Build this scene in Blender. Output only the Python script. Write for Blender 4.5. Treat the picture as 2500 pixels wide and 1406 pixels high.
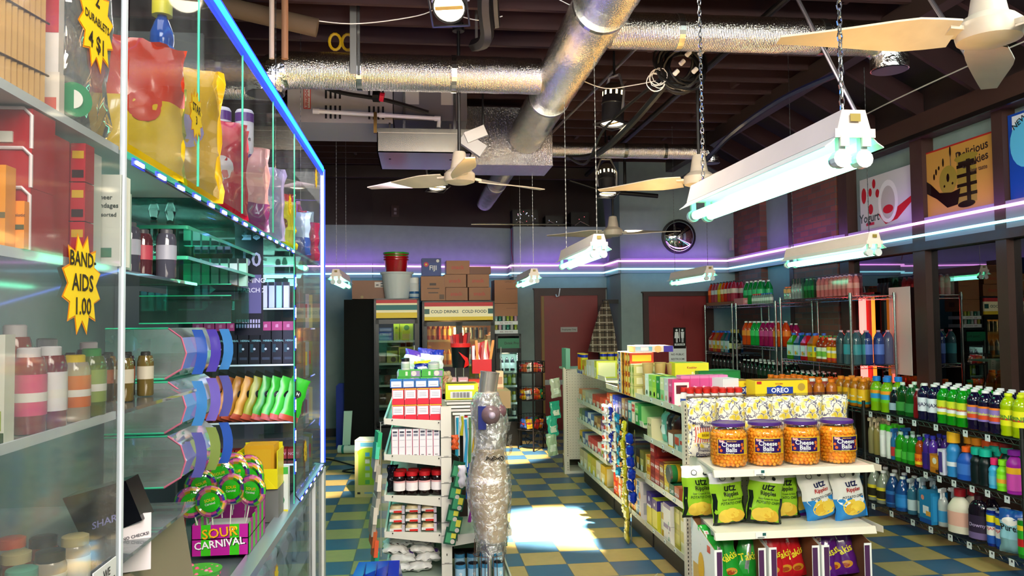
import bpy, math, random
from mathutils import Matrix, Vector, noise
for o in list(bpy.data.objects): bpy.data.objects.remove(o)
C = bpy.context.scene.collection
SC = bpy.context.scene
PI = math.pi
rnd = random.Random(7)

# ---------------------------------------------------------------- camera
FPX = 1914.6; YAW, PITCH, ROLL = .117983, .0426415, -.01126; CAMZ = 1.7344
cam = bpy.data.cameras.new('camera'); camo = bpy.data.objects.new('camera', cam); C.objects.link(camo)
cam.sensor_fit = 'HORIZONTAL'; cam.sensor_width = 36.0; cam.lens = FPX / 2500 * 36.0
cam.clip_start = .02; cam.clip_end = 100
_c, _s = math.cos(YAW), math.sin(YAW); _cp, _sp = math.cos(PITCH), math.sin(PITCH); _cr, _sr = math.cos(ROLL), math.sin(ROLL)
fwd = Vector((_s * _cp, _c * _cp, _sp)); rt0 = Vector((_c, -_s, 0)); up0 = rt0.cross(fwd)
rt = rt0 * _cr + up0 * _sr; upv = up0 * _cr - rt0 * _sr
camo.matrix_world = Matrix(((rt.x, upv.x, -fwd.x, 0), (rt.y, upv.y, -fwd.y, 0), (rt.z, upv.z, -fwd.z, CAMZ), (0, 0, 0, 1)))
SC.camera = camo

# ---------------------------------------------------------------- world, exposure
w = bpy.data.worlds.new('night'); SC.world = w; w.use_nodes = True
w.node_tree.nodes['Background'].inputs[0].default_value = (.30, .33, .42, 1)
w.node_tree.nodes['Background'].inputs[1].default_value = .42
SC.view_settings.view_transform = 'Standard'; SC.view_settings.look = 'None'
SC.view_settings.exposure = 0.0; SC.view_settings.gamma = 1.0; SC.view_settings.use_curve_mapping = False

def lamp(kind, name, loc, energy, color, target=None, **kw):
    l = bpy.data.lights.new(name, kind); l.energy = energy; l.color = color
    for k, v in kw.items(): setattr(l, k, v)
    o = bpy.data.objects.new(name, l); C.objects.link(o); o.location = loc
    if target is not None:
        o.rotation_euler = (Vector(target) - Vector(loc)).to_track_quat('-Z', 'Y').to_euler()
    return o
WARM = (1.0, .86, .62)
# theatrical lamps hanging in the joists: their pools on the floor
SPOTS = [((2.16, 6.6, 3.55), (1.20, 6.55, 0), 22000, 26), ((.30, 8.3, 3.35), (1.05, 10.2, 0), 8000, 20),
         ((.20, 4.7, 3.95), (-1.2, 8.72, 0), 8000, 12), ((2.9, 9.8, 3.1), (.95, 11.0, 0), 700, 22)]
for i, (a, b, e, sz) in enumerate(SPOTS):
    lamp('SPOT', 'theatre_lamp_beam', a, e, WARM, b, spot_size=math.radians(sz), spot_blend=.55, shadow_soft_size=.06)
# added fill lamps without fixtures, the first pair from behind the camera
lamp('AREA', 'front_fill', (1.4, -1.2, 3.3), 250, (1, .89, .72), (1.6, 5.5, .6), shape='RECTANGLE', size=2.2, size_y=.8)
lamp('AREA', 'front_fill', (-.2, .2, 3.6), 55, (.95, .97, 1), (-.9, 4.0, 1.2), shape='RECTANGLE', size=1.6, size_y=.6)
for p_, tgt, e_, c_, sx_, sy_ in (((2.05, 4.6, 2.45), (1.16, 5.4, 3.75), 22, (1, .52, .13), .22, 4.6), ((.62, 4.8, 3.0), (1.1, 5.2, 3.75), 3.5, (.25, .2, 1), .1, 3.5), ((-.1, 5.3, 2.75), (-.1, 6.25, 3.73), 15, (1, .58, .18), 2.4, .2), ((-.2, 5.0, 3.35), (-.2, 6.25, 3.8), 4, (.2, .2, 1), 2.0, .1), ((2.3, 4.1, 2.95), (2.3, 5.2, 3.73), 11, (1, .64, .28), 1.9, .2), ((2.4, 8.0, 3.0), (2.4, 8.95, 3.73), 6, (1, .66, .3), 1.8, .15)):  # lamps added to put gold and violet streaks on the foil ducts
    o_ = lamp('AREA', 'duct_fill', p_, e_, c_, shape='RECTANGLE', size=sx_, size_y=sy_); d_ = Vector(tgt) - Vector(p_); pass
    if sy_ > 1: o_.rotation_euler = (0, -math.atan2(d_.x, -d_.z), 0)
    else: o_.rotation_euler = (math.atan2(d_.y, -d_.z), 0, 0)
lamp('AREA', 'handler_light', (.0, 6.6, 2.9), 5, (.9, .7, 1), (-.3, 7.8, 3.8), shape='RECTANGLE', size=1.2, size_y=.2)
lamp('AREA', 'gondola_fill', (.5, 3.6, 3.4), 75, (1, .9, .74), (1.75, 6.2, .5), shape='RECTANGLE', size=1.0, size_y=.5)  # added to stand in for warm bounce on the aisle goods
lamp('AREA', 'green_floor_fill', (-.5, 5.9, 2.15), 16, (.12, 1, .68), (-.45, 6.1, 0), shape='RECTANGLE', size=.3, size_y=1.2)  # added green lamp strengthening the shop light's spill on the floor
lamp('AREA', 'aisle_light', (3.1, 2.2, 3.6), 48, (.85, 1, .93), (3.8, 5.8, .6), shape='RECTANGLE', size=1.2, size_y=.5)

# ---------------------------------------------------------------- materials
_m = {}
def _new(name):
    m = bpy.data.materials.new(name); m.use_nodes = True
    return m, m.node_tree.nodes, m.node_tree.links, m.node_tree.nodes['Principled BSDF']
def hexc(c):
    if isinstance(c, str):
        c = tuple(int(c[i:i + 2], 16) / 255 for i in (0, 2, 4))
        c = tuple(x / 12.92 if x <= .04045 else ((x + .055) / 1.055) ** 2.4 for x in c)
    return c
def P(c, rough=.5, metal=0, coat=0, trans=0, ior=1.45, var=0.0):
    """procedural painted surface; var adds fine mottling"""
    k = ('P', c, rough, metal, coat, trans, var)
    if k in _m: return _m[k]
    m, n, l, b = _new('surface'); col = hexc(c) + (1,)
    b.inputs['Base Color'].default_value = col; b.inputs['Roughness'].default_value = rough
    b.inputs['Metallic'].default_value = metal; b.inputs['Coat Weight'].default_value = coat
    b.inputs['Transmission Weight'].default_value = trans; b.inputs['IOR'].default_value = ior
    if var:
        t = n.new('ShaderNodeTexNoise'); t.inputs['Scale'].default_value = 9; t.inputs['Detail'].default_value = 6
        co = n.new('ShaderNodeTexCoord'); l.new(co.outputs['Object'], t.inputs['Vector'])
        mx = n.new('ShaderNodeMixRGB'); mx.blend_type = 'MULTIPLY'; mx.inputs[0].default_value = var
        mx.inputs[1].default_value = col; l.new(t.outputs['Fac'], mx.inputs[2]); l.new(mx.outputs[0], b.inputs['Base Color'])
        r = n.new('ShaderNodeMapRange'); r.inputs[3].default_value = max(.05, rough - .15); r.inputs[4].default_value = min(1, rough + .15)
        l.new(t.outputs['Fac'], r.inputs[0]); l.new(r.outputs[0], b.inputs['Roughness'])
    _m[k] = m; return m
def EM(c, s, name='glow'):
    k = ('E', c, s)
    if k in _m: return _m[k]
    m, n, l, b = _new(name); b.inputs['Base Color'].default_value = tuple(x * .8 for x in hexc(c)) + (1,)
    b.inputs['Emission Color'].default_value = hexc(c) + (1,); b.inputs['Emission Strength'].default_value = s
    _m[k] = m; return m
def CLEAR(tint='FFFFFF', refl=.10, haze=0.0, rough=.02):
    """thin acrylic or glass: see-through with mirror reflection at grazing angles, optional mottled pale haze"""
    k = ('C', tint, refl, haze, rough)
    if k in _m: return _m[k]
    m = bpy.data.materials.new('clear_sheet'); m.use_nodes = True; n = m.node_tree.nodes; l = m.node_tree.links
    for x in list(n): n.remove(x)
    o = n.new('ShaderNodeOutputMaterial'); t = n.new('ShaderNodeBsdfTransparent'); t.inputs[0].default_value = hexc(tint) + (1,)
    g = n.new('ShaderNodeBsdfGlossy'); g.inputs['Roughness'].default_value = rough
    lw = n.new('ShaderNodeLayerWeight'); lw.inputs[0].default_value = .35
    mr = n.new('ShaderNodeMapRange'); mr.inputs[3].default_value = refl * .35; mr.inputs[4].default_value = min(1, refl * 4)
    l.new(lw.outputs['Fresnel'], mr.inputs[0])
    mx = n.new('ShaderNodeMixShader'); l.new(mr.outputs[0], mx.inputs[0]); l.new(t.outputs[0], mx.inputs[1]); l.new(g.outputs[0], mx.inputs[2])
    last = mx
    if haze:
        d = n.new('ShaderNodeBsdfDiffuse'); d.inputs[0].default_value = (.75, .8, .85, 1)
        no = n.new('ShaderNodeTexNoise'); no.inputs['Scale'].default_value = 3.5; no.inputs['Detail'].default_value = 8
        co = n.new('ShaderNodeTexCoord'); l.new(co.outputs['Object'], no.inputs['Vector'])
        hr = n.new('ShaderNodeMapRange'); hr.inputs[1].default_value = .35; hr.inputs[2].default_value = .75
        hr.inputs[3].default_value = haze * .3; hr.inputs[4].default_value = haze * 1.6; l.new(no.outputs['Fac'], hr.inputs[0])
        m2 = n.new('ShaderNodeMixShader'); l.new(hr.outputs[0], m2.inputs[0]); l.new(mx.outputs[0], m2.inputs[1]); l.new(d.outputs[0], m2.inputs[2]); last = m2
    l.new(last.outputs[0], o.inputs[0]); _m[k] = m; return m
def LIQ(c, rough=.12):
    """coloured drink or cleaner in a clear bottle"""
    k = ('L', c, rough)
    if k in _m: return _m[k]
    m, n, l, b = _new('liquid'); b.inputs['Base Color'].default_value = hexc(c) + (1,); b.inputs['Roughness'].default_value = rough
    b.inputs['Coat Weight'].default_value = .6; b.inputs['Coat Roughness'].default_value = .05
    tr = n.new('ShaderNodeBsdfTranslucent'); tr.inputs[0].default_value = hexc(c) + (1,)
    mx = n.new('ShaderNodeMixShader'); mx.inputs[0].default_value = .3
    out = n['Material Output']; l.new(b.outputs[0], mx.inputs[1]); l.new(tr.outputs[0], mx.inputs[2]); l.new(mx.outputs[0], out.inputs[0])
    _m[k] = m; return m
def FOIL(scale=60, rough=.22, tint=(.86, .84, .82), bump=.5, rings=True):
    k = ('F', scale, rough, tint, bump, rings)
    if k in _m: return _m[k]
    m, n, l, b = _new('foil'); b.inputs['Base Color'].default_value = tint + (1,); b.inputs['Metallic'].default_value = 1
    b.inputs['Roughness'].default_value = rough
    co = n.new('ShaderNodeTexCoord'); no = n.new('ShaderNodeTexNoise'); no.inputs['Scale'].default_value = scale; no.inputs['Detail'].default_value = 4
    l.new(co.outputs['Object'], no.inputs['Vector'])
    h = no.outputs['Fac']
    if rings:
        wv = n.new('ShaderNodeTexWave'); wv.wave_type = 'BANDS'; wv.bands_direction = 'X'; wv.inputs['Scale'].default_value = 26
        wv.inputs['Distortion'].default_value = 2.5; wv.inputs['Detail'].default_value = 2; wv.inputs['Detail Scale'].default_value = 3
        l.new(co.outputs['Object'], wv.inputs['Vector'])
        ad = n.new('ShaderNodeMath'); ad.operation = 'MULTIPLY_ADD'; ad.inputs[1].default_value = .8; l.new(wv.outputs['Fac'], ad.inputs[0]); l.new(h, ad.inputs[2]); h = ad.outputs[0]
    bp = n.new('ShaderNodeBump'); bp.inputs['Strength'].default_value = bump; bp.inputs['Distance'].default_value = .012
    l.new(h, bp.inputs['Height']); l.new(bp.outputs[0], b.inputs['Normal'])
    _m[k] = m; return m
STEEL = P('B8BAB8', .25, 1); CHROME = P('D8D8D6', .12, 1); BLACK = P('0A0A0C', .45); IVORY = P('D9D2BE', .45); WHITE = P('EDEDEA', .5)
DARKIRON = P('1A1A1C', .4, .6); CARD = P('9C6B42', .8, var=.25)

# ---------------------------------------------------------------- mesh builder
_txt = {}
def text_geo(s, bold=False):
    if s in _txt: return _txt[s]
    cu = bpy.data.curves.new('t', 'FONT'); cu.body = s; cu.size = 1; cu.align_x = 'CENTER'; cu.align_y = 'CENTER'; cu.resolution_u = 2
    if len(s) > 0: cu.offset = .018
    ob = bpy.data.objects.new('t', cu); C.objects.link(ob)
    dg = bpy.context.evaluated_depsgraph_get(); me = bpy.data.meshes.new_from_object(ob.evaluated_get(dg))
    v = [tuple(x.co) for x in me.vertices]; f = [tuple(p.vertices) for p in me.polygons]
    bpy.data.objects.remove(ob); bpy.data.curves.remove(cu); bpy.data.meshes.remove(me)
    xs = [a[0] for a in v] or [0]; wd = max(xs) - min(xs)
    _txt[s] = (v, f, wd); return _txt[s]

class MB:
    def __init__(s): s.v = []; s.f = []; s.mi = []; s.mats = []
    def _mat(s, m):
        if m not in s.mats: s.mats.append(m)
        return s.mats.index(m)
    def add(s, vs, fs, m, M=None):
        o = len(s.v); i = s._mat(m)
        if M is not None: vs = [tuple(M @ Vector(p)) for p in vs]
        s.v += [tuple(p) for p in vs]; s.f += [tuple(o + a for a in f) for f in fs]; s.mi += [i] * len(fs)
    def b(s, x0, x1, y0, y1, z0, z1, m, M=None):
        s.add([(x0, y0, z0), (x1, y0, z0), (x1, y1, z0), (x0, y1, z0), (x0, y0, z1), (x1, y0, z1), (x1, y1, z1), (x0, y1, z1)],
              [(0, 3, 2, 1), (4, 5, 6, 7), (0, 1, 5, 4), (1, 2, 6, 5), (2, 3, 7, 6), (3, 0, 4, 7)], m, M)
    def hull(s, bot, top, m, M=None):
        """prism between two rings of equal length"""
        n = len(bot); s.add(list(bot) + list(top), [tuple(reversed(range(n))), tuple(range(n, 2 * n))] + [(i, (i + 1) % n, n + (i + 1) % n, n + i) for i in range(n)], m, M)
    def prism(s, pts, axis, a, c, m, M=None):
        f = {'x': lambda p, t: (t, p[0], p[1]), 'y': lambda p, t: (p[0], t, p[1]), 'z': lambda p, t: (p[0], p[1], t)}[axis]
        s.hull([f(p, a) for p in pts], [f(p, c) for p in pts], m, M)
    def cyl(s, p0, p1, r, m, n=12, r2=None, caps=True):
        p0 = Vector(p0); p1 = Vector(p1); d = (p1 - p0); q = d.to_track_quat('Z', 'Y').to_matrix(); r2 = r if r2 is None else r2
        vs = []
        for p, rr in ((p0, r), (p1, r2)):
            for i in range(n):
                a = 2 * PI * i / n; vs.append(p + q @ Vector((rr * math.cos(a), rr * math.sin(a), 0)))
        fs = [(i, (i + 1) % n, n + (i + 1) % n, n + i) for i in range(n)]
        if caps: fs += [tuple(reversed(range(n))), tuple(range(n, 2 * n))]
        s.add(vs, fs, m)
    def tube(s, pts, r, m, n=8, closed=False):
        pts = [Vector(p) for p in pts]; k = len(pts); vs = []; up = None
        for i, p in enumerate(pts):
            a = pts[(i - 1) % k] if (i or closed) else p; c = pts[(i + 1) % k] if (i < k - 1 or closed) else p
            d = (c - a).normalized()
            if up is None: up = Vector((0, 0, 1)) if abs(d.z) < .9 else Vector((1, 0, 0))
            x = d.cross(up).normalized(); y = x.cross(d).normalized(); up = y
            rr = r[i] if isinstance(r, (list, tuple)) else r
            for j in range(n):
                t = 2 * PI * j / n; vs.append(p + x * (rr * math.cos(t)) + y * (rr * math.sin(t)))
        fs = []
        for i in range(k if closed else k - 1):
            e = (i + 1) % k
            for j in range(n): fs.append((i * n + j, i * n + (j + 1) % n, e * n + (j + 1) % n, e * n + j))
        if not closed: fs += [tuple(reversed(range(n))), tuple(range((k - 1) * n, k * n))]
        s.add(vs, fs, m)
    def lathe(s, prof, m, n=16, c=(0, 0, 0), sx=1, sy=1, M=None, a0=0, a1=2 * PI, sq=0, caps=True):
        full = abs(a1 - a0 - 2 * PI) < 1e-6; k = n if full else n + 1; vs = []
        for r, z in prof:
            for i in range(k):
                a = a0 + (a1 - a0) * i / n; ca, sa = math.cos(a), math.sin(a)
                if sq:  # squircle
                    q = 1 / (abs(ca) ** sq + abs(sa) ** sq) ** (1 / sq); ca *= q; sa *= q
                vs.append((c[0] + r * ca * sx, c[1] + r * sa * sy, c[2] + z))
        fs = []
        for j in range(len(prof) - 1):
            for i in range(n):
                e = (i + 1) % k if full else i + 1
                fs.append((j * k + i, j * k + e, (j + 1) * k + e, (j + 1) * k + i))
        if full and caps:
            if prof[0][0] > 1e-5: fs.append(tuple(reversed(range(k))))
            if prof[-1][0] > 1e-5: fs.append(tuple(range((len(prof) - 1) * k, len(prof) * k)))
        s.add(vs, fs, m, M)
    def ball(s, c, r, m, n=12, sx=1, sy=1, sz=1):
        s.lathe([(max(1e-4, r * math.sin(PI * j / (n // 2 + 2))), -r * sz * math.cos(PI * j / (n // 2 + 2))) for j in range(n // 2 + 3)], m, n, c, sx, sy)
    def text(s, t, size, m, M, width=None):
        if not t: return
        v, f, wd = text_geo(t)
        if width and wd > 0: size = width / wd if size is None else min(size, width / wd)
        s.add([(p[0] * size, p[1] * size, 0) for p in v], f, m, M)
    def wraptext(s, t, size, m, r, z, a=-PI / 2, c=(0, 0), width=None, sx=1, sy=1):
        v, f, wd = text_geo(t)
        if width and wd > 0: size = min(size, width / wd)
        s.add([(c[0] + r * sx * math.cos(a + p[0] * size / r), c[1] + r * sy * math.sin(a + p[0] * size / r), z + p[1] * size) for p in v], f, m)
    def rect(s, fr, u0, u1, v0, v1, m, e=.0008):
        s.add([fr(u0, v0, e), fr(u1, v0, e), fr(u1, v1, e), fr(u0, v1, e)], [(0, 1, 2, 3)], m)
    def disc(s, fr, u, v, r, m, e=.001, n=14, rv=None, star=0):
        rv = rv or r
        pts = []
        for i in range(n):
            q = 1 if not star else (1 if i % 2 else star)
            pts.append(fr(u + r * q * math.cos(2 * PI * i / n), v + rv * q * math.sin(2 * PI * i / n), e))
        s.add(pts, [tuple(range(n))], m)
    def ftext(s, fr, t, u, v, size, m, e=.0014, width=None, rot=0):
        if not t: return
        gv, gf, wd = text_geo(t)
        if width and wd > 0: size = min(size, width / wd)
        cr, sr = math.cos(rot), math.sin(rot)
        s.add([fr(u + (p[0] * cr - p[1] * sr) * size, v + (p[0] * sr + p[1] * cr) * size, e) for p in gv], gf, m)
    def mesh(s, name='mesh', smooth=False, ang=.7):
        me = bpy.data.meshes.new(name); me.from_pydata(s.v, [], s.f)
        for m in s.mats: me.materials.append(m)
        me.polygons.foreach_set('material_index', s.mi)
        if smooth:
            me.polygons.foreach_set('use_smooth', [True] * len(s.f))
            try: me.set_sharp_from_angle(angle=ang)
            except Exception: pass
        me.update(); return me
    def build(s, name, parent=None, loc=(0, 0, 0), rz=0, smooth=False, ang=.7):
        return link(name, s.mesh(name, smooth, ang), parent, loc, rz)
def link(name, me, parent=None, loc=(0, 0, 0), rz=0):
    o = bpy.data.objects.new(name, me); C.objects.link(o); o.location = loc; o.rotation_euler = (0, 0, rz)
    if parent: o.parent = parent
    return o
def tag(o, label, cat, group=None, kind=None):
    o['label'] = label; o['category'] = cat
    if group: o['group'] = group
    if kind: o['kind'] = kind
    return o
def thing(name, label, cat, loc=(0, 0, 0), rz=0, group=None):
    o = bpy.data.objects.new(name, None); C.objects.link(o); o.location = loc; o.rotation_euler = (0, 0, rz); o.empty_display_size = .05
    return tag(o, label, cat, group)
def struct(name, mb, loc=(0, 0, 0), smooth=False, parent=None):
    o = mb.build(name, parent, loc, smooth=smooth)
    if not parent: o['kind'] = 'structure'
    return o
def put(kind, parts, loc, rz, label, cat, group=None, tilt=None):
    """one instance: parts = [(name, mesh), ...]; a single mesh is the thing itself"""
    if len(parts) == 1:
        o = link(kind, parts[0][1], None, loc, rz); tag(o, label, cat, group)
    else:
        o = thing(kind, label, cat, loc, rz, group)
        for n, me in parts: link(n, me, o)
    if tilt: o.rotation_euler = (tilt[0], tilt[1], rz)
    return o
_ords = ['leftmost', 'second from the left', 'third from the left', 'fourth from the left', 'fifth from the left', 'sixth from the left',
         'seventh from the left', 'eighth from the left', 'ninth from the left', 'tenth from the left', 'eleventh from the left', 'twelfth from the left']
_ordr = ['rightmost', 'second from the right', 'third from the right', 'fourth from the right', 'fifth from the right', 'sixth from the right',
         'seventh from the right', 'eighth from the right', 'ninth from the right', 'tenth from the right', 'eleventh from the right', 'twelfth from the right']
def nth(i, n):
    """i counted from the left of n"""
    if n == 1: return 'single'
    if i < (n + 1) // 2 or (n - 1 - i) > 11: return _ords[min(i, 11)]
    return _ordr[min(n - 1 - i, 11)]
# face frames of a box of size (w,d,h) standing on its base: F front (-y), R right (+x), L left (-x), T top
def frames(w, d, h):
    return {'F': lambda u, v, e: (u, -d / 2 - e, v), 'R': lambda u, v, e: (w / 2 + e, u, v),
            'L': lambda u, v, e: (-w / 2 - e, -u, v), 'T': lambda u, v, e: (u, v, h + e), 'B': lambda u, v, e: (-u, d / 2 + e, v)}
_pb = {}
def carton(w, d, h, base, art=(), rough=.45):
    """printed carton mesh. art: (face, 'r', u0,u1,v0,v1,colour) in fractions of the face; (face,'t',text,u,v,size_frac,colour); (face,'o',u,v,r,colour)"""
    k = (round(w, 4), round(d, 4), round(h, 4), base, tuple(art))
    if k in _pb: return _pb[k]
    m = MB(); m.b(-w / 2, w / 2, -d / 2, d / 2, 0, h, P(base, rough)); fr = frames(w, d, h)
    for i, a in enumerate(art):
        f = fr[a[0]]; fw = w if a[0] in 'FTB' else d; fh = d if a[0] == 'T' else h; off = -d / 2 if a[0] == 'T' else 0
        e = .0006 + .0003 * i
        if a[1] == 'r': m.rect(f, (a[2] - .5) * fw, (a[3] - .5) * fw, a[4] * fh + off, a[5] * fh + off, P(a[6], rough), e)
        elif a[1] == 't': m.ftext(f, a[2], (a[3] - .5) * fw, a[4] * fh + off, a[5] * fh, P(a[6], rough), e + .0004, width=fw * .9)
        elif a[1] == 'o': m.disc(f, (a[2] - .5) * fw, a[3] * fh + off, a[4] * min(fw, fh), P(a[5], rough), e, 12)
    _pb[k] = m.mesh('carton'); return _pb[k]
PROF = {  # (radius fraction, height fraction)
    'soda': [(.75, 0), (.96, .02), (1, .06), (.97, .3), (1, .36), (1, .62), (.9, .72), (.62, .84), (.36, .92), (.30, .94), (.30, .955)],
    'jug': [(.8, 0), (1, .02), (1, .06), (1, .6), (.97, .66), (.6, .84), (.34, .91), (.32, .95)],
    'long': [(.8, 0), (1, .02), (1, .05), (.94, .12), (1, .18), (1, .55), (.93, .62), (1, .68), (.97, .76), (.6, .88), (.4, .92), (.4, .95)],
    'bullet': [(.85, 0), (1, .02), (1, .7), (.9, .8), (.6, .9), (.32, .95), (.3, .97)],
    'dish': [(.8, 0), (1, .03), (1, .3), (.86, .5), (.9, .68), (.7, .8), (.4, .88), (.3, .92), (.3, .94)],
    'gallon': [(.85, 0), (1, .02), (1, .5), (.95, .62), (.6, .8), (.33, .9), (.3, .94)],
    'can': [(.9, 0), (1, .03), (1, .93), (.88, .98), (.88, 1)],
    'jar': [(.9, 0), (1, .03), (1, .72), (.85, .82), (.8, .84)],
    'fat': [(.85, 0), (1, .03), (1, .7), (.85, .8), (.5, .88), (.5, .9)],
}
_bt = {}
def bottle(style, h, r, liquid, label=None, cap='EEEEEE', lab=(.35, .62), sx=1, sy=1, n=14, txt=None, tcol='FFFFFF', bands=(), capr=None, caph=.05, parts=True, clear_top=None, opaque=False):
    k = (style, h, r, liquid, label, cap, lab, sx, sy, txt, tcol, tuple(bands), capr, caph, parts, clear_top, opaque)
    if k in _bt: return _bt[k]
    pr = PROF[style]; mb = MB(); mat = P(liquid, .35) if opaque else LIQ(liquid)
    pts = [(a * r, z * h) for a, z in pr]
    if clear_top:
        zc = clear_top * h; lo = [p for p in pts if p[1] <= zc]; hi = [p for p in pts if p[1] > zc]
        rr = lo[-1][0] + (hi[0][0] - lo[-1][0]) * (zc - lo[-1][1]) / (hi[0][1] - lo[-1][1])
        mb.lathe(lo + [(rr, zc)], mat, n, sx=sx, sy=sy); mb.lathe([(rr, zc)] + hi, CLEAR('DDEEEE', .5), n, sx=sx, sy=sy)
    else: mb.lathe(pts, mat, n, sx=sx, sy=sy)
    out = [('bottle_body', mb)]
    if label:
        lb = MB(); lb.lathe([(r * 1.012, lab[0] * h), (r * 1.012, lab[1] * h)], P(label, .4), n, sx=sx, sy=sy)
        for i, (z0, z1, c) in enumerate(bands): lb.lathe([(r * (1.018 + .003 * i), z0 * h), (r * (1.018 + .003 * i), z1 * h)], P(c, .4), n, sx=sx, sy=sy)
        if txt: lb.wraptext(txt, (lab[1] - lab[0]) * h * .5, P(tcol, .5), r * 1.045, (lab[0] + lab[1]) / 2 * h, width=r * 1.7, sx=sx, sy=sy)
        out.append(('label', lb))
    cb = MB(); cr = capr or r * .36; z0 = pts[-1][1] - .004; cb.lathe([(cr, z0), (cr, z0 + caph * h), (cr * .85, z0 + caph * h + .002)], P(cap, .4), 10)
    out.append(('cap', cb))
    if not parts:
        a = MB()
        for _, q in out:
            for f, mi in zip(q.f, q.mi): a.f.append(tuple(i + len(a.v) for i in f)); a.mi.append(a._mat(q.mats[mi]))
            a.v += q.v
        out = [('bottle', a)]
    res = [(nm, q.mesh(nm, True)) for nm, q in out]; _bt[k] = res; return res
def sheetmesh(fn, nu, nv, mat, mb=None):
    mb = mb or MB(); vs = [fn(i / nu, j / nv) for j in range(nv + 1) for i in range(nu + 1)]
    fs = [(j * (nu + 1) + i, j * (nu + 1) + i + 1, (j + 1) * (nu + 1) + i + 1, (j + 1) * (nu + 1) + i) for j in range(nv) for i in range(nu)]
    mb.add(vs, fs, mat); return mb
def bag(w, h, t, mats, seed=0, wr=.006, art=(), n=14):
    """filled pillow bag standing upright, front -y. mats: [(v_limit, material)] bottom to top; art drawn on the front surface"""
    def depth(u, v):
        a = max(0, 1 - abs(2 * u - 1) ** 2.6) ** .6; c = max(0, 1 - abs(2 * v - 1) ** 4.5) ** .6
        return t / 2 * a * c
    def fx(u, v): return (u - .5) * w * (1 - .06 * math.sin(PI * v)) + .004 * math.sin(v * 17 + seed)
    def wrk(u, v): return wr * noise.noise(Vector((u * 5 + seed * 3.1, v * 6, seed))) * (1.6 if v > .75 or v < .2 else 1)
    mb = MB()
    def front(u, v, e=0): return (fx(u, v), -depth(u, v) - wrk(u, v) - e, v * h)
    def back(u, v, e=0): return (fx(u, v), depth(u, v) + wrk(1 - u, v), v * h)
    lo = 0
    for lim, m in mats:
        k = max(2, int(n * (lim - lo)))
        sheetmesh(lambda u, v: front(u, lo + v * (lim - lo)), n, k, m, mb); sheetmesh(lambda u, v: back(1 - u, lo + v * (lim - lo)), n, k, m, mb); lo = lim
    fr = lambda u, v, e: front(min(1, max(0, u / w + .5)), min(1, max(0, v / h)), e)
    for i, a in enumerate(art):
        e = .0015 + .0006 * i
        if a[0] == 't': mb.ftext(fr, a[1], (a[2] - .5) * w, a[3] * h, a[4] * h, a[5], e + .001, width=w * (a[6] if len(a) > 6 else .85), rot=a[7] if len(a) > 7 else 0)
        elif a[0] == 'o':
            u, v, r, q, m = a[1:6]; k = 14
            ring = [fr((u - .5) * w + r * w * math.cos(2 * PI * j / k), v * h + q * h * math.sin(2 * PI * j / k), e) for j in range(k)]
            ins = [fr((u - .5) * w + .5 * r * w * math.cos(2 * PI * j / k), v * h + .5 * q * h * math.sin(2 * PI * j / k), e) for j in range(k)]
            mb.add(ring + ins + [fr((u - .5) * w, v * h, e)], [(j, (j + 1) % k, k + (j + 1) % k, k + j) for j in range(k)] + [(k + j, k + (j + 1) % k, 2 * k) for j in range(k)], m)
        elif a[0] == 'r':
            u0, u1, v0, v1, m = a[1:6]; sheetmesh(lambda p, q: fr((u0 + (u1 - u0) * p - .5) * w, (v0 + (v1 - v0) * q) * h, e), 6, 4, m, mb)
    return mb
# ================================================================ the room
def floor_mat():
    m, n, l, b = _new('checker_tiles'); co = n.new('ShaderNodeTexCoord'); sx = n.new('ShaderNodeSeparateXYZ'); l.new(co.outputs['Object'], sx.inputs[0])
    def mt(op, a, c=None, d=None):
        k = n.new('ShaderNodeMath'); k.operation = op
        for i, q in enumerate((a, c, d)):
            if q is None: continue
            if hasattr(q, 'is_linked') or hasattr(q, 'links'): l.new(q, k.inputs[i])
            else: k.inputs[i].default_value = q
        return k.outputs[0]
    u = mt('MULTIPLY_ADD', sx.outputs[0], 1 / .305, -2.399); v = mt('MULTIPLY_ADD', sx.outputs[1], -1 / .305, 24.354)
    fu, fv = mt('FLOOR', u), mt('FLOOR', v)
    par = mt('FLOORED_MODULO', mt('ADD', fu, fv), 2.0)
    cu, cv = mt('SUBTRACT', u, fu), mt('SUBTRACT', v, fv)
    edge = mt('MINIMUM', mt('MINIMUM', cu, mt('SUBTRACT', 1.0, cu)), mt('MINIMUM', cv, mt('SUBTRACT', 1.0, cv)))
    gr = mt('LESS_THAN', edge, .011)
    no = n.new('ShaderNodeTexNoise'); no.inputs['Scale'].default_value = 14; no.inputs['Detail'].default_value = 8; l.new(co.outputs['Object'], no.inputs['Vector'])
    n2 = n.new('ShaderNodeTexNoise'); n2.inputs['Scale'].default_value = 2.2; n2.inputs['Detail'].default_value = 5; l.new(co.outputs['Object'], n2.inputs['Vector'])
    def mix(f, a, c, mode='MIX'):
        k = n.new('ShaderNodeMixRGB'); k.blend_type = mode
        for i, q in enumerate((f, a, c)):
            if hasattr(q, 'links'): l.new(q, k.inputs[i])
            else: k.inputs[i].default_value = q
        return k.outputs[0]
    col = mix(par, (.045, .125, .245, 1), (.50, .36, .135, 1)); col = mix(.28, col, no.outputs['Fac'], 'MULTIPLY'); col = mix(.18, col, n2.outputs['Fac'], 'OVERLAY')
    col = mix(gr, col, (.10, .10, .08, 1)); l.new(col, b.inputs['Base Color'])
    r = n.new('ShaderNodeMapRange'); r.inputs[3].default_value = .22; r.inputs[4].default_value = .5; l.new(n2.outputs['Fac'], r.inputs[0]); l.new(r.outputs[0], b.inputs['Roughness'])
    return m
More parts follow.
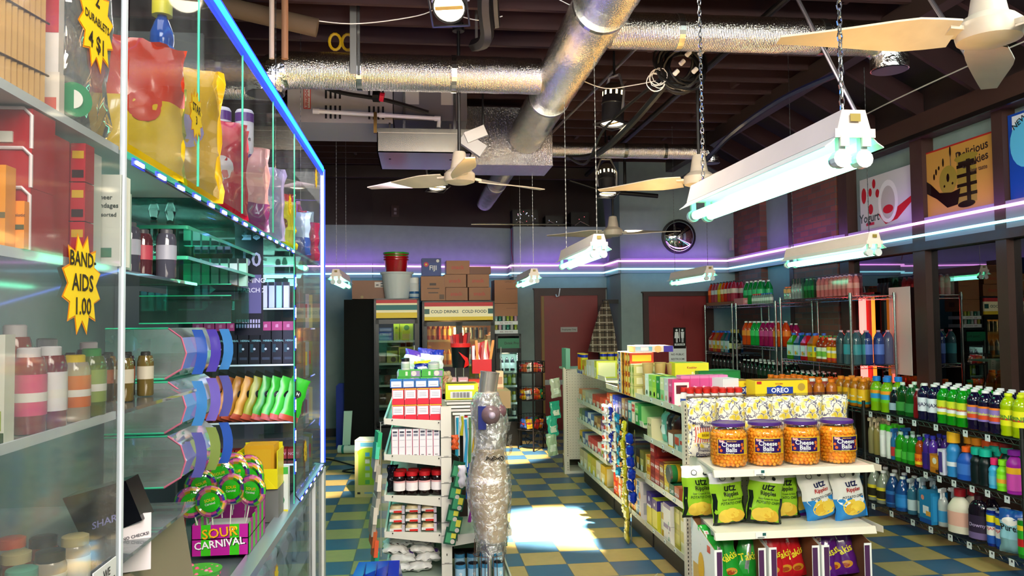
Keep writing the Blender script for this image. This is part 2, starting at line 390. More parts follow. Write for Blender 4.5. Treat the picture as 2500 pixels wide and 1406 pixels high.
def brick_mat():
    m, n, l, b = _new('brick'); co = n.new('ShaderNodeTexCoord'); sp = n.new('ShaderNodeSeparateXYZ'); l.new(co.outputs['Object'], sp.inputs[0])
    ad = n.new('ShaderNodeMath'); l.new(sp.outputs[0], ad.inputs[0]); l.new(sp.outputs[1], ad.inputs[1])
    cb = n.new('ShaderNodeCombineXYZ'); l.new(ad.outputs[0], cb.inputs[0]); l.new(sp.outputs[2], cb.inputs[1])
    t = n.new('ShaderNodeTexBrick'); t.inputs['Scale'].default_value = 1; t.inputs['Brick Width'].default_value = .21; t.inputs['Row Height'].default_value = .072
    t.inputs['Mortar Size'].default_value = .006; t.inputs['Color1'].default_value = (.20, .062, .04, 1); t.inputs['Color2'].default_value = (.10, .04, .03, 1); t.inputs['Mortar'].default_value = (.09, .07, .06, 1)
    l.new(cb.outputs[0], t.inputs['Vector']); l.new(t.outputs['Color'], b.inputs['Base Color']); b.inputs['Roughness'].default_value = .8
    bp = n.new('ShaderNodeBump'); bp.inputs['Distance'].default_value = .01; l.new(t.outputs['Fac'], bp.inputs['Height']); bp.invert = True; l.new(bp.outputs[0], b.inputs['Normal'])
    return m
TEAL = P((.25, .33, .32), .6, var=.25); MAROON = P((.022, .008, .010), .6, var=.3); WOOD = P((.055, .024, .018), .5, var=.3)
JOIST = P((.038, .011, .012), .75, var=.5); DECK = P((.012, .008, .008), .9); BRICK = brick_mat(); TRIM = P((.035, .022, .02), .4)
REDDOOR = P((.24, .022, .022), .4, var=.2)
m = MB(); m.b(-3.6, 5.6, -2.5, 13.2, -.08, 0, floor_mat()); struct('floor', m)
m = MB(); m.b(-2.55, -2.4, -2.5, 12.6, 0, 4.4, TEAL); struct('wall_left', m)
m = MB(); m.b(-2.4, -.72, 12.4, 12.55, 0, 3.27, TEAL); m.b(-2.4, -.72, 12.4, 12.55, 3.27, 4.4, MAROON)
for z0, z1, mt in ((0, 3.27, TEAL), (3.27, 4.4, MAROON)):
    m.hull([(-.72, 12.4, z0), (1.5, 12.8, z0), (1.5, 12.95, z0), (-.72, 12.55, z0)], [(-.72, 12.4, z1), (1.5, 12.8, z1), (1.5, 12.95, z1), (-.72, 12.55, z1)], mt)
m.b(1.5, 3.01, 13.0, 13.12, 3.25, 4.4, MAROON)
m.b(1.59, 3.01, 12.4, 12.99, 0, 3.25, TEAL); m.b(1.5, 1.59, 12.4, 12.99, 0, 3.25, TEAL)
struct('wall_back', m)
m = MB(); m.b(3.01, 4.8, 11.5, 13.0, 0, 4.4, TEAL); struct('wall_back_right', m)
# right wall: pillars, sill, mullions, glass, painted transom boards
m = MB()
m.b(4.8, 5.0, 10.4, 11.5, 0, 4.0, BRICK); m.b(4.72, 4.8, 10.4, 11.15, 0, 3.62, BRICK)
m.b(4.8, 5.0, 8.35, 9.5, 2.4, 4.0, BRICK); m.b(4.72, 4.8, 8.4, 9.45, 0, 3.62, BRICK)
m.b(4.82, 5.0, -1, 10.4, 0, .85, WOOD); m.b(4.82, 5.0, 9.5, 10.4, 0, 4.0, TEAL)
m.b(4.84, 4.95, -1, 8.35, 2.35, 3.6, TEAL); m.b(4.84, 5.0, -1, 8.4, 3.5, 4.3, TRIM)
struct('wall_right', m)
m = MB(); m.b(4.62, 4.84, -1, 11.5, 3.42, 3.62, WOOD); m.b(4.6, 4.63, -1, 11.5, 3.40, 3.44, P('15100F', .25)); struct('trim_1', m)
m = MB()
for y in (9.5, 8.25, 6.93, 5.87, 4.0, 2.4, .8): m.b(4.72, 4.84, y - (.09 if y in (6.93, 8.25) else .06), y + (.09 if y in (6.93, 8.25) else .06), .85, 3.45, WOOD)
for z0, z1 in ((.8, .95), (2.36, 2.44)): m.b(4.70, 4.84, -1, 9.5, z0, z1, WOOD)
struct('trim_2', m)
GL = CLEAR('8A9090', .45, 0, .01)
for i, (a, c) in enumerate(((5.93, 6.84), (7.02, 8.16), (8.34, 8.4), (4.06, 5.81), (.86, 2.34), (2.46, 3.94), (9.46, 9.5))):
    if c - a < .2: continue
    m = MB(); m.b(4.785, 4.795, a, c, .95, 2.36, GL); struct('window_%d' % (i + 1), m)
m = MB(); m.b(7.0, 7.2, -2, 14, -.5, 5, BRICK); m.b(5.0, 7.0, -2, 14, -.2, -.05, P('1A1A1A', .8)); struct('wall_outside', m)
# ceiling: deck, joists, sloped rafters at the window side
m = MB(); m.b(-2.5, 3.9, 1.2, 13.2, 4.34, 4.42, DECK); m.hull([(3.9, 1.2, 4.38), (5.0, 1.2, 3.85), (5.0, 13, 3.85), (3.9, 13, 4.38)], [(3.9, 1.2, 4.44), (5.0, 1.2, 3.93), (5.0, 13, 3.93), (3.9, 13, 4.44)], DECK)
cl = struct('ceiling', m)
m = MB(); y = 1.5
while y < 12.6:
    m.b(-2.4, 3.9, y - .022, y + .022, 4.13, 4.33, JOIST); y += .4
for x in (-.9, .6, 2.1, 3.3):
    yy = 1.5 + (.2 if x > 1 else 0)
    while yy < 12: m.b(x - .02, x + .02, yy, yy + .36, 4.17, 4.30, JOIST); yy += 1.2
y = 1.3
while y < 12.6:
    m.hull([(3.85, y, 4.16), (4.8, y, 3.62), (4.8, y + .045, 3.62), (3.85, y + .045, 4.16)], [(3.85, y, 4.36), (4.8, y, 3.86), (4.8, y + .045, 3.86), (3.85, y + .045, 4.36)], JOIST); y += .8
struct('trim_3', m)
m = MB(); m.b(3.74, 3.86, 1.3, 12.6, 3.98, 4.16, TRIM); m.cyl((2.62, 3.0, 4.02), (2.62, 12, 4.02), .03, DARKIRON); struct('trim_4', m)
m = MB(); m.b(-2.4, 4.8, 1.8, 2.0, 4.0, 4.13, TRIM); m.b(-2.4, 4.8, 12.0, 12.1, 3.95, 4.13, TRIM); struct('trim_5', m)
# baseboards
m = MB(); m.b(3.01, 3.35, 11.47, 11.5, 0, .12, TRIM); m.b(4.42, 4.72, 11.47, 11.5, 0, .12, TRIM); m.b(1.5, 1.84, 12.37, 12.4, 0, .12, TRIM); m.b(-2.4, -.72, 12.37, 12.4, 0, .12, TRIM); struct('baseboard_back', m)
# neon valance around the walls
PUR = EM((.72, .16, 1.0), 7.5, 'purple_tube')
PURC, CYAC = EM((1.0, .42, 1.0), 3.2, 'purple_core'), EM((.35, .88, 1.0), 2.6, 'cyan_core')
path = [(-2.36, 12.34), (-.72, 12.34), (1.44, 12.73), (1.44, 12.34), (2.95, 12.34), (2.95, 11.44), (4.66, 11.44), (4.66, 9.5), (4.76, 9.46), (4.76, 9.40), (4.66, 9.36), (4.66, 8.38), (4.70, 8.2), (4.70, 5.2), (4.70, 2.5)]
m = MB()
m.tube([(x, y, 2.62) for x, y in path], .014, PURC, 6); struct_pur = m.build('purple_light_strip'); tag(struct_pur, 'purple glowing light strip, upper of two around the walls', 'light strip')
m = MB(); m.tube([(x, y, 2.50) for x, y in path], .013, CYAC, 6); o = m.build('cyan_light_strip'); tag(o, 'cyan glowing light strip, lower of two around the walls', 'light strip')
BOARD = P((.20, .20, .24), .35)
m = MB()
off = [(-2.4, 12.4), (-.72, 12.4), (1.5, 12.8), (1.5, 12.4), (3.01, 12.4), (3.01, 11.5), (4.72, 11.5), (4.72, 9.5), (4.80, 9.48), (4.80, 9.40), (4.72, 9.40), (4.72, 8.4), (4.76, 8.2), (4.76, 2.5)]
for a, c in zip(off[:-1], off[1:]):
    a, c = Vector(a), Vector(c); d = (c - a); d.normalize(); q = Vector((d.y, -d.x)) * .035
    for z0, z1 in ((2.44, 2.665),):
        m.hull([(a.x, a.y, z0), (c.x, c.y, z0), (c.x + q.x, c.y + q.y, z0), (a.x + q.x, a.y + q.y, z0)], [(a.x, a.y, z1), (c.x, c.y, z1), (c.x + q.x, c.y + q.y, z1), (a.x + q.x, a.y + q.y, z1)], BOARD)
struct('trim_6', m)
# coloured light the strips throw on the wall
for x, y, sx, rx in ((-1.4, 12.2, 1.6, 0), (.4, 12.35, 2.0, .18), (2.25, 12.2, 1.4, 0), (3.8, 11.3, 1.5, 0)):
    for z, c, e in ((2.68, (.42, .12, 1), 3.0), (2.44, (.05, .5, 1), 1.0)):
        l = lamp('AREA', 'strip_glow', (x, y, z), e, c, shape='RECTANGLE', size=sx, size_y=.05)
        l.rotation_euler = (PI / 2 + (.5 if z > 2.6 else -.5), 0, rx)
for z, c, e in ((2.68, (.45, .12, 1), 3.5), (2.44, (.05, .5, 1), 2)):
    for yy in (10.2, 8.9, 6.6, 4.4):
        l = lamp('AREA', 'strip_glow', (4.52, yy, z), e * .6, c, (4.8, yy, z + (.25 if z > 2.6 else -.25)), shape='RECTANGLE', size=.05, size_y=1.6)
        l.rotation_euler = (Vector((.3, 0, .25 if z > 2.6 else -.25))).to_track_quat('-Z', 'Y').to_euler(); l.data.size = 1.6; l.data.size_y = .05
# doors
def door(name, X0, X1, Y, z1, fx0, fx1, fz, panels):
    m = MB(); m.b(fx0, X0, Y - .05, Y, 0, fz, WOOD); m.b(X1, fx1, Y - .05, Y, 0, fz, WOOD); m.b(fx0, fx1, Y - .052, Y, z1, fz, WOOD)
    m.b(fx0 - .02, fx1 + .02, Y - .06, Y, fz - .02, fz, WOOD); struct('trim_' + name[-1] + '0', m)
    m = MB(); m.b(X0, X1, Y - .03, Y, .01, z1, REDDOOR)
    for a, c, d, e in panels:
        for k, (g, dy) in enumerate(((0, .036), (.03, .031), (.06, .038))): m.b(a + g, c - g, Y - dy, Y - .02, d + g, e - g, REDDOOR)
    d = m.build(name); d['kind'] = 'structure'; return d
d1 = door('door_1', 1.92, 2.85, 12.4, 2.14, 1.82, 2.98, 2.26, [])
m = MB(); m.b(1.93, 2.84, 12.355, 12.37, .72, .80, STEEL); m.b(1.93, 1.975, 12.352, 12.37, .1, 2.13, P('8C6A2E', .5)); m.build('push_bar', d1)
m = MB(); m.b(2.24, 2.51, 12.355, 12.368, 1.555, 1.635, P('A9A39C', .4)); fr = lambda u, v, e: (2.375 + u, 12.355 - e, 1.595 + v)
m.ftext(fr, 'Employees Only', 0, 0, .042, P('3A3030', .5), width=.23); m.build('employees_sign', d1)
m = MB(); m.tube([(2.17, 12.36, 2.16), (2.17, 12.3, 2.12), (2.2, 12.26, 2.13), (2.22, 12.26, 2.25)], .008, WHITE); m.build('door_hook', d1)
d2 = door('door_2', 3.42, 4.32, 11.5, 2.09, 3.34, 4.43, 2.16, [(3.53, 3.84, 1.73, 1.95), (3.97, 4.25, 1.73, 1.95), (3.53, 3.84, .95, 1.62), (3.97, 4.25, .95, 1.62), (3.53, 3.84, .15, .8), (3.97, 4.25, .15, .8)])
m = MB(); m.b(3.795, 3.985, 11.452, 11.462, 1.30, 1.615, P('101010', .3)); fr = lambda u, v, e: (3.89 + u, 11.452 - e, 1.46 + v)
WH = P('F2F2F2', .4)
m.rect(fr, -.005, .005, -.06, .14, WH)
for cx, dress in ((-.045, 1), (.045, 0)):
    m.disc(fr, cx, .115, .017, WH); m.add([fr(cx - .026, .09, .002), fr(cx + .026, .09, .002), fr(cx + (.036 if dress else .02), -.005, .002), fr(cx - (.036 if dress else .02), -.005, .002)], [(0, 1, 2, 3)], WH)
    m.rect(fr, cx - .014, cx - .003, -.07, 0, WH, .002); m.rect(fr, cx + .003, cx + .014, -.07, 0, WH, .002)
m.rect(fr, -.08, .08, -.115, -.085, WH, .001); m.ftext(fr, 'RESTROOM', 0, -.10, .024, P('101010', .5), .002, width=.14)
m.build('restroom_sign', d2)
m = MB(); m.b(3.72, 3.99, 11.455, 11.463, .95, 1.33, WH); fr = lambda u, v, e: (3.855 + u, 11.455 - e, 1.14 + v)
m.ftext(fr, 'NO PUBLIC', 0, .07, .045, P('555555', .7), width=.2); m.ftext(fr, 'RESTROOM', 0, .0, .045, P('555555', .7), width=.2); m.build('paper_notice', d2)
m = MB(); m.lathe([(.02, 0), (.03, .03), (.035, .05), (.02, .07), (0.001, .075)], STEEL, 12, M=Matrix.Translation((4.25, 11.46, .95)) @ Matrix.Rotation(PI / 2, 4, 'X')); m.build('door_handle', d2, smooth=True)
# convex mirror
t = thing('convex_mirror', 'round convex security mirror high on the back wall', 'mirror', (3.91, 11.5, 2.99))
m = MB(); M0 = Matrix.Rotation(PI / 2, 4, 'X'); m.lathe([(.235, .02), (.262, .02), (.262, .06), (.235, .065)], BLACK, 32, M=M0); m.cyl((0, -.03, 0), (0, 0, 0), .05, BLACK); m.build('rim', t, smooth=True)
m = MB(); m.lathe([(.238 * math.sin(a * .157), .045 + .11 * math.cos(a * .157)) for a in range(10, 0, -1)] + [(.0005, .155)], P('F4F4F4', .03, 1), 32, M=M0); m.build('mirror_face', t, smooth=True, ang=3)
# hanging shirt on coat hook
t = thing('flannel_shirt', 'brown and white plaid flannel shirt hanging beside the first red door', 'shirt', (2.80, 11.62, 1.25))
def plaid():
    m, n, l, b = _new('plaid'); co = n.new('ShaderNodeTexCoord'); sp = n.new('ShaderNodeSeparateXYZ'); l.new(co.outputs['Object'], sp.inputs[0]); outs = []
    for k in (0, 2):
        for sc, th in ((9, .16), (9, .1)):
            a = n.new('ShaderNodeMath'); a.operation = 'MULTIPLY_ADD'; a.inputs[1].default_value = sc; a.inputs[2].default_value = 0 if th > .12 else .35; l.new(sp.outputs[k], a.inputs[0])
            f = n.new('ShaderNodeMath'); f.operation = 'FRACT'; l.new(a.outputs[0], f.inputs[0]); g = n.new('ShaderNodeMath'); g.operation = 'LESS_THAN'; g.inputs[1].default_value = th; l.new(f.outputs[0], g.inputs[0]); outs.append(g.outputs[0])
    c = None
    for i, o in enumerate(outs):
        mx = n.new('ShaderNodeMixRGB'); l.new(o, mx.inputs[0]); mx.inputs[2].default_value = (.42, .36, .27, 1) if i % 2 == 0 else (.02, .015, .012, 1)
        if c is None: mx.inputs[1].default_value = (.12, .085, .055, 1)
        else: l.new(c, mx.inputs[1])
        c = mx.outputs[0]
    l.new(c, b.inputs['Base Color']); b.inputs['Roughness'].default_value = .9; return m
def sh(u, v): 
    a = v * 2 * PI; wd = .035 + .2 * (1 - u) ** .8; return ((math.cos(a) * wd) - .05 * (1 - u), math.sin(a) * .05 * (1.2 - u) + .012 * math.sin(5 * a), u * .78 - .02 * math.cos(a) * (1 - u))
m = sheetmesh(sh, 14, 28, plaid()); m.build('shirt_body', t, smooth=True)
m = MB(); m.b(-.03, .21, .03, .09, .74, .80, BLACK); m.tube([(0, .03, .77), (0, 0, .75), (0, 0, .79)], .008, BLACK); m.build('coat_hook', t)
# outlet on the maroon band
m = MB(); m.b(-.06, .06, -.02, 0, -.09, .09, P('3A2226', .5)); m.b(-.02, .02, -.026, -.02, .01, .05, P('998', .5) if 0 else P('8A8088', .5)); m.b(-.02, .02, -.026, -.02, -.05, -.01, P('8A8088', .5))
o = m.build('wall_outlet', None, (-.37, 12.44, 3.49), math.atan2(.4, 2.22)); tag(o, 'small square outlet box on the dark upper wall', 'outlet')
m = MB(); m.b(-.05, .05, -.03, 0, -.09, .09, P('9A948C', .5)); o = m.build('wall_outlet', None, (4.69, 11.3, 2.86), -PI / 2); tag(o, 'pale switch box in the corner above the light strips', 'outlet')

# posters over the windows
def face_x(x, yc, zc): return lambda u, v, e: (x - e, yc - u, zc + v)
m = MB(); m.b(4.765, 4.775, 7.06, 7.97, 2.66, 3.22, P('C9C5C2', .4)); fr = face_x(4.765, 7.515, 2.94)
RD = P('B81522', .4); 
for u, v, r, rv in ((-.38, .1, .045, .085), (-.26, .12, .03, .045), (-.19, .2, .03, .05), (-.13, .09, .035, .045), (-.26, -.06, .045, .055)): m.disc(fr, u, v, r, RD, n=16, rv=rv)
m.disc(fr, .05, -.02, .17, P('E6E2DE', .3), .0012, 24, .22); m.disc(fr, .05, -.03, .12, P('B9AFA9', .3), .0016, 24, .17); m.disc(fr, .05, -.1, .09, RD, .002, 16, .045)
m.add([fr(-.14, -.12, .001), fr(0, -.25, .001), fr(.2, -.22, .001), fr(.44, -.08, .001), fr(.44, -.02, .001), fr(.2, -.1, .001), fr(.02, -.17, .001)], [(0, 1, 2, 6), (2, 3, 4, 5), (2, 5, 6)], RD)
m.ftext(fr, 'Yogurt', -.29, -.15, .13, P('2A3A30', .5), .002); m.rect(fr, -.35, -.2, -.23, -.20, RD, .002)
o = m.build('poster'); tag(o, 'white yogurt poster with strawberries above the window', 'poster')
m = MB(); m.b(4.765, 4.775, 5.92, 6.88, 2.66, 3.28, P('B98A3A', .4)); fr = face_x(4.765, 6.4, 2.97)
m.rect(fr, -.48, .48, .295, .31, P('A82018', .4)); DC = P('1C0B08', .15); CK = P('8C7A22', .5)
m.rect(fr, -.02, .22, -.24, .15, CK, .001)
for i in range(4): m.rect(fr, -.025, .225, -.18 + i * .085, -.15 + i * .085, DC, .0015)
m.disc(fr, .1, .16, .15, CK, .003, 20, .035); m.rect(fr, .0, .2, .09, .13, DC, .0032); m.rect(fr, .10, .15, -.24, .14, DC, .0035); m.disc(fr, -.14, .0, .12, CK, .0035, 22, .13); m.disc(fr, -.14, .02, .02, DC, .004, 10, .04); m.disc(fr, -.08, -.04, .012, DC, .004); m.disc(fr, -.19, -.05, .012, DC, .004)
m.add([fr(-.48, .06, .004), fr(-.38, -.0, .004), fr(-.26, -.1, .004), fr(-.1, -.12, .004), fr(.02, -.1, .004), fr(-.02, -.24, .004), fr(-.16, -.25, .004), fr(-.3, -.15, .004), fr(-.48, -.06, .004)], [(0, 1, 7, 8), (1, 2, 7), (2, 3, 6, 7), (3, 4, 5, 6)], DC)
for u, v, h in ((-.1, .25, .05), (-.2, .17, .04), (-.3, .1, .03), (-.26, .13, .02), (-.33, .06, .03), (.02, .2, .02)): m.disc(fr, u, v, .012, DC, .004, 10, h); 
m.tube([fr(-.1, .22, .003), fr(-.1, .12, .003)], .003, DC, 4); m.disc(fr, .09, -.25, .11, DC, .004, 16, .03)
m.ftext(fr, 'Delicious', .17, .2, .12, P('2A160E', .5), .002, width=.4, rot=.1); m.ftext(fr, 'cookies', .21, .11, .11, P('2A160E', .5), .002, width=.32, rot=.1)
m.ftext(fr, 'New taste', .24, .03, .055, P('3A261E', .5), .002, width=.28)
o = m.build('poster'); tag(o, 'golden Delicious cookies poster dripping with chocolate', 'poster')
m = MB(); m.b(4.765, 4.775, 4.95, 5.80, 2.66, 3.36, P('0A3FA0', .4)); fr = face_x(4.765, 5.375, 3.01); m.disc(fr, -.25, .1, .16, P('58B8E0', .4), .001, 20, .2); m.rect(fr, -.38, -.1, .2, .33, P('D5DCE4', .4)); m.ftext(fr, 'NEW', -.3, .27, .07, P('20242C', .5), .003, rot=.5)
o = m.build('poster'); tag(o, 'blue poster at the far right edge above the window', 'poster')
m = MB(); m.b(4.70, 4.706, 7.06, 7.40, 1.17, 2.03, P('C8B8B0', .6)); o = m.build('paper_sheet'); tag(o, 'large blank white paper sheet taped beside the red neon', 'paper')
# neon tubes in the window
lamp('AREA', 'neon_glow', (4.69, 7.86, 1.5), 7, (1, .05, .04), (4.0, 7.5, 1.4), shape='RECTANGLE', size=.06, size_y=.9)
lamp('AREA', 'neon_glow', (4.62, 7.75, 1.5), 2.5, (1, .08, .06), (4.72, 7.2, 1.5), shape='RECTANGLE', size=.06, size_y=.9)
def neon(y, c, core, lb, r=.03, pw=0, col=None):
    t = thing('neon_tube', lb, 'neon light', (4.70, y, .98)); m = MB(); m.cyl((0, 0, .03), (0, 0, .97), r, core, 14); m.build('glowing_tube', t, smooth=True)
    
    for a in (0, .96): m = MB(); m.cyl((0, 0, a), (0, 0, a + .04), r * 1.15, BLACK); m.b(0, .08, -.02, .02, a + .01, a + .03, BLACK); m.build('tube_socket', t)
neon(7.88, 0, EM((1.0, .12, .10), 4.5, 'red_neon'), 'bright red neon tube standing in the window', .036)
neon(7.68, 0, EM((1.0, .26, .02), 1.5, 'orange_neon'), 'slim orange neon tube beside the red one', .018)
m = MB(); m.b(4.745, 4.755, 7.74, 8.02, .95, 2.0, P('7A0A0A', .7)); struct('trim_7', m)  # red board added to stop glass reflections and carry the neon's glow
# ================================================================ ceiling services
DUCT = FOIL(90, .16, (.90, .88, .84), .5)
def duct_thing(lb, pts, r, straps=(), loc=None, elbow=None, n=28):
    """round foil duct along local x; pts = two world ends"""
    a, c = Vector(pts[0]), Vector(pts[1]); L = (c - a).length; t = thing('foil_duct', lb, 'duct', a); t.rotation_euler = (c - a).to_track_quat('X', 'Z').to_euler()
    m = MB(); k = max(8, int(L / .09))
    ring = [(L * i / k, r * (1 + .012 * math.sin(i * 2.1) + .006 * rnd.uniform(-1, 1))) for i in range(k + 1)]
    vs = []; 
    for x, q in ring:
        for j in range(n): vs.append((x, q * math.cos(2 * PI * j / n), q * math.sin(2 * PI * j / n)))
    m.add(vs, [(i * n + j, i * n + (j + 1) % n, (i + 1) * n + (j + 1) % n, (i + 1) * n + j) for i in range(k) for j in range(n)] + [tuple(range(n)), tuple(reversed(range(k * n, k * n + n)))], DUCT)
    m.build('duct_sleeve', t, smooth=True)
    for s in straps:
        m = MB(); m.lathe([(r * 1.03, -.02), (r * 1.03, .02)], STEEL, 28, M=Matrix.Translation((s * L, 0, 0)) @ Matrix.Rotation(PI / 2, 4, 'Y')); m.build('duct_strap', t)
    if elbow:
        m = MB(); ex, dn = elbow; q = []
        for i in range(7):
            a2 = PI / 2 * i / 6; q.append((ex + (r * 1.15 * math.sin(a2) if ex > 0 else -r * 1.15 * math.sin(a2)), 0, -r * 1.15 * (1 - math.cos(a2))))
        q.append((q[-1][0], 0, q[-1][2] - dn)); m.tube(q, r * 1.03, FOIL(28, .16, (.86, .86, .86), 1.0, False), 24); m.build('duct_elbow', t, smooth=True)
        m = MB(); e = q[-1]; m.lathe([(r * .96, 0), (r * .9, .03)], P('20242A', .4, .8), 24, c=(e[0], 0, e[2] - .004)); m.add([(e[0] + r * .95 * math.cos(i * PI / 10), r * .95 * math.sin(i * PI / 10), e[2] - .006) for i in range(20)], [tuple(range(20))], P('2A3038', .35, .5)); m.build('duct_outlet', t)
    return t
duct_thing('large foil air duct running down the middle of the ceiling', ((1.16, 2.2, 3.73), (1.16, 8.32, 3.73)), .185, (.42, .75))
duct_thing('purple lit foil duct stub beyond the plenum box', ((1.08, 8.91, 3.62), (1.04, 12.3, 3.62)), .13, (.5,))
duct_thing('foil duct branching left with an open elbow', ((.99, 6.25, 3.73), (-1.02, 6.25, 3.73)), .145, (.72, .35), elbow=(2.01, .03))
duct_thing('foil duct branching right above the hanging shop light', ((1.32, 5.2, 3.73), (3.22, 5.2, 3.73)), .125, (.25, .8), elbow=(1.9, .08))
duct_thing('thin far foil duct branching right behind the theatre lamps', ((1.46, 8.95, 3.73), (3.38, 8.95, 3.73)), .09, (.5, .75), elbow=(1.92, .03))
duct_thing('thin foil duct at upper left behind the acrylic', ((-1.3, 7.6, 3.95), (-2.38, 7.6, 3.95)), .085)
# plenum + air handler
FB = FOIL(50, .24, (.82, .8, .78), .5)
m = MB(); m.b(.5, 1.45, 8.34, 8.94, 3.42, 4.05, FB); o = m.build('foil_plenum'); tag(o, 'foil wrapped plenum box where the big duct ends', 'duct')
t = thing('air_handler', 'long grey air handler unit hung under the joists', 'air conditioner', (-1.27, 7.8, 3.71))
GRY = P((.50, .48, .48), .45, .3, var=.2)
m = MB(); m.b(0, 1.02, 0, .8, 0, .42, GRY); m.build('unit_cabinet', t)
m = MB(); m.b(1.03, 1.76, 0, .8, .04, .42, P((.16, .16, .18), .5, .3)); m.build('coil_cabinet', t)
m = MB()
for gx in (.36, .78):
    for gz in (.04, .24):
        for k in range(4): m.b(gx + k * .045, gx + k * .045 + .02, -.004, .01, gz, gz + .13, BLACK)
m.build('vent_slots', t)
m = MB(); fr = lambda u, v, e: (.19 + u, -.004 - e, .26 + v); m.rect(fr, -.035, .035, -.13, .13, P('C33A2A', .5)); m.rect(fr, -.026, .026, -.12, .12, P('D8D0CC', .5), .001); m.ftext(fr, 'Goodman', 0, 0, .06, P('B83020', .5), .002, rot=-PI / 2); m.build('maker_badge', t)
for gx in (1.14, 1.5): m = MB(); m.b(gx, gx + .14, -.003, 0, .2, .34, P('B8B8B4', .5)); m.build('data_plate', t)
for x in (1.12, 1.62):
    m = MB(); m.b(x, x + .025, -.03, -.02, -.25, .42, STEEL); m.build('hanger_strap', t)
t = thing('drain_pan', 'shallow metal drain pan under the air handler', 'drain pan', (-.39, 7.5, 3.36))
m = MB(); PAN = P('9A968E', .22, 1)
m.b(0, .9, 0, .85, 0, .01, PAN); m.b(0, .9, 0, .012, 0, .2, PAN); m.b(0, .9, .84, .85, 0, .2, PAN); m.b(0, .01, 0, .85, 0, .2, PAN); m.b(.89, .9, 0, .85, 0, .2, PAN); m.build('pan_tray', t)
m = MB(); m.b(.0, .9, -.01, 0, .19, .23, PAN); m.b(-.03, .0, -.02, .02, .18, .38, P('6A5228', .4, .8)); m.b(.1, .12, .30, .34, .0, .36, PAN); m.b(.7, .72, .30, .34, .0, .36, PAN); m.build('pan_rim', t)
t = thing('drain_pipe', 'white plastic drain pipe along the air handler', 'pipe', (0, 7.68, 3.77))
m = MB(); m.tube([(-.98, 0, .02), (.17, 0, -.03), (.20, 0, -.035), (.205, 0, -.06), (.2, 0, -.12)], .02, WHITE); m.build('pipe_run', t, smooth=True)
for x in (-.98, -.35, .19):
    m = MB(); m.cyl((x - .03, 0, .02 - (x + .98) * .043), (x + .03, 0, .018 - (x + .98) * .043), .026, WHITE); m.build('pipe_coupling', t)
# upright pipes top left
for x, c, lb in ((-1.02, 'C9B8A8', 'pale thin vertical pipe at top left'), (-.93, '9A7050', 'tan thicker vertical pipe at top left')):
    m = MB(); m.cyl((x, 5.6, 3.2 + .4), (x, 5.6, 4.34), .018 if c[0] == 'C' else .024, P(c, .5)); o = m.build('vertical_pipe'); tag(o, lb, 'pipe')
m = MB(); m.cyl((-1.5, 5.9, 4.10), (-.75, 5.95, 3.96), .07, P('5A4A38', .8)); o = m.build('wrapped_pipe', smooth=True); tag(o, 'dull cloth wrapped pipe behind the left duct', 'pipe')
# slotted hanger strap crossing the left duct
for x, y, lb in ((-.52, 6.08, 'bright perforated metal strap holding up the left duct'), (.45, 6.06, 'thin metal hanger strip behind the ceiling lamp')):
    m = MB(); wd = .05 if x < 0 else .02; m.b(x, x + wd, y, y + .01, 3.66 if x < 0 else 3.9, 4.34, P('C8C8C4', .3, 1)); m.b(x + .055, x + .075, y + .01, y + .05, 3.66 if x < 0 else 3.95, 4.34, STEEL); o = m.build('hanger_strap'); tag(o, lb, 'strap')
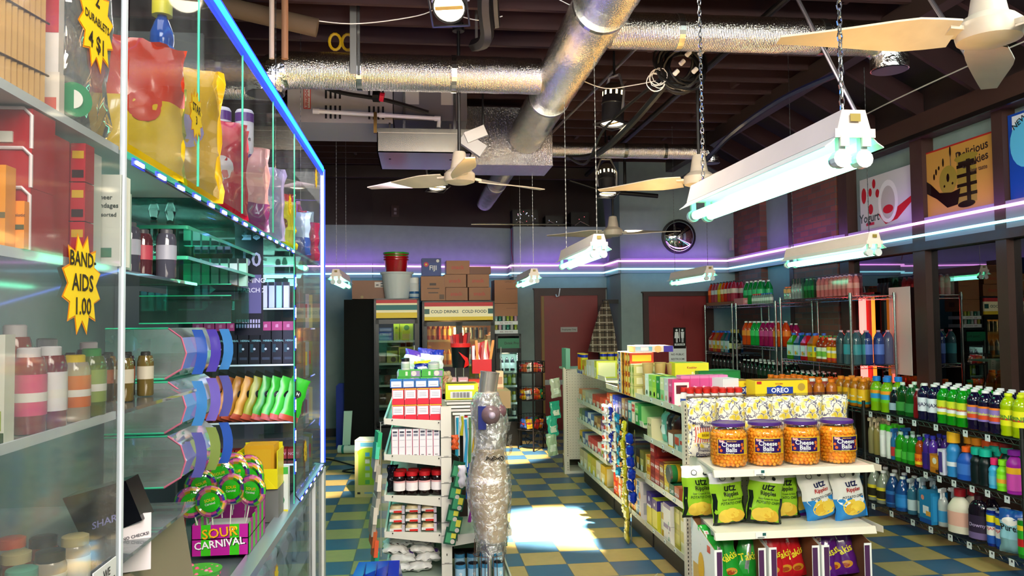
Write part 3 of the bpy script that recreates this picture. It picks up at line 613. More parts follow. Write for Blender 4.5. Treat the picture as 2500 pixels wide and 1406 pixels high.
# theatre lamps
def par(lb, loc, target, lit=True, sc=1.0):
    t = thing('theatre_lamp', lb, 'lamp', loc); d = Vector(target) - Vector(loc); q = d.to_track_quat('-Z', 'Y')
    ax = bpy.data.objects.new('lamp_housing', None)
    bpy.data.objects.remove(ax)
    MQ = q.to_matrix().to_4x4()
    GM = P((.05, .05, .055), .3, .7)
    m = MB(); m.lathe([(.108, .0), (.11, .01), (.105, .02), (.1, .03), (.1, .18), (.107, .185), (.107, .2), (.1, .21), (.1, .24)], GM, 24, M=MQ, caps=False); m.build('housing', t, smooth=True)
    m = MB(); m.lathe([(.1, .24), (.1, .30)], GM, 24, M=MQ); m.lathe([(.1, .30), (.09, .345), (.06, .375), (.0005, .385)], P((.16, .13, .10), .3, .8), 24, M=MQ)
    for i in range(12):
        a = i * PI / 6; m.add([(.1015 * math.cos(a - .09), .1015 * math.sin(a - .09), .255), (.1015 * math.cos(a + .09), .1015 * math.sin(a + .09), .255), (.1015 * math.cos(a + .09), .1015 * math.sin(a + .09), .295), (.1015 * math.cos(a - .09), .1015 * math.sin(a - .09), .295)], [(0, 1, 2, 3)], EM((1, .8, .45), 5, 'lamp_slot') if lit else BLACK, MQ)
    m.build('vented_cap', t, smooth=True)
    m = MB(); pts = [(.098 * math.cos(i * PI / 12), .098 * math.sin(i * PI / 12), .012) for i in range(24)]; m.add(pts, [tuple(range(24))], EM((1, .87, .62), 9, 'lamp_lens'), MQ)
    m.b(-.09, .09, -.012, .012, .004, .009, P('A08040', .5), MQ); m.build('lens', t)
    m = MB(); br = [(-.115, 0, .1), (-.13, 0, .28), (-.06, 0, .45), (.06, 0, .45), (.13, 0, .28), (.115, 0, .1)]
    for a, c in zip(br[:-1], br[1:]): m.cyl(MQ @ Vector(a), MQ @ Vector(c), .012, P((.5, .5, .5), .4, .8), 6)
    m.cyl(MQ @ Vector((0, 0, .45)), (MQ @ Vector((0, 0, .45)) + Vector((0, 0, max(.06, 4.32 - loc[2] - (MQ @ Vector((0, 0, .45))).z)))), .012, DARKIRON, 8); m.build('yoke', t)
    m = MB(); m.b(-.125, .125, -.125, -.115, -.012, .004, GM, MQ); m.b(-.125, .125, .115, .125, -.012, .004, GM, MQ); m.b(-.125, -.115, -.125, .125, -.012, .004, GM, MQ); m.b(.115, .125, -.125, .125, -.012, .004, GM, MQ); m.build('filter_frame', t)
par('big lit theatre lamp hanging right of the foil duct', (1.74, 6.85, 3.5), (1.5, 6.7, 0))
par('lit theatre lamp behind the white ceiling fan', (.23, 9.5, 3.36), (.45, 8.9, 0))
par('lit theatre lamp at the back beside the dark shelf', (2.29, 9.3, 3.27), (2.3, 8.8, 0))
par('tilted theatre lamp at the top edge showing its bright lens', (.20, 4.95, 3.74), (-.35, 2.4, .6))
# small junction lamp / camera on rod under drain pan
t = thing('wall_speaker', 'small grey tilted bracket box hanging near the foil plenum', 'bracket', (.50, 7.2, 3.38)); m = MB(); m.b(-.12, .12, -.02, .05, -.06, .06, P('8A8884', .4, .5), Matrix.Rotation(.6, 4, 'Y')); m.b(-.04, .16, -.05, .0, .02, .12, P('A09C96', .4, .5), Matrix.Rotation(-.4, 4, 'Y')); m.build('box_shell', t)
m = MB(); m.cyl((.1, 0, .08), (.1, 0, .75), .01, BLACK, 6); m.build('rod', t)
# ceiling fans
FANW = P((.62, .56, .46), .4, var=.35); RUST = P('9A6A28', .6)
def fan_blade(a, R=.86):
    m = MB(); M = Matrix.Rotation(a, 4, 'Z'); k = 8; L = []; 
    for i in range(k + 1):
        u = i / k; x = .14 + (R - .14) * u; wd = .075 + .035 * math.sin(PI * min(1, u * 2.2) / 2) - .075 * max(0, u - .25) / .75; tw = .35 * (1 - u) + .06; L.append((x, wd, tw))
    top, bot = [], []
    for x, wd, tw in L:
        for s in (-1, 1): top.append((x, s * wd * math.cos(tw), s * wd * math.sin(tw) + .004 - .02 * x)); bot.append((x, s * wd * math.cos(tw), s * wd * math.sin(tw) - .004 - .02 * x))
    n0 = len(top); fs = [(2 * i, 2 * i + 2, 2 * i + 3, 2 * i + 1) for i in range(k)]; fb = [(n0 + 2 * i, n0 + 2 * i + 1, n0 + 2 * i + 3, n0 + 2 * i + 2) for i in range(k)]
    ed = [(2 * i, n0 + 2 * i, n0 + 2 * i + 2, 2 * i + 2) for i in range(k)] + [(2 * i + 1, 2 * i + 3, n0 + 2 * i + 3, n0 + 2 * i + 1) for i in range(k)] + [(2 * k, n0 + 2 * k, n0 + 2 * k + 1, 2 * k + 1)]
    m.add(top + bot, fs + fb + ed, FANW, M)
    m.hull([(.10, -.03, -.012), (.18, -.05, -.02), (.18, .05, -.0), (.10, .03, -.0)], [(.10, -.03, .01), (.18, -.05, 0), (.18, .05, .02), (.10, .03, .015)], FANW, M); return m
fan_hub = MB(); fan_hub.lathe([(.0005, -.055), (.07, -.053), (.12, -.035), (.125, -.015), (.125, .03), (.1, .055), (.075, .07), (.07, .09), (.052, .2), (.045, .21), (.02, .215)], FANW, 28)
fan_hub = fan_hub.mesh('hub', True)
rod = MB(); rod.cyl((0, 0, .2), (0, 0, 1.22), .014, BLACK, 10); rod.cyl((0, 0, 1.2), (0, 0, 1.26), .05, BLACK, 12); rod = rod.mesh('rod')
def fan(lb, loc, angs):
    t = thing('ceiling_fan', lb, 'ceiling fan', loc, 0, 'white three-blade ceiling fans'); link('motor_housing', fan_hub, t); link('down_rod', rod, t)
    for a in angs: fan_blade(math.radians(a)).build('blade', t, smooth=True, ang=.5)
fan('white ceiling fan hanging in the middle, below the drain pan', (.33, 6.3, 2.90), (150, 30, 272))
fan('rusty white ceiling fan cut off by the top right corner', (2.33, 2.92, 2.90), (172, 52, 292))
fan('white ceiling fan partly hidden behind the near shop light', (2.3, 6.2, 2.88), (150, 30, 275))
fan('furthest ceiling fan, in front of the convex mirror', (2.5, 9.9, 2.87), (-22, 100, 165))
# hanging fluorescent shop lights
TUBE = EM((.20, 1.0, .60), 11, 'fluorescent_tube'); TUBEEND = P('C9D0D0', .3); HOUSE = P((.80, .70, .62), .4, var=.15); REFL = P((.72, .80, .74), .3)
L = 1.24
hs = MB(); hs.hull([(-.055, 0, 0), (.055, 0, 0), (.055, L, 0), (-.055, L, 0)], [(-.035, 0, .075), (.035, 0, .075), (.035, L, .075), (-.035, L, .075)], HOUSE)
hs.b(-.06, .06, -.006, 0, -.005, .02, HOUSE); hs.b(-.045, -.02, -.008, -.001, -.03, 0, HOUSE); hs.b(.02, .045, -.008, -.001, -.03, 0, HOUSE); hs.b(-.015, .015, -.0095, -.006, .04, .062, P('8A7A30', .4)); hs = hs.mesh('housing')
rf = MB()
for s in (-1, 1):
    q = [(s * .05, 0), (s * .07, -.02), (s * .088, -.032)]
    for a, c in zip(q[:-1], q[1:]): rf.hull([(a[0], 0, a[1]), (c[0], 0, c[1]), (c[0], L, c[1]), (a[0], L, a[1])], [(a[0], 0, a[1] + .003), (c[0], 0, c[1] + .003), (c[0], L, c[1] + .003), (a[0], L, a[1] + .003)], REFL)
rf = rf.mesh('reflector')
def tubem(x):
    m = MB(); m.cyl((x, .05, -.062), (x, L - .05, -.062), .019, TUBE, 14); m.cyl((x, .03, -.062), (x, .052, -.062), .0191, P('B8B8B8', .3, .8), 14); m.cyl((x, L - .052, -.062), (x, L - .03, -.062), .0191, P('B8B8B8', .3, .8), 14)
    return m.mesh('tube', True)
tb = [tubem(-.033), tubem(.033)]
sks = []
for y in (.018, L - .018):
    for x in (-.033, .033): k_ = MB(); k_.cyl((x, y - .012, -.062), (x, y + .012, -.062), .026, TUBEEND, 14); k_.b(x - .01, x + .01, y - .01, y + .01, -.04, .003, TUBEEND); sks.append(('socket', k_.mesh('socket')))
def chain(z0, z1, near):
    m = MB()
    if near:
        z = z0; i = 0
        while z < z1:
            p = [(.007 * math.cos(t * PI / 4) * 1, 0, z + .014 * math.sin(t * PI / 4) * 1.15) for t in range(8)]
            if i % 2: p = [(0, a, c) for a, _, c in p]
            m.tube(p, .0023, CHROME, 5, True); z += .0235; i += 1
    else:
        z = z0; i = 0
        while z < z1: m.b(-.003 if i % 2 else -.001, .003 if i % 2 else .001, -.001 if i % 2 else -.003, .001 if i % 2 else .003, z, z + .018, P('6E7070', .35, 1)); z += .02; i += 1
        m.b(-.0008, .0008, -.0008, .0008, z0, z1, P('6E7070', .35, 1))
    return m.mesh('chain')
CH = {l_: chain(.07, l_, l_ == 1.28) for l_ in (1.28, 1.9, 1.295, 1.25, 1.17)}
LIGHTS = [((1.22, 2.06, 2.245), 'large near fluorescent shop light glowing green white', 1), ((1.21, 5.18, 2.245), 'shop light hanging in front of the first red door', 0), ((3.12, 5.06, 2.245), 'shop light hanging beside the window above the drinks', 0),
          ((3.16, 8.25, 2.245), 'small far shop light above the restroom door', 0), ((1.27, 8.6, 2.245), 'small far shop light above the candy rack', 0), ((-.89, 8.6, 2.245), 'small far shop light left of the coolers', 0),
          ((-.95, 5.3, 2.245), 'shop light behind the acrylic enclosure', 0), ((3.12, 1.9, 2.245), 'shop light beyond the right edge of the view', 0), ((1.22, -1.2, 2.245), 'shop light behind the photographer', 0), ((3.12, -1.2, 2.245), 'shop light behind and right of the photographer', 0)]
for i, (p, lb, near) in enumerate(LIGHTS):
    t = thing('shop_light', lb, 'ceiling light', p, 0 if i != 5 else 0, 'fluorescent shop lights on chains')
    for nm, me in (('housing', hs), ('reflector', rf), ('tube', tb[0]), ('tube', tb[1]), *sks): link(nm, me, t)
    for y, l_ in zip((.06, L - .06), {0: (1.28, 1.28), 1: (1.295, 1.295), 2: (1.25, 1.9), 4: (1.17, 1.9)}.get(i, (1.9, 1.9))): link('chain', CH[l_], t, (0, y, 0))
# cable bundles, struts, coils
def cable(name, pts, r, mat, lb, cat='cable', n=6, group=None):
    m = MB(); k = []; P3 = [Vector(p) for p in pts]
    for i in range(len(P3) - 1):
        p0, p1, p2, p3 = P3[max(0, i - 1)], P3[i], P3[i + 1], P3[min(len(P3) - 1, i + 2)]
        for s in range(6):
            u = s / 6; k.append(.5 * ((2 * p1) + (-p0 + p2) * u + (2 * p0 - 5 * p1 + 4 * p2 - p3) * u * u + (-p0 + 3 * p1 - 3 * p2 + p3) * u ** 3))
    k.append(P3[-1]); m.tube(k, r, mat, n); o = m.build(name, smooth=True); tag(o, lb, cat, group); return o
def coilm(R, turns, r, mat, sq=1, jit=.02, seed=1):
    q = random.Random(seed); m = MB()
    for t in range(turns):
        cx, cz, rr = q.uniform(-jit, jit), q.uniform(-jit, jit), R * q.uniform(.75, 1.05); ph = q.uniform(0, PI); ax = q.uniform(-.5, .5)
        m.tube([(cx + rr * math.cos(a * PI / 9) * sq, ax * rr * math.sin(a * PI / 9 + ph) + q.uniform(-.01, .01), cz + rr * math.sin(a * PI / 9)) for a in range(18)], r, mat, 5, True)
    return m
t = thing('cable_tangle', 'big tangle of coiled black cables under the right duct', 'cable', (2.06, 5.9, 3.72)); coilm(.17, 16, .011, BLACK, 1, .05, 3).build('cable_coil', t, smooth=True)
m = MB()
for x, z in ((-.05, -.02), (.05, -.08), (.1, .06), (-.1, -.1), (.0, .05)): m.cyl((x, -.13, z), (x + .03, -.13, z + .03), .018, WHITE, 8)
m.build('white_tape', t); m = MB(); m.cyl((0, 0, .1), (0, 0, .45), .008, BLACK); m.build('hanging_cord', t)
cable('power_cable', [(1.95, 5.95, 3.6), (1.85, 6.6, 3.45), (1.72, 7.4, 3.35), (1.6, 8.3, 3.5)], .03, BLACK, 'thick black cable run from the tangle to the lamp')
cable('power_cable', [(1.93, 6.0, 3.66), (1.7, 6.9, 3.5), (1.66, 7.6, 3.3), (1.55, 8.0, 3.45)], .014, BLACK, 'thinner black cable sagging beside the lamp')
cable('power_cable', [(2.95, 5.1, 3.45), (2.75, 5.6, 3.4), (2.6, 6.2, 3.28), (2.52, 6.9, 3.1), (2.5, 7.6, 3.08)], .022, P('0C0F2A', .35), 'dark blue cable running from the right duct to the back')
cable('power_cable', [(.48, 5.0, 4.2), (.46, 5.3, 3.95), (.5, 5.6, 3.8), (.44, 6.0, 3.88)], .05, BLACK, 'black cable bundle dropping at the top centre')
cable('power_cable', [(.55, 5.0, 4.25), (.52, 5.2, 4.0), (.56, 5.5, 3.85)], .03, BLACK, 'second black cable bundle at the top centre')
t = thing('wire_coil', 'loose coil of thin white wire at the top centre', 'wire', (.62, 5.0, 3.98)); coilm(.09, 7, .003, WHITE, 1.2, .03, 5).build('wire_loops', t, smooth=True); m = MB(); m.tube([(.1, 0, 0), (.3, .1, -.08), (.45, .2, -.1)], .003, WHITE, 5); m.build('wire_tail', t)
t = thing('wire_coil', 'loose coil of white wire beside the cable tangle', 'wire', (1.86, 5.9, 3.62)); coilm(.07, 6, .003, WHITE, 1, .03, 6).build('wire_loops', t, smooth=True)
t = thing('wire_coil', 'loop of white wire at the top right corner', 'wire', (2.55, 3.6, 3.72)); coilm(.08, 4, .003, WHITE, 1.4, .02, 8).build('wire_loops', t, smooth=True)
for i, x in enumerate((-.56, -.66)):
    m = MB(); m.tube([(x + .045 * math.cos(a * PI / 7), 6.35, 4.0 + .065 * math.sin(a * PI / 7)) for a in range(14)], .012, P('C09A10', .4), 6, True); o = m.build('yellow_cable_loop', smooth=True); tag(o, ('right' if i == 0 else 'left') + ' one of two yellow cable loops above the left duct', 'cable')
cable('white_wire', [(-.95, 6.0, 4.06), (-.5, 6.0, 4.02), (0, 6.0, 4.1), (.2, 6.0, 4.2)], .004, WHITE, 'thin white wire sagging across the upper left joists', 'wire')
cable('white_wire', [(.16, 6.0, 4.22), (.3, 6.0, 4.12), (.5, 6.0, 4.08), (.66, 6.0, 4.12)], .004, WHITE, 'thin white wire sagging left of the bright lamp', 'wire')
cable('white_wire', [(1.35, 6.3, 3.72), (1.55, 6.3, 3.66), (1.75, 6.2, 3.66), (1.98, 6.0, 3.66)], .004, WHITE, 'thin white wire crossing from the duct to the tangle', 'wire')
cable('flexible_conduit', [(-1.0, 7.55, 4.08), (-.9, 7.5, 3.98), (-.7, 7.5, 3.92), (-.3, 7.5, 3.86), (.1, 7.5, 3.75)], .022, P('1A1818', .5), 'dark flexible conduit sagging across the air handler')
m = MB(); m.cyl((-.36, 7.47, 3.885), (-.32, 7.47, 3.878), .045, P('D02040', .4)); m.cyl((-.42, 7.48, 3.89), (-.36, 7.47, 3.885), .055, BLACK); o = m.build('pipe_clamp'); tag(o, 'black clamp with a pink band on the conduit', 'clamp')
for a, c, lb in (((2.62, 5.1, 3.98), (2.95, 4.9, 3.05), 'silver strut slanting down behind the near light chain'), ((3.05, 4.5, 3.95), (3.25, 4.2, 3.2), 'silver strut slanting down beside the top right fan'), ((1.42, 9.0, 3.8), (1.9, 6.4, 4.1), 'thin diagonal rod beside the main duct')):
    m = MB(); m.cyl(a, c, .014, P('9A96A0', .3, .9), 8); o = m.build('metal_strut', smooth=True); tag(o, lb, 'strut')
cable('cable_tray_wires', [(4.3, 7.6, 3.68), (4.2, 6.4, 3.66), (4.35, 5.4, 3.72), (4.4, 4.2, 3.7)], .006, P('B8B4A8', .5), 'pale wires running under the sloped rafters', 'wire')
cable('cable_tray_wires', [(4.2, 9.6, 3.72), (4.15, 8.4, 3.66), (4.3, 7.6, 3.7)], .006, P('B8B4A8', .5), 'pale wire further back under the sloped rafters', 'wire')
m = MB(); m.cyl((.7, 10.5, 3.05), (2.0, 10.5, 3.05), .012, P('8A8A8A', .3, .9), 8); o = m.build('pipe_rail'); tag(o, 'thin horizontal pipe rail under the dark far wall', 'pipe')
m = MB(); m.cyl((2.55, 10.2, 3.45), (3.2, 10.2, 3.4), .03, BLACK); m.cyl((2.0, 10.2, 3.6), (2.6, 10.2, 3.42), .015, BLACK); m.cyl((2.75, 10.2, 3.45), (2.75, 10.2, 4.1), .02, BLACK); o = m.build('black_rigging_bar'); tag(o, 'black rigging bar in front of the upper teal wall', 'bar')
# equipment on top of the door enclosure
for x, wd, h, lb in ((1.72, .42, .3, 'dark electronics rack with small lights on the ledge'), (2.2, .3, .2, 'black equipment box on the ledge above the door'), (2.62, .3, .26, 'black loudspeaker box on the ledge')):
    t = thing('equipment_box', lb, 'electronics', (x, 12.7, 3.25)); m = MB(); m.b(-wd / 2, wd / 2, -.15, .15, 0, h, P('0B0C10', .5)); m.build('box_case', t)
    m = MB(); q = random.Random(int(x * 10))
    for k in range(16 if x < 2 else 3): a, z = q.uniform(-wd / 2.4, wd / 2.4), q.uniform(.04, h - .04); m.b(a, a + .008, -.153, -.15, z, z + .008, EM(q.choice([(1, .15, .2), (.5, .6, 1), (.8, .8, 1)]), 3, 'indicator'))
    m.build('indicator_lights', t)
m = MB()
for k in range(5): m.tube([(1.5 + .25 * k, 12.45 - .02 * k, 3.27), (1.6 + .25 * k, 12.42, 3.34), (1.75 + .25 * k, 12.44, 3.27)], .006, BLACK if k % 2 else P('8A8070', .5), 5)
o = m.build('loose_cables'); tag(o, 'loose cables lying along the ledge above the door', 'cable')
cable('power_cable', [(1.47, 12.36, 3.2), (1.46, 12.33, 2.9), (1.48, 12.34, 2.7)], .006, P('702028', .5), 'thin reddish cord hanging down the wall corner')
# ================================================================ gondola shelving (long right run and its end cap)
SHELF = P('C9CBB8', .4); SHELFW = P('DDD6C4', .4); UPR = P('D8D0BC', .4); SLOT = P('15130F', .8)
def pegboard(m, x0, x1, y, z0, z1, mat, face=-1):
    """board in the xz plane with rows of holes drawn on both faces"""
    m.b(x0, x1, y - .003, y + .003, z0, z1, mat); vs = []; fs = []
    z = z0 + .02
    while z < z1 - .01:
        x = x0 + .02
        while x < x1 - .01:
            i = len(vs); q = y + face * .0036; vs += [(x - .0035, q, z), (x, q, z - .0035), (x + .0035, q, z), (x, q, z + .0035)]; fs.append((i, i + 1, i + 2, i + 3)); x += .0254 * 1.3
        z += .0254 * 1.3
    m.add(vs, fs, SLOT)
def slots(m, x, y, z0, z1, nx=0):
    vs = []; fs = []; z = z0
    while z < z1: i = len(vs); vs += [(x - .003, y, z), (x + .003, y, z), (x + .003, y, z + .014), (x - .003, y, z + .014)]; fs.append((i, i + 1, i + 2, i + 3)); z += .026
    m.add(vs, fs, SLOT)
def tags_on(m, x, ys, z, dz=.02):
    for y in ys: m.b(x - .003, x - .001, y - .02, y + .02, z - dz, z + dz * .6, P('D8E4E0', .5)); m.b(x - .0036, x - .003, y + .002, y + .016, z - dz * .8, z - .002, P('1E4A48', .5))
def side_section(lb, ya, yb, zs, xf=1.70, xb=2.17, top=1.20):
    t = thing('gondola_shelf_unit', lb, 'shelving', (0, 0, 0))
    m = MB(); m.b(xb - .01, xb + .01, ya + .012, yb - .012, .1, top, UPR); m.build('back_panel', t)
    for y in (ya + .012, yb - .012):
        m = MB(); m.b(xb - .025, xb + .025, y - .012, y + .012, 0, top, UPR); m.build('upright', t)
    for i, z in enumerate(zs):
        base = i == len(zs) - 1
        m = MB(); m.b(xf + .004, xb - .01, ya + .004, yb - .004, z - .045, z - .035, SHELF); m.hull([(xf, ya + .002, z - .045), (xf + .012, ya + .002, z - .045), (xf + .012, yb - .002, z - .045), (xf, yb - .002, z - .045)], [(xf - .006, ya + .002, z), (xf - .002, ya + .002, z), (xf - .002, yb - .002, z), (xf - .006, yb - .002, z)], SHELF)
        for y in (ya + .006, yb - .008): m.hull([(xf + .01, y, z - .05), (xb - .02, y, z - .10 if not base else z - .05), (xb - .02, y + .002, z - .10 if not base else z - .05), (xf + .01, y + .002, z - .05)], [(xf + .01, y, z - .035), (xb - .02, y, z - .035), (xb - .02, y + .002, z - .035), (xf + .01, y + .002, z - .035)], SHELF)
        tags_on(m, xf - .005, [ya + (yb - ya) * f for f in (.2, .45, .75)], z - .018, .014)
        m.build('shelf', t)
    m = MB(); m.b(xf + .06, xf + .07, ya + .01, yb - .01, 0, zs[-1] - .045, P('3A3630', .6)); m.build('kick_plate', t)
    return t
GS = {'near': (4.99, 5.87, (1.165, .867, .545, .21)), 'middle': (5.89, 7.08, (1.16, .955, .56, .21)), 'far': (7.10, 8.42, (1.215, .90, .69, .455, .21))}
for k, (a, c, zs) in GS.items(): side_section('%s section of the long cream gondola run' % k, a, c, zs)
# end cap facing the camera
t = thing('end_cap_unit', 'cream end cap shelf unit holding cheese balls and chips', 'shelving', (0, 0, 0))
m = MB(); pegboard(m, 1.73, 2.69, 4.95, .1, 1.2, SHELFW); m.build('pegboard_back', t)
for x in (1.715, 2.70):
    m = MB(); m.b(x - .022, x + .022, 4.93, 4.98, 0, 1.205, UPR); slots(m, x + .012, 4.9295, .05, 1.19); slots(m, x - .012, 4.9295, .05, 1.19)
    for z in (.3, .55, .8, 1.05): m.b(x - .022, x + .022, 4.929, 4.93, z, z + .002, SLOT)
    m.build('upright', t)
for z in (.87, .515):
    m = MB(); m.hull([(1.68, 4.37, z - .014), (2.63, 4.37, z - .014), (2.69, 4.94, z - .014), (1.74, 4.94, z - .014)], [(1.68, 4.37, z), (2.63, 4.37, z), (2.69, 4.94, z), (1.74, 4.94, z)], SHELFW); m.hull([(1.665, 4.345, z - .038), (2.64, 4.345, z - .038), (2.64, 4.375, z - .038), (1.665, 4.375, z - .038)], [(1.665, 4.36, z + .001), (2.64, 4.36, z + .001), (2.64, 4.375, z + .001), (1.665, 4.375, z + .001)], SHELFW)
    for x in (1.722, 2.686): m.hull([(x, 4.36, z - .038), (x + .003, 4.36, z - .038), (x + .003, 4.93, z - .11), (x, 4.93, z - .11)], [(x, 4.36, z - .002), (x + .003, 4.36, z - .002), (x + .003, 4.93, z - .002), (x, 4.93, z - .002)], SHELFW)
    sh = m.build('shelf', t)
    m = MB(); m.b(1.90, 1.965, 4.339, 4.345, z - .035, z - .002, WHITE); m.b(1.94, 1.96, 4.3375, 4.339, z - .02, z - .004, P('1E5A58', .5)); m.b(1.91, 1.95, 4.3375, 4.339, z - .032, z - .026, P('666', .5) if 0 else P('777777', .5)); m.build('price_tag', sh)
m = MB(); m.b(1.72, 2.69, 4.33, 4.94, .06, .10, SHELFW); m.b(1.74, 2.67, 4.42, 4.43, 0, .06, P('3A3630', .6)); m.build('base_deck', t)
# far pegboard unit
t = thing('pegboard_unit', 'cream pegboard shelf unit standing across the far end of the aisle', 'shelving', (0, 0, 0))
m = MB(); pegboard(m, 1.68, 2.6, 8.87, .16, 1.18, UPR); m.build('pegboard', t)
for x in (1.655, 2.62):
    m = MB(); m.b(x - .028, x + .028, 8.84, 8.90, 0, 1.2, UPR); slots(m, x + .01, 8.8395, .04, .12); slots(m, x + .01, 8.8395, .2, 1.18); m.build('upright', t)
m = MB(); m.b(1.68, 2.6, 8.85, 9.25, .0, .03, UPR); m.b(1.68, 2.6, 9.22, 9.25, 0, .16, P('5A5040', .6)); m.b(1.68, 2.6, 8.9, 9.25, .15, .17, UPR); m.build('base_deck', t)
m = MB(); m.b(1.66, 2.6, 8.9, 9.3, 1.17, 1.19, P('9FB8A8', .4)); m.build('top_shelf', t)

# ---------------------------------------------------------------- end cap goods
PURL, YEL, REDT = P('2A1258', .35), P('E8B418', .4), P('C8201C', .4)
def barrel():
    out = []
    pr = [(.088, 0), (.104, .008), (.110, .03), (.110, .19), (.106, .205), (.092, .222), (.090, .238)]
    m = MB(); m.lathe(pr, CLEAR('FFFDF8', .16, 0, .03), 28); out.append(('clear_jar', m.mesh('jar', True)))
    q = random.Random(3); m = MB(); OR = P((1.0, .46, .02), .6); OR2 = P((1.0, .36, .01), .6)
    m.lathe([(.07, .006), (.092, .03), (.092, .195), (.075, .215), (.0005, .22)], OR2, 20)
    for j in range(11):
        for i in range(23):
            a = (i + .5 * (j % 2) + q.uniform(-.2, .2)) * 2 * PI / 23; z = .016 + j * .0185 + q.uniform(-.003, .003); rr = .094 if z < .19 else .084
            if z < .02: rr = .088
            r = q.uniform(.0105, .0125); m.ball((rr * math.cos(a), rr * math.sin(a), z), r, OR if q.random() > .25 else OR2, 6)
    out.append(('cheese_puffs', m.mesh('puffs', True)))
    m = MB(); m.lathe([(.094, .234), (.096, .236), (.096, .25), (.092, .254), (.084, .254), (.082, .251), (.0005, .251)], P('4A2878', .35), 28); out.append(('purple_lid', m.mesh('lid', True)))
    m = MB(); R = .1113; a0, a1 = -PI / 2 - .62, -PI / 2 + .78
    def band(a, c, z0, z1, mat, e): m.add([((R + e) * math.cos(a + (c - a) * i / 10), (R + e) * math.sin(a + (c - a) * i / 10), z) for i in range(11) for z in (z0, z1)], [(2 * i, 2 * i + 2, 2 * i + 3, 2 * i + 1) for i in range(10)], mat)
    band(a0 - .04, a1 + .28, .078, .168, YEL, 0); band(a0, a1 + .02, .083, .163, PURL, .0006); band(a1 + .05, a1 + .2, .083, .163, P('B8A020', .4), .0006)
    for da, z, rr in ((-.58, .12, .008), (.62, .135, .01), (.66, .115, .01), (-.5, .10, .009), (.55, .10, .007)):
        m.add([((R + .001) * math.cos(-PI / 2 + .05 + da + rr / R * math.cos(i * PI / 5)), (R + .001) * math.sin(-PI / 2 + .05 + da + rr / R * math.cos(i * PI / 5)), z + rr * math.sin(i * PI / 5)) for i in range(10)], [tuple(range(10))], P('D06018', .5))
    for tx, sz, z, da, c in (('Cheese', .036, .135, .06, WHITE), ('Balls', .036, .106, .08, WHITE), ('UTZ', .017, .154, -.42, REDT), ('Baked Cheddar', .009, .155, .1, YEL), ('NET WT 23 OZ', .007, .0865, .0, WHITE)): m.wraptext(tx, sz, c, R + .0018, z, -PI / 2 + da, width=.13)
    band(-PI / 2 - .55, -PI / 2 - .28, .147, .161, P('E8E0D8', .4), .0008)
    out.append(('label', m.mesh('label', True))); return out
bm = barrel()
for i, x in enumerate((1.815, 2.04, 2.265, 2.495)):
    put('cheese_ball_barrel', bm, (x, 4.50, .871), -.32 if i < 3 else -.08, 'clear barrel of orange cheese balls with purple lid, %s' % nth(i, 4), 'snack jar', 'cheese ball barrels on the end cap')
def popmat():
    m, n, l, b = _new('popcorn_print'); co = n.new('ShaderNodeTexCoord'); no = n.new('ShaderNodeTexNoise'); no.inputs['Scale'].default_value = 22
    l.new(co.outputs['Object'], no.inputs['Vector']); mx = n.new('ShaderNodeMixRGB'); mx.inputs[0].default_value = .06; l.new(co.outputs['Object'], mx.inputs[1]); l.new(no.outputs['Color'], mx.inputs[2])
    v = n.new('ShaderNodeTexVoronoi'); v.feature = 'DISTANCE_TO_EDGE'; v.inputs['Scale'].default_value = 23; l.new(mx.outputs[0], v.inputs['Vector'])
    v2 = n.new('ShaderNodeTexVoronoi'); v2.inputs['Scale'].default_value = 23; l.new(mx.outputs[0], v2.inputs['Vector'])
    lt = n.new('ShaderNodeMath'); lt.operation = 'LESS_THAN'; lt.inputs[1].default_value = .045; l.new(v.outputs['Distance'], lt.inputs[0])
    cr = n.new('ShaderNodeValToRGB'); cr.color_ramp.elements[0].position = .25; cr.color_ramp.elements[0].color = (.72, .55, .05, 1); cr.color_ramp.elements[1].position = .55; cr.color_ramp.elements[1].color = (.85, .82, .66, 1); l.new(v2.outputs['Distance'], cr.inputs[0])
    m2 = n.new('ShaderNodeMixRGB'); l.new(lt.outputs[0], m2.inputs[0]); l.new(cr.outputs[0], m2.inputs[1]); m2.inputs[2].default_value = (.13, .12, .2, 1); l.new(m2.outputs[0], b.inputs['Base Color'])
    b.inputs['Roughness'].default_value = .3; return m
POP = popmat(); BW = P('E4DED2', .3); NAVY = P('1E1A4A', .4)
def popbag(seed):
    art = [('r', .08, .92, .13, .60, BW)]
    for k in range(9): art.append(('r', .16 + k * .078, .19 + k * .078, .26, .52, P('C8402A', .4)))
    art += [('o', .5, .38, .30, .06, P('E8C820', .4)), ('o', .5, .22, .33, .05, POP), ('t', "BRIM'S", .5, .38, .06, P('8A6A10', .4), .5), ('t', 'Movie Theater', .5, .585, .075, NAVY), ('t', 'Butter', .5, .53, .075, NAVY, .5), ('r', .0 + .06, .94, .0 + .03, .14, BW), ('t', 'Premium', .5, .125, .075, NAVY, .75), ('t', 'Popcorn', .5, .055, .1, NAVY, .9)]
    return bag(.20, .37, .09, [(1.0, POP)], seed, .006, art, 16)
for i, x in enumerate((1.765, 1.965, 2.14, 2.30, 2.47, 2.65)):
    t = thing('popcorn_bag', 'white and yellow movie theater popcorn bag, %s of six' % nth(i, 6), 'snack bag', (x, 4.80 + .02 * (i % 2), .871), rnd.uniform(-.08, .08), 'popcorn bags behind the cheese ball barrels')
    popbag(i + 1).build('bag_body', t, smooth=True, ang=2)
    m = MB(); m.b(-.1, .1, -.003, .003, .355, .385, CLEAR('F0F0F0', .5)); m.build('clear_crimp', t)
LIME, WTOP, DK, CHIP, BLU = P((.27, .52, .02), .25), P('E6E6E2', .25), P('0E1A12', .25), P((.80, .55, .06), .4), P((.02, .23, .62), .25)
CHIP2 = P((.72, .42, .03), .4)
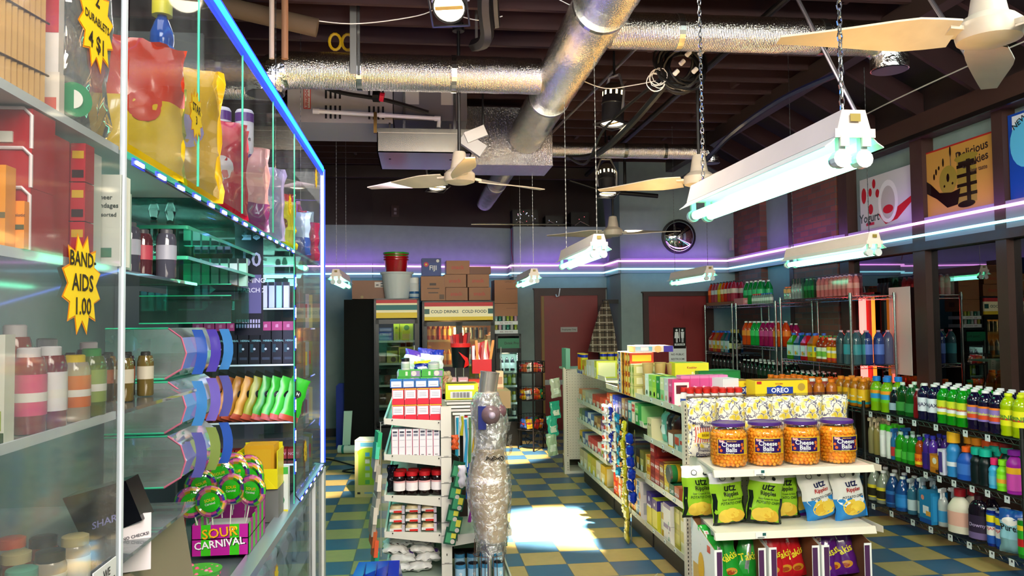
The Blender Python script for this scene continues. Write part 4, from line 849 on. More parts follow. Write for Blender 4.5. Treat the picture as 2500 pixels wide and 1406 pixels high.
def chips(green, seed):
    art = []
    if green:
        mats = [(.05, DK), (.78, LIME), (1.0, WTOP)]; art += [('r', .0 + .01, .10, .05, .60, DK), ('r', .88, .99, .05, .5, DK)]; tc = DK  # dark side strips paint the shadow along the green bags' edges
    else:
        mats = [(.42, BLU), (1.0, WTOP)]; art += [('o', .5, .40, .44, .16, WTOP)]; tc = P('101A50', .3)
    if green:
        art += [('o', .34, .17, .24, .13, CHIP), ('o', .66, .16, .22, .12, CHIP2), ('o', .5, .22, .22, .1, CHIP)]
    else: art += [('o', .5, .24, .37, .16, CHIP), ('o', .38, .22, .2, .1, CHIP2), ('o', .62, .25, .2, .1, CHIP)]
    art += [('t', 'utz', .5, .70, .20, tc, .5), ('t', 'Ripples', .52, .575, .11, P('101010', .4) if green else P('B02020', .4), .55), ('t', 'POTATO CHIPS', .52, .405 if green else .44, .075, P('204010', .4) if green else P('303848', .4), .68)]
    if green: art += [('t', 'Sour Cream & Onion', .52, .475, .05, P('203010', .4), .6)]
    art += [('o', .62, .86, .06, .035, DK), ('o', .3, .88, .09, .05, P('30343A', .3)), ('o', .3, .88, .07, .04, WTOP)]
    return bag(.215, .31, .10, mats, seed, .009, art, 16)
spec = [(1.70, 4.70, 1, .0, .05), (1.82, 4.52, 1, -.06, .1), (2.015, 4.50, 1, .13, -.1), (2.19, 4.60, 1, .02, .05), (2.31, 4.68, 0, .02, 0), (2.42, 4.55, 0, -.22, .12), (2.59, 4.52, 0, -.12, .1)]
for i, (x, y, g, tl, rz) in enumerate(spec):
    mt = chips(g, 11 + i); o = mt.build('chip_bag', None, (x, y, .524), rz, True, 2); o.rotation_euler = (-.08, tl, rz)
    gi = i if g else i - 4
    tag(o, ('lime green sour cream ripple chip bag, ' + nth(gi, 4) + ' of four') if g else ('white and blue ripple chip bag, ' + nth(gi, 3) + ' of three'), 'chip bag', 'potato chip bags on the end cap')
# three open display cartons of rolled tortilla chips
PURB = P('4A2450', .5); 
for ci, (x0, bagc, cnt, nm) in enumerate(((1.66, (.015, .33, .03), 4, 'green'), (1.985, (.55, .012, .02), 5, 'red'), (2.305, (.10, .012, .20), 7, 'purple'))):
    w0, d0, h0 = .305, .38, .40
    t = thing('display_carton', 'open purple and white snack carton holding the %s bags' % nm, 'carton', (x0, 4.36, .101)); INN = P('8A5A38', .8)
    m = MB(); m.b(0, w0, 0, d0, 0, .004, INN); m.b(0, w0, d0 - .004, d0, 0, h0 + .02, INN)
    for s, xx in ((0, 0), (1, w0 - .004)):
        m.hull([(xx, 0, 0), (xx + .004, 0, 0), (xx + .004, d0, 0), (xx, d0, 0)], [(xx, 0, h0 * .80), (xx + .004, 0, h0 * .80), (xx + .004, d0, h0 + .02), (xx, d0, h0 + .02)], INN)
        m.hull([(xx - .001 if s == 0 else xx + .004, 0, 0), (xx if s == 0 else xx + .005, 0, 0), (xx if s == 0 else xx + .005, d0, 0), (xx - .001 if s == 0 else xx + .004, d0, 0)], [(xx - .001 if s == 0 else xx + .004, 0, h0 * .80), (xx if s == 0 else xx + .005, 0, h0 * .80), (xx if s == 0 else xx + .005, d0, h0 + .02), (xx - .001 if s == 0 else xx + .004, d0, h0 + .02)], WHITE)
    m.build('carton_body', t)
    m = MB(); m.b(0, .045, -.003, 0, 0, h0 * .80, WHITE); m.b(w0 - .045, w0, -.003, 0, 0, h0 * .80, WHITE); m.b(.012, .043, -.004, -.003, 0, h0 * .77, PURB); m.b(w0 - .043, w0 - .012, -.004, -.003, 0, h0 * .77, PURB); m.b(0, w0, -.003, 0, 0, .10, PURB); m.build('front_flaps', t)
    if ci == 0:
        m = MB(); fr = lambda u, v, e: (-.002 - e, .19 - u, .18 + v); m.rect(fr, -.16, -.02, -.15, -.02, P('D8B060', .5)); m.disc(fr, -.02, -.02, .05, YEL, .002, 12, .09); m.rect(fr, .08, .13, .1, .14, REDT); m.build('side_print', t)
    q = random.Random(ci + 5); BM = P(bagc, .22, 0, .5); YT = P((.85, .78, .03), .4); SIL = P('C8C8C8', .2, .8)
    for k in range(cnt):
        art = [('t', 'Takis', .5, .52, .24, YT, .92, .25), ('o', .5, .22, .3, .08, P('C88A20', .4)), ('o', .45, .2, .2, .05, P('9A3A10', .4)), ('r', .15, .35, .78, .86, WTOP), ('t', 'B', .25, .81, .07, REDT, .15)]
        if ci == 0 and k % 2 == 0: art = [('r', .40, .58, .05, .95, SIL), ('t', 'Takis', .5, .5, .22, YT, .9, .3)]
        mt = bag(.135, .26, .05, [(1, BM)], ci * 10 + k + 30, .006, art, 12)
        row = k % 3; bx = x0 + .065 + (.175) * (row / 2) ; by = 4.46 + .075 * (k // 3) + .02 * row; bz = .101 + .10 + .05 * (k // 3)
        o = mt.build('tortilla_chip_bag', None, (bx, by, bz), q.uniform(-.25, .25), True, 2); o.rotation_euler = (-.25 + q.uniform(-.1, .05), q.uniform(-.2, .2), q.uniform(-.3, .3))
        pos = ('front row, ' if k < 3 else 'second row, ' if k < 6 else 'rear, ') + ('left', 'middle', 'right')[row]
        tag(o, '%s rolled tortilla chip bag in the open carton, %s' % (nm, pos), 'snack bag', 'rolled tortilla chip bags, ' + nm)
# ---------------------------------------------------------------- goods along the aisle side: rows face -x, laid from far to near
def aisle_row(items, y0, x, z, where, gap=.004):
    """items: (kind, description, w, d, h, mesh-or-carton args); y runs towards the camera; label uniqueness from description + place"""
    y = y0; seen = {}
    for it in items: seen[it[1]] = seen.get(it[1], 0) + 1
    cnt = {}
    for it in items:
        kind, desc, wd, parts, stack = it[0], it[1], it[2], it[3], it[4] if len(it) > 4 else (1, 0)
        y -= wd / 2 + gap / 2; n = seen[desc]; i = cnt.get(desc, 0); cnt[desc] = i + 1
        for s in range(stack[0]):
            pos = '' if n == 1 else ', ' + nth(i, n)
            if stack[0] > 1: pos += (', bottom' if s == 0 else ', top' if s == stack[0] - 1 else ', middle' if stack[0] == 3 else ', tier %s up' % ('one', 'two', 'three', 'four', 'five')[s]) + ' of its stack'
            put(kind, parts, (x + .0, y, z + s * stack[1]), -PI / 2, desc + ' ' + where + pos, kind.split('_')[-1], (desc + ' ' + where) if (n > 1 or stack[0] > 1) else None)
        y -= wd / 2 + gap / 2
    return y
def cbox(w, d, h, base, art=()): return [('carton', carton(w, d, h, base, art))]
def tall(c1, c2, txt=None, w=.08, d=.2, h=.2, tc='FFFFFF', side=None):
    art = [('F', 'r', .1, .9, .3, .62, c2), ('R', 'r', .08, .92, .1, .9, side or c2)]
    if txt: art += [('F', 't', txt, .5, .78, .13, tc), ('R', 't', txt, .5, .75, .1, c1)]
    art += [('F', 'o', .5, .2, .25, tc)]
    return cbox(w, d, h, c1, art)
def nutri(c, w=.08, d=.2, h=.2): return cbox(w, d, h, c, [('R', 'r', .12, .88, .08, .9, 'F2F0EA')] + [('R', 'r', .2, .8, .2 + k * .09, .215 + k * .09, '888888') for k in range(7)] + [('F', 'r', .1, .9, .1, .7, 'F0F0F0')])
ns, ms, fs_ = 'on near section, ', 'on middle section, ', 'on far section, '
# near section, top shelf
K = lambda c1, c2, c3: [('carton', carton(.085, .13, .195, c1, [('F', 'r', .0, 1, .55, 1, c2), ('F', 'o', .5, .3, .22, c3), ('F', 't', 'CAFE', .5, .8, .1, 'FFFFFF'), ('R', 'r', .1, .9, .1, .9, 'EFEDE0'), ('R', 'r', .2, .8, .5, .8, c3), ('T', 'r', 0, 1, .45, .55, c3)]))]
aisle_row([('tea_carton', 'white tea carton', .09, K('EDEDE6', 'E8E8E0', '30402C')), ('tea_carton', 'pale green tea carton', .09, K('A8CC6A', '8CC060', '14180C')), ('tea_carton', 'lime green tea carton', .09, K('B6D84E', '9CCC40', '14180C')),
           ('tea_carton', 'dark green tea carton', .09, K('1E7A38', '1E8A40', 'E8E0A0')), ('tea_carton', 'green and cream tea carton', .09, K('8CC88A', 'D8D8A8', 'B88850')), ('shake_carton', 'grey white shake carton', .09, K('D8D4D0', 'C8C8CC', 'C8A080')),
           ('shake_carton', 'deep pink shake carton', .09, K('C83A70', 'D85A90', '5A1020'))], 5.86, 1.775, 1.13, 'on near section top shelf')
for i in range(5): put('shake_carton', [('carton', carton(.066, .1, .20, 'D878A8', [('F', 'r', 0, 1, .4, .9, 'CC4A88'), ('F', 't', 'slim', .5, .6, .12, 'FFFFFF'), ('T', 'r', .1, .9, .1, .9, 'E08AB4')]))], (1.83 + .068 * i, 5.33, 1.145), 0, 'pink shake carton in a row behind red-capped bottles, %s' % nth(i, 5), 'carton', 'pink shake cartons on top')
cm = bottle('fat', .125, .027, 'E8E4E0', 'E8E4E0', 'C02018', (.1, .6), n=12, capr=.025, caph=.22, bands=((.3, .5, '2A50A0'),), parts=True, opaque=True)
k = 0
for r in range(3):
    for i in range(7):
        put('creamer_bottle', cm, (1.79 + .056 * i + (.02 if r % 2 else 0), 5.075 + .062 * r, 1.135), 0, ('red capped creamer bottle in front row, %s' % nth(i, 7)) if r == 0 else 'red capped creamer bottle behind the front row', 'bottle', 'red capped creamer bottles, ' + ('front row' if r == 0 else 'back rows'))
put('shipping_carton', [('carton', carton(.46, .05, .09, '9C7448', [('F', 't', 'Nestle', .72, .5, .5, '2A1A10'), ('F', 't', 'SE', .2, .5, .45, '2A1A10')]))], (1.98, 5.015, 1.135), 0, 'torn brown shipping tray with black lettering', 'carton')
ORE = lambda w: [('carton', carton(w, .16, .13, 'E8C81C', [('F', 'o', .45, .5, .26, '1A3A9A'), ('F', 'r', .22, .72, .32, .68, '1A3A9A'), ('F', 't', 'OREO', .47, .5, .34, 'FFFFFF'), ('F', 'r', .2, .75, .04, .26, 'A01844'), ('F', 'o', .88, .66, .2, 'B09038'), ('F', 't', 'GOLDEN', .45, .84, .1, 'A82030'), ('F', 'r', .03, .12, .84, .97, 'C02020'), ('T', 'r', .04, .96, .1, .95, 'B07838')]))]
put('cookie_carton', ORE(.36), (2.40, 5.09, 1.19), -.04, 'yellow cookie carton with blue oval lettering', 'carton')
put('cookie_carton', ORE(.30), (2.27, 5.30, 1.175), -.04, 'second yellow cookie carton behind the lettered one', 'carton')
put('shipping_carton', [('carton', carton(.5, .5, .05, 'A8A890', []))], (2.42, 5.25, 1.14), 0, 'grey cardboard tray under the yellow cookie cartons', 'carton')
put('wipes_pack', [('bag', bag(.2, .16, .1, [(1, P('2040B0', .25))], 4, .012, [('o', .5, .6, .3, .2, P('E8D020', .4))]).mesh('bag', True, 2))], (2.12, 5.55, 1.17), .2, 'shiny blue snack pouch heap on top of the run', 'pouch')
put('wipes_pack', [('carton', carton(.12, .15, .17, 'D8DCE0', [('F', 'r', .1, .9, .3, .6, '8AA8C8'), ('F', 'r', .2, .8, .1, .2, 'C84A40')]))], (2.09, 5.22, 1.16), .15, 'white carton between the blue pouch and yellow cookie carton', 'carton')
put('cracker_pack', [('carton', carton(.26, .2, .12, 'D8CC20', [('F', 't', 'Keebler', .5, .7, .2, 'B02020'), ('F', 't', 'Fudge', .65, .3, .3, 'F0F0D0'), ('T', 'r', .1, .9, .2, .8, '90B030')]))], (2.09, 5.95, 1.28), -.1, 'bright yellow cookie pack on top of the run', 'pack')
put('wafer_carton', [('carton', carton(.34, .22, .07, '1A6A30', [('F', 'r', .04, .96, .15, .85, '1E7A38'), ('T', 'r', .05, .95, .06, .94, '2A8A48')]))], (2.27, 5.9, 1.27), .05, 'flat dark green carton on top of the run', 'carton')
put('tray_carton', [('carton', carton(.7, .45, .10, 'A89878', []))], (2.15, 6.0, 1.17), 0, 'brown flat carton under the green and yellow packs', 'carton')
# near section second shelf
DKB = lambda c, c2: [('pouch', bag(.11, .23, .08, [(1, P(c, .3))], hash(c) % 50 if 0 else len(c) + ord(c[0]), .006, [('r', .15, .85, .3, .6, P(c2, .4)), ('t', 'cafe', .5, .72, .12, WH, .6)]).mesh('pouch', True, 2))]
aisle_row([('cutlery_box', 'cream box printed with dark spoons', .12, cbox(.11, .2, .17, 'D8CCA0', [('F', 'o', .3, .7, .1, '40301C'), ('F', 'o', .7, .7, .1, '40301C'), ('F', 'r', .28, .32, .25, .6, '40301C'), ('F', 'r', .68, .72, .25, .6, '40301C'), ('R', 'o', .5, .6, .2, '40301C')])),
           ('coffee_pouch', 'mint green coffee pouch', .12, DKB('6AB8A0', 'D8E8E0')), ('coffee_pouch', 'black coffee pouch', .12, DKB('1C1A1E', '303A40')), ('coffee_pouch', 'dark brown coffee pouch', .12, DKB('3A1814', '5A3020')),
           ('snack_carton', 'brown carton with yellow and white label', .14, cbox(.13, .2, .14, '6A4020', [('F', 'r', .1, .9, .0, .3, 'E8C820'), ('F', 'r', .1, .9, .3, .9, 'F0ECE0'), ('R', 'r', 0, 1, 0, .3, 'E8C820'), ('R', 'r', .1, .9, .32, .9, 'F0ECE0')])),
           ('soup_carton', 'grey teal carton with fruit picture', .11, cbox(.105, .2, .13, '7AA8A0', [('F', 'r', .1, .9, .5, .9, 'B8402C'), ('F', 'o', .5, .3, .2, 'D8E0D8'), ('R', 'o', .5, .5, .3, 'D0D8D0')])), ('soup_carton', 'grey teal carton with red band', .11, cbox(.105, .2, .13, '8AB0A8', [('F', 'r', .0, 1, .6, .8, 'A83028'), ('R', 'o', .5, .5, .3, 'C8D0C8')]))], 5.86, 1.82, .825, 'on near section second shelf')
TB = lambda c, c2, tx='TEA', h=.105: cbox(.10, .2, h, c, [('F', 'r', .08, .92, .15, .85, c2), ('F', 't', tx, .5, .5, .4, 'FFFFFF'), ('R', 'r', .1, .9, .15, .85, c2), ('R', 't', tx, .5, .5, .3, 'FFFFFF'), ('T', 'r', .1, .9, .1, .9, c2)])
aisle_row([('coffee_box', 'orange and yellow coffee box', .10, TB('C87818', 'E8B830', 'JOE'), (2, .107)), ('coffee_box', 'dark red coffee box', .105, TB('7A1A1A', '9A2A20', 'GOYA'), (3, .085 + .022)), ('coffee_box', 'red tea box', .105, TB('A02A20', 'C84030', 'MATE'), (2, .107)),
           ('coffee_box', 'maroon gold tea box', .105, TB('6A2018', 'B88A40', 'TEA'), (2, .107)), ('coffee_box', 'yellow coffee box', .105, TB('D8B020', 'E8D040', 'CAFE'), (2, .107)), ('coffee_box', 'dark green CAFE box', .105, TB('145A3A', '1A6A44', 'CAFE'), (1, .1)), ('coffee_box', 'terracotta box', .105, TB('B85A3A', 'C87050', 'MOKA'), (1, .1))], 5.86, 1.81, .503, 'on near section third shelf')
t = thing('coffee_can', 'green coffee can lying on its side over the green box', 'can', (1.80, 5.30, .503 + .107 + .062), -PI / 2); m = MB(); m.cyl((0, -.09, 0), (0, .09, 0), .06, P('2A7A3A', .3), 24); m.cyl((0, -.05, 0), (0, -.02, 0), .0605, YEL, 24); m.build('can_body', t, smooth=True); m = MB(); m.cyl((0, -.1, 0), (0, -.088, 0), .062, P('B8C0BC', .2, .9), 24); m.cyl((0, -.101, 0), (0, -.1, 0), .05, P('7A8480', .3, .8), 24); m.build('can_lid', t, smooth=True)
aisle_row([('diaper_pack', 'purple tall pack with yellow lower half', .13, cbox(.125, .25, .27, '2A1A78', [('F', 'r', 0, 1, 0, .62, 'D8CC28'), ('F', 'o', .5, .84, .16, 'D0D8F0'), ('F', 'r', .1, .9, .62, .68, 'F0F0F0'), ('R', 'r', 0, 1, 0, .62, 'D8CC28'), ('R', 'o', .5, .84, .1, 'D0D8F0')])),
           ('diaper_pack', 'yellow pack with purple top', .13, cbox(.125, .25, .25, 'C8C428', [('F', 'r', 0, 1, .7, 1, '2A1A78'), ('R', 'r', 0, 1, .7, 1, '2A1A78'), ('F', 'o', .5, .84, .1, 'E8E8F0')])), ('filter_box', 'white and gold filter box', .14, cbox(.13, .2, .12, 'E0DCC8', [('F', 'r', .1, .9, .1, .5, 'C8A030'), ('R', 'r', .1, .9, .1, .5, 'C8A030')]), (2, .122)),
           ('filter_box', 'white carton with violet top', .16, cbox(.155, .25, .14, 'E4E0D8', [('T', 'r', 0, 1, 0, 1, '4A3A88'), ('F', 'r', 0, 1, .8, 1, '3A3080'), ('R', 'r', .1, .9, .2, .7, 'D8D0A0')]), (2, .142)), ('sponge_box', 'olive yellow carton', .12, cbox(.115, .2, .14, 'A8A030', [('F', 'r', .1, .9, .3, .8, 'C8C050'), ('R', 'r', .1, .9, .3, .8, 'C8C050')]), (2, .142)), ('sponge_box', 'dull yellow carton', .12, cbox(.115, .2, .14, 'B8B048', [('F', 'r', .1, .9, .1, .6, 'D8D8B0')]), (2, .142))], 5.86, 1.83, .168, 'on near section bottom shelf')
put('soap_bottle', bottle('long', .22, .032, '7AB8A8', 'E0E8E8', '8ACCB8', (.3, .6), bands=((.4, .45, '888888'),)), (1.735, 5.33, .168), -PI / 2, 'aqua soap bottle standing in front of the bottom shelf cartons', 'bottle')
# middle section
cup = MB(); cup.lathe([(.033, 0), (.036, .004), (.045, .085), (.048, .087), (.048, .093), (.0005, .094)], P('B89A60', .45), 20); cup = [('cup', cup.mesh('cup', True))]
k = 0
for c in range(4):
    for lv in range(3 if c < 2 else 1):
        put('noodle_cup', cup, (1.77 + .105 * c, 5.98 + .02 * c, (1.12 if c < 2 else 1.30) + .094 * lv), 0, 'tan noodle cup, %s column, %s' % (nth(c, 4), 'single on the carton' if c > 1 else ('bottom', 'middle', 'top')[lv]), 'cup', 'tan noodle cups on top of the middle section')
put('tray_carton', [('carton', carton(.22, .2, .175, 'B0A080', []))], (2.05, 6.05, 1.12), 0, 'tan carton under two noodle cups', 'carton')
FOOD = lambda c, c2, c3, h=.085: cbox(.13, .2, h, c, [('F', 'r', .35, .65, 0, 1, c2), ('F', 'o', .8, .5, .3, c3), ('F', 'o', .18, .5, .3, c3), ('R', 'r', .1, .9, .2, .8, c2)])
LET = cbox(.12, .2, .085, 'E4E0D8', [('F', 'r', .35, .75, .05, .95, '1A2A90'), ('F', 't', 'A', .55, .5, .8, 'F0F0F0'), ('F', 'o', .15, .5, .3, 'C88A40'), ('R', 'r', .1, .9, .1, .8, 'D8B888')])
aisle_row([('white_label_carton', 'white blue lettered carton', .125, LET, (4, .087)), ('noodle_pack', 'orange and brown noodle pack', .135, FOOD('D88A20', '5A2010', 'E8B040'), (4, .087)), ('noodle_pack', 'orange maroon noodle pack', .135, FOOD('A83018', 'E8A828', 'E8D080'), (4, .087)), ('noodle_pack', 'yellow and cream noodle pack', .1, FOOD('C8C070', 'E8E0B0', '8AA040'), (3, .087))], 6.62, 1.79, 1.122, 'on middle section top shelf')
put('cookie_carton', [('carton', carton(.32, .25, .05, 'D8C8B8', [('F', 'r', .0, .45, .1, .9, '3AA0C0'), ('F', 'r', .15, .35, .3, .8, 'E8E0D8'), ('F', 'r', .75, 1, 0, 1, '3A2A90'), ('F', 'o', .6, .5, .6, 'D8B070'), ('T', 'r', .1, .9, .1, .9, 'E8E4E0')]))], (1.92, 6.42, 1.47), 0, 'flat cookie carton lying above the noodle cups', 'carton')
PB = lambda c, c2: cbox(.1, .22, .165, c, [('F', 'r', .1, .9, .55, .9, c2), ('F', 'r', .25, .75, .15, .45, 'F0E8D8'), ('R', 'r', .1, .9, .1, .9, c2), ('F', 't', 'PASTA', .5, .72, .14, 'FFFFFF')])
aisle_row([('pasta_box', 'red brown pasta box', .1, PB('9A3020', 'C85A30')), ('pasta_box', 'orange and white pasta box', .1, PB('E08A28', 'E8E0D8')), ('pasta_box', 'blue pasta box', .1, PB('1A3AA8', '2A50C8')), ('pasta_box', 'deep blue pasta box', .1, PB('12289A', '1A38B0')), ('pasta_box', 'navy pasta box', .1, PB('10207A', '2040A0')), ('rice_box', 'tan rice box', .1, PB('C89050', 'E0B880')),
           ('rice_box', 'brown rice box', .1, PB('7A4A38', 'B08A80')), ('rice_box', 'teal and white rice box', .1, PB('2AA0A8', 'E8E8E0')), ('rice_box', 'cream rice box', .1, PB('D8CCB0', 'C84030')), ('rice_box', 'green pouch box', .1, PB('2A8A40', '80C070'))], 7.02, 1.80, .915, 'on middle section second shelf')
RZ = lambda c, c2: cbox(.14, .22, .15, c, [('F', 'r', .3, .7, .05, .95, c2), ('F', 't', 'RITZ', .5, .6, .3, 'FFFFFF'), ('F', 'o', .8, .25, .2, 'E8A040'), ('F', 'o', .2, .8, .14, 'E8A040'), ('R', 'r', 0, 1, 0, 1, 'E8E0D8'), ('R', 'r', .1, .9, .3, .9, 'B8B8B8')])
aisle_row([('cracker_box', 'red cracker box', .14, RZ('C83018', 'D84A28'), (2, .152)), ('cracker_box', 'orange and white cracker box', .14, RZ('E06A20', 'E8E8E0'), (2, .152)), ('cracker_box', 'orange cracker box with red panel', .14, RZ('E88A30', 'C02818'), (2, .152)), ('cracker_box', 'blue panel orange cracker box', .14, RZ('E89A40', '2A6AB0'), (2, .152)), ('cracker_box', 'yellow cracker box', .14, RZ('E0B030', 'C86A28'), (2, .152)), ('cracker_box', 'white blue cracker box', .14, RZ('E8E4DC', '2A7AB8'), (2, .152))], 6.9, 1.82, .168, 'on middle section bottom shelf')
aisle_row([('cereal_box', 'violet snack box', .11, tall('4A2A70', 'D8C8E0', None, .105, .2, .17)), ('cereal_box', 'white blue snack box', .11, tall('D8E0E8', '2A50B0', None, .105, .2, .17)), ('cereal_box', 'navy snack box', .11, tall('16247A', '2A50B0', None, .105, .2, .17)), ('cereal_box', 'brown snack box', .11, tall('5A3020', 'D89A50', None, .105, .2, .17)), ('cereal_box', 'dark teal snack box', .11, tall('104A50', '3AA0A8', None, .105, .2, .17)), ('cereal_box', 'black snack box', .11, tall('1A1A1A', 'C8A030', None, .105, .2, .17)), ('cereal_box', 'olive snack box', .11, tall('6A6A28', 'D8D080', None, .105, .2, .17))], 6.9, 1.86, .52, 'on middle section third shelf')
# hanging strips of small bags in front of the middle section
def strip(y, x, z0, n, dz, mk, desc, xs=0.0, seed=0):
    q = random.Random(seed)
    t = MB(); t.b(-.002, .002, -.008, .008, -n * dz, .03, CLEAR('E8E8E8', .5)); o = t.build('clip_strip', None, (x, y, z0)); tag(o, 'clear clip strip carrying the ' + desc + 's', 'strip')
    for i in range(n):
        o = link('snack_packet', mk, None, (x - .03 + q.uniform(-.008, .008) + xs * i, y + q.uniform(-.012, .012), z0 - (i + 1) * dz), -PI / 2 + q.uniform(-.25, .25)); o.rotation_euler = (q.uniform(-.15, .15), q.uniform(-.2, .2), o.rotation_euler[2])
        tag(o, '%s, %s from the top of its hanging strip' % (desc, ('first', 'second', 'third', 'fourth', 'fifth', 'sixth', 'seventh', 'eighth', 'ninth', 'tenth', 'eleventh', 'twelfth')[i]), 'packet', desc + 's on a hanging strip')
mkp = lambda c, c2, s, w=.09, h=.085, t=.035: bag(w, h, t, [(1, P(c, .2, 0, .5))], s, .007, [('r', .2, .8, .3, .7, P(c2, .4))], 8).mesh('packet', True, 2)
strip(6.86, 1.66, .99, 6, .082, mkp('D8D8E0', 'B83A30', 1), 'white and red snack packet', seed=1)
strip(6.74, 1.66, 1.0, 6, .082, mkp('E4E0DA', 'C88A50', 2), 'cream cookie packet', seed=2)
strip(6.62, 1.66, .99, 6, .08, mkp('1A2A9A', 'E0E0E8', 3), 'royal blue striped packet', seed=3)
strip(6.50, 1.655, .97, 6, .085, mkp('DCD8D0', '8A4A20', 4), 'white and brown cookie packet', seed=4)
strip(6.38, 1.655, .97, 6, .088, mkp('0A6A98', '3AB0D8', 5), 'teal blue cookie packet', seed=5)
strip(6.26, 1.655, .95, 6, .085, mkp('2A140C', 'C88A40', 6), 'dark brown chocolate packet', seed=6)
strip(6.10, 1.63, .93, 10, .072, mkp('B8B020', 'E8E4B0', 7, .07, .085), 'yellow sponge packet', seed=7)
strip(5.93, 1.64, .86, 6, .088, mkp('0A2A9A', '6A90E0', 8, .085, .095, .06), 'puffy blue packet', seed=8)
strip(6.00, 1.62, .46, 5, .09, mkp('A8A028', 'D8D890', 9, .09, .11), 'large yellow packet', seed=9)
# far section
pc = MB(); pc.cyl((0, 0, 0), (0, 0, .03), .039, P('1A30A0', .3), 16); pc.cyl((0, 0, .03), (0, 0, .17), .0375, P('E87A18', .3), 16); pc.cyl((0, 0, .17), (0, 0, .20), .038, P('1A30A0', .3), 16)
pc2 = MB(); pc2.cyl((0, 0, 0), (0, 0, .03), .039, P('1A30A0', .3), 16); pc2.cyl((0, 0, .03), (0, 0, .17), .0375, P('C8C828', .3), 16); pc2.cyl((0, 0, .17), (0, 0, .20), .038, P('1A30A0', .3), 16)
lid = MB(); lid.cyl((0, 0, .2), (0, 0, .212), .04, P('D8B828', .3), 16); lid = lid.mesh('lid', True)
pcs = [[('can_body', pc.mesh('c', True)), ('yellow_lid', lid)], [('can_body', pc2.mesh('c', True)), ('yellow_lid', lid)]]
for i in range(9): put('nut_can', pcs[0 if i in (0, 1, 7, 8) else 1], (1.73 + .082 * (i if i > 2 else 0), 8.34 - .085 * (min(i, 2) if i < 3 else 0), 1.175), 0, 'blue nut can with yellow lid on far section top, %s' % nth([2, 1, 0, 3, 4, 5, 6, 7, 8][i], 9), 'can', 'nut cans on the far section')
aisle_row([('noodle_pack', 'yellow and orange snack tub', .1, tall('E0A828', 'D86A20', None, .095, .2, .15), (1, .15)), ('noodle_pack', 'yellow snack tub', .1, tall('D8C030', 'E8E0A0', None, .095, .2, .15)), ('nutrition_carton', 'plain white nutrition label carton', .12, nutri('E8E4D8', .115, .2, .16)), ('nutrition_carton', 'cream nutrition label carton', .12, nutri('E0DCC8', .115, .2, .16)), ('nutrition_carton', 'white end carton', .12, nutri('E8E8E0', .115, .2, .16)), ('snack_carton', 'lime yellow carton', .1, tall('C8D040', 'E8E8B0', None, .095, .2, .17))], 8.10, 1.79, 1.175, 'on far section top shelf')
put('candy_carton', [('carton', carton(.26, .2, .12, '1A5AA8', [('F', 't', 'Almond Joy', .6, .35, .3, 'E8F0F8'), ('F', 'r', .04, .2, .2, .5, 'C8A060')]))], (2.30, 8.4, 1.26), 0, 'blue candy carton on top of the far section', 'carton')
put('tray_carton', [('carton', carton(.5, .4, .075, 'A8987A', []))], (2.35, 8.4, 1.18), 0, 'brown tray carrying the blue candy carton', 'carton')
put('green_binder', [('carton', carton(.05, .25, .23, '6AA890', []))], (1.62 + .05, 8.9, 1.19), 0, 'pale green board standing at the far end', 'board')
for zz, lv, pal in ((.86, 'second', (('E0803A', 'E8D8C8', 'orange clear bag'), ('C8B890', 'E8D080', 'beige bag'), ('B8B8A8', 'A0A8A0', 'grey pack'), ('A8A8A0', 'D8D8D0', 'silver grey pack'), ('A84030', 'D87A60', 'red brown pack'), ('B03828', 'E0C0B0', 'red pack'), ('C84A30', 'E8D8C0', 'bright red pack'))),
                    (.65, 'third', (('7A8A5A', 'C8C8A0', 'olive jar pack'), ('5A7A6A', 'D8D8C8', 'grey green pack'), ('2A50A0', 'E8ECF0', 'blue framed pack'), ('D8DCE8', '2A50A0', 'white and blue pack'), ('3A6AA8', 'E8ECF0', 'light blue pack'), ('A89060', '6A4020', 'tan pack'), ('7A5A3A', 'C8A870', 'brown pack'), ('5A3A70', 'C8A8D0', 'plum pack'))),
                    (.415, 'fourth', (('E0B820', '3A6A40', 'yellow topped pack'), ('2A50A0', 'D8E0E8', 'blue pack'), ('C8C8C0', '3A5A90', 'white pack'), ('C03038', 'E8A0A0', 'crimson pack'), ('B82830', 'F0E8E0', 'red and white pack'), ('A82830', 'D8C0C0', 'dark red pack'), ('D8D8D8', 'B83040', 'white and red pack'), ('C8C040', '8A8A28', 'yellow green pack'))),
                    (.168, 'bottom', (('B8A880', 'D8D0B0', 'tan carton'), ('C8BC90', 'E8E0C0', 'pale tan carton'), ('D8CC30', 'E8E070', 'yellow carton'), ('C8B828', 'E0D860', 'mustard carton'), ('E0D8C8', 'C8C0B0', 'white carton'), ('C8A830', 'E8D8A0', 'gold carton')))):
    n = len(pal); wd = 1.2 / n
    aisle_row([('grocery_pack', d, wd - .01, tall(a, c, None, wd - .015, .2, .145 if lv != 'bottom' else .2)) for a, c, d in pal], 8.38, 1.81, zz, 'on far section %s shelf' % lv)
# green toys hanging beside the pegboard unit
for i, (z, h, c) in enumerate(((.86, .22, 'B8C4A8'), (.62, .2, '2AA888'), (.42, .24, '38B898'), (.2, .26, 'A8C8A0'))):
    o = bag(.13, h, .05, [(1, P(c, .12, 0, 1))], 60 + i, .02, [('r', .2, .8, .2, .5, P('D8E8D0', .3))], 10).build('blister_pack', None, (1.555 + .012 * (i % 2) - .02 * i, 8.9, z), .2, True, 2); o.rotation_euler = (0, -.12, .3)
    tag(o, 'green shiny toy pack hanging by the pegboard, %s' % ('topmost', 'second from top', 'third from top', 'lowest')[i], 'toy pack', 'toy packs hanging by the pegboard unit')
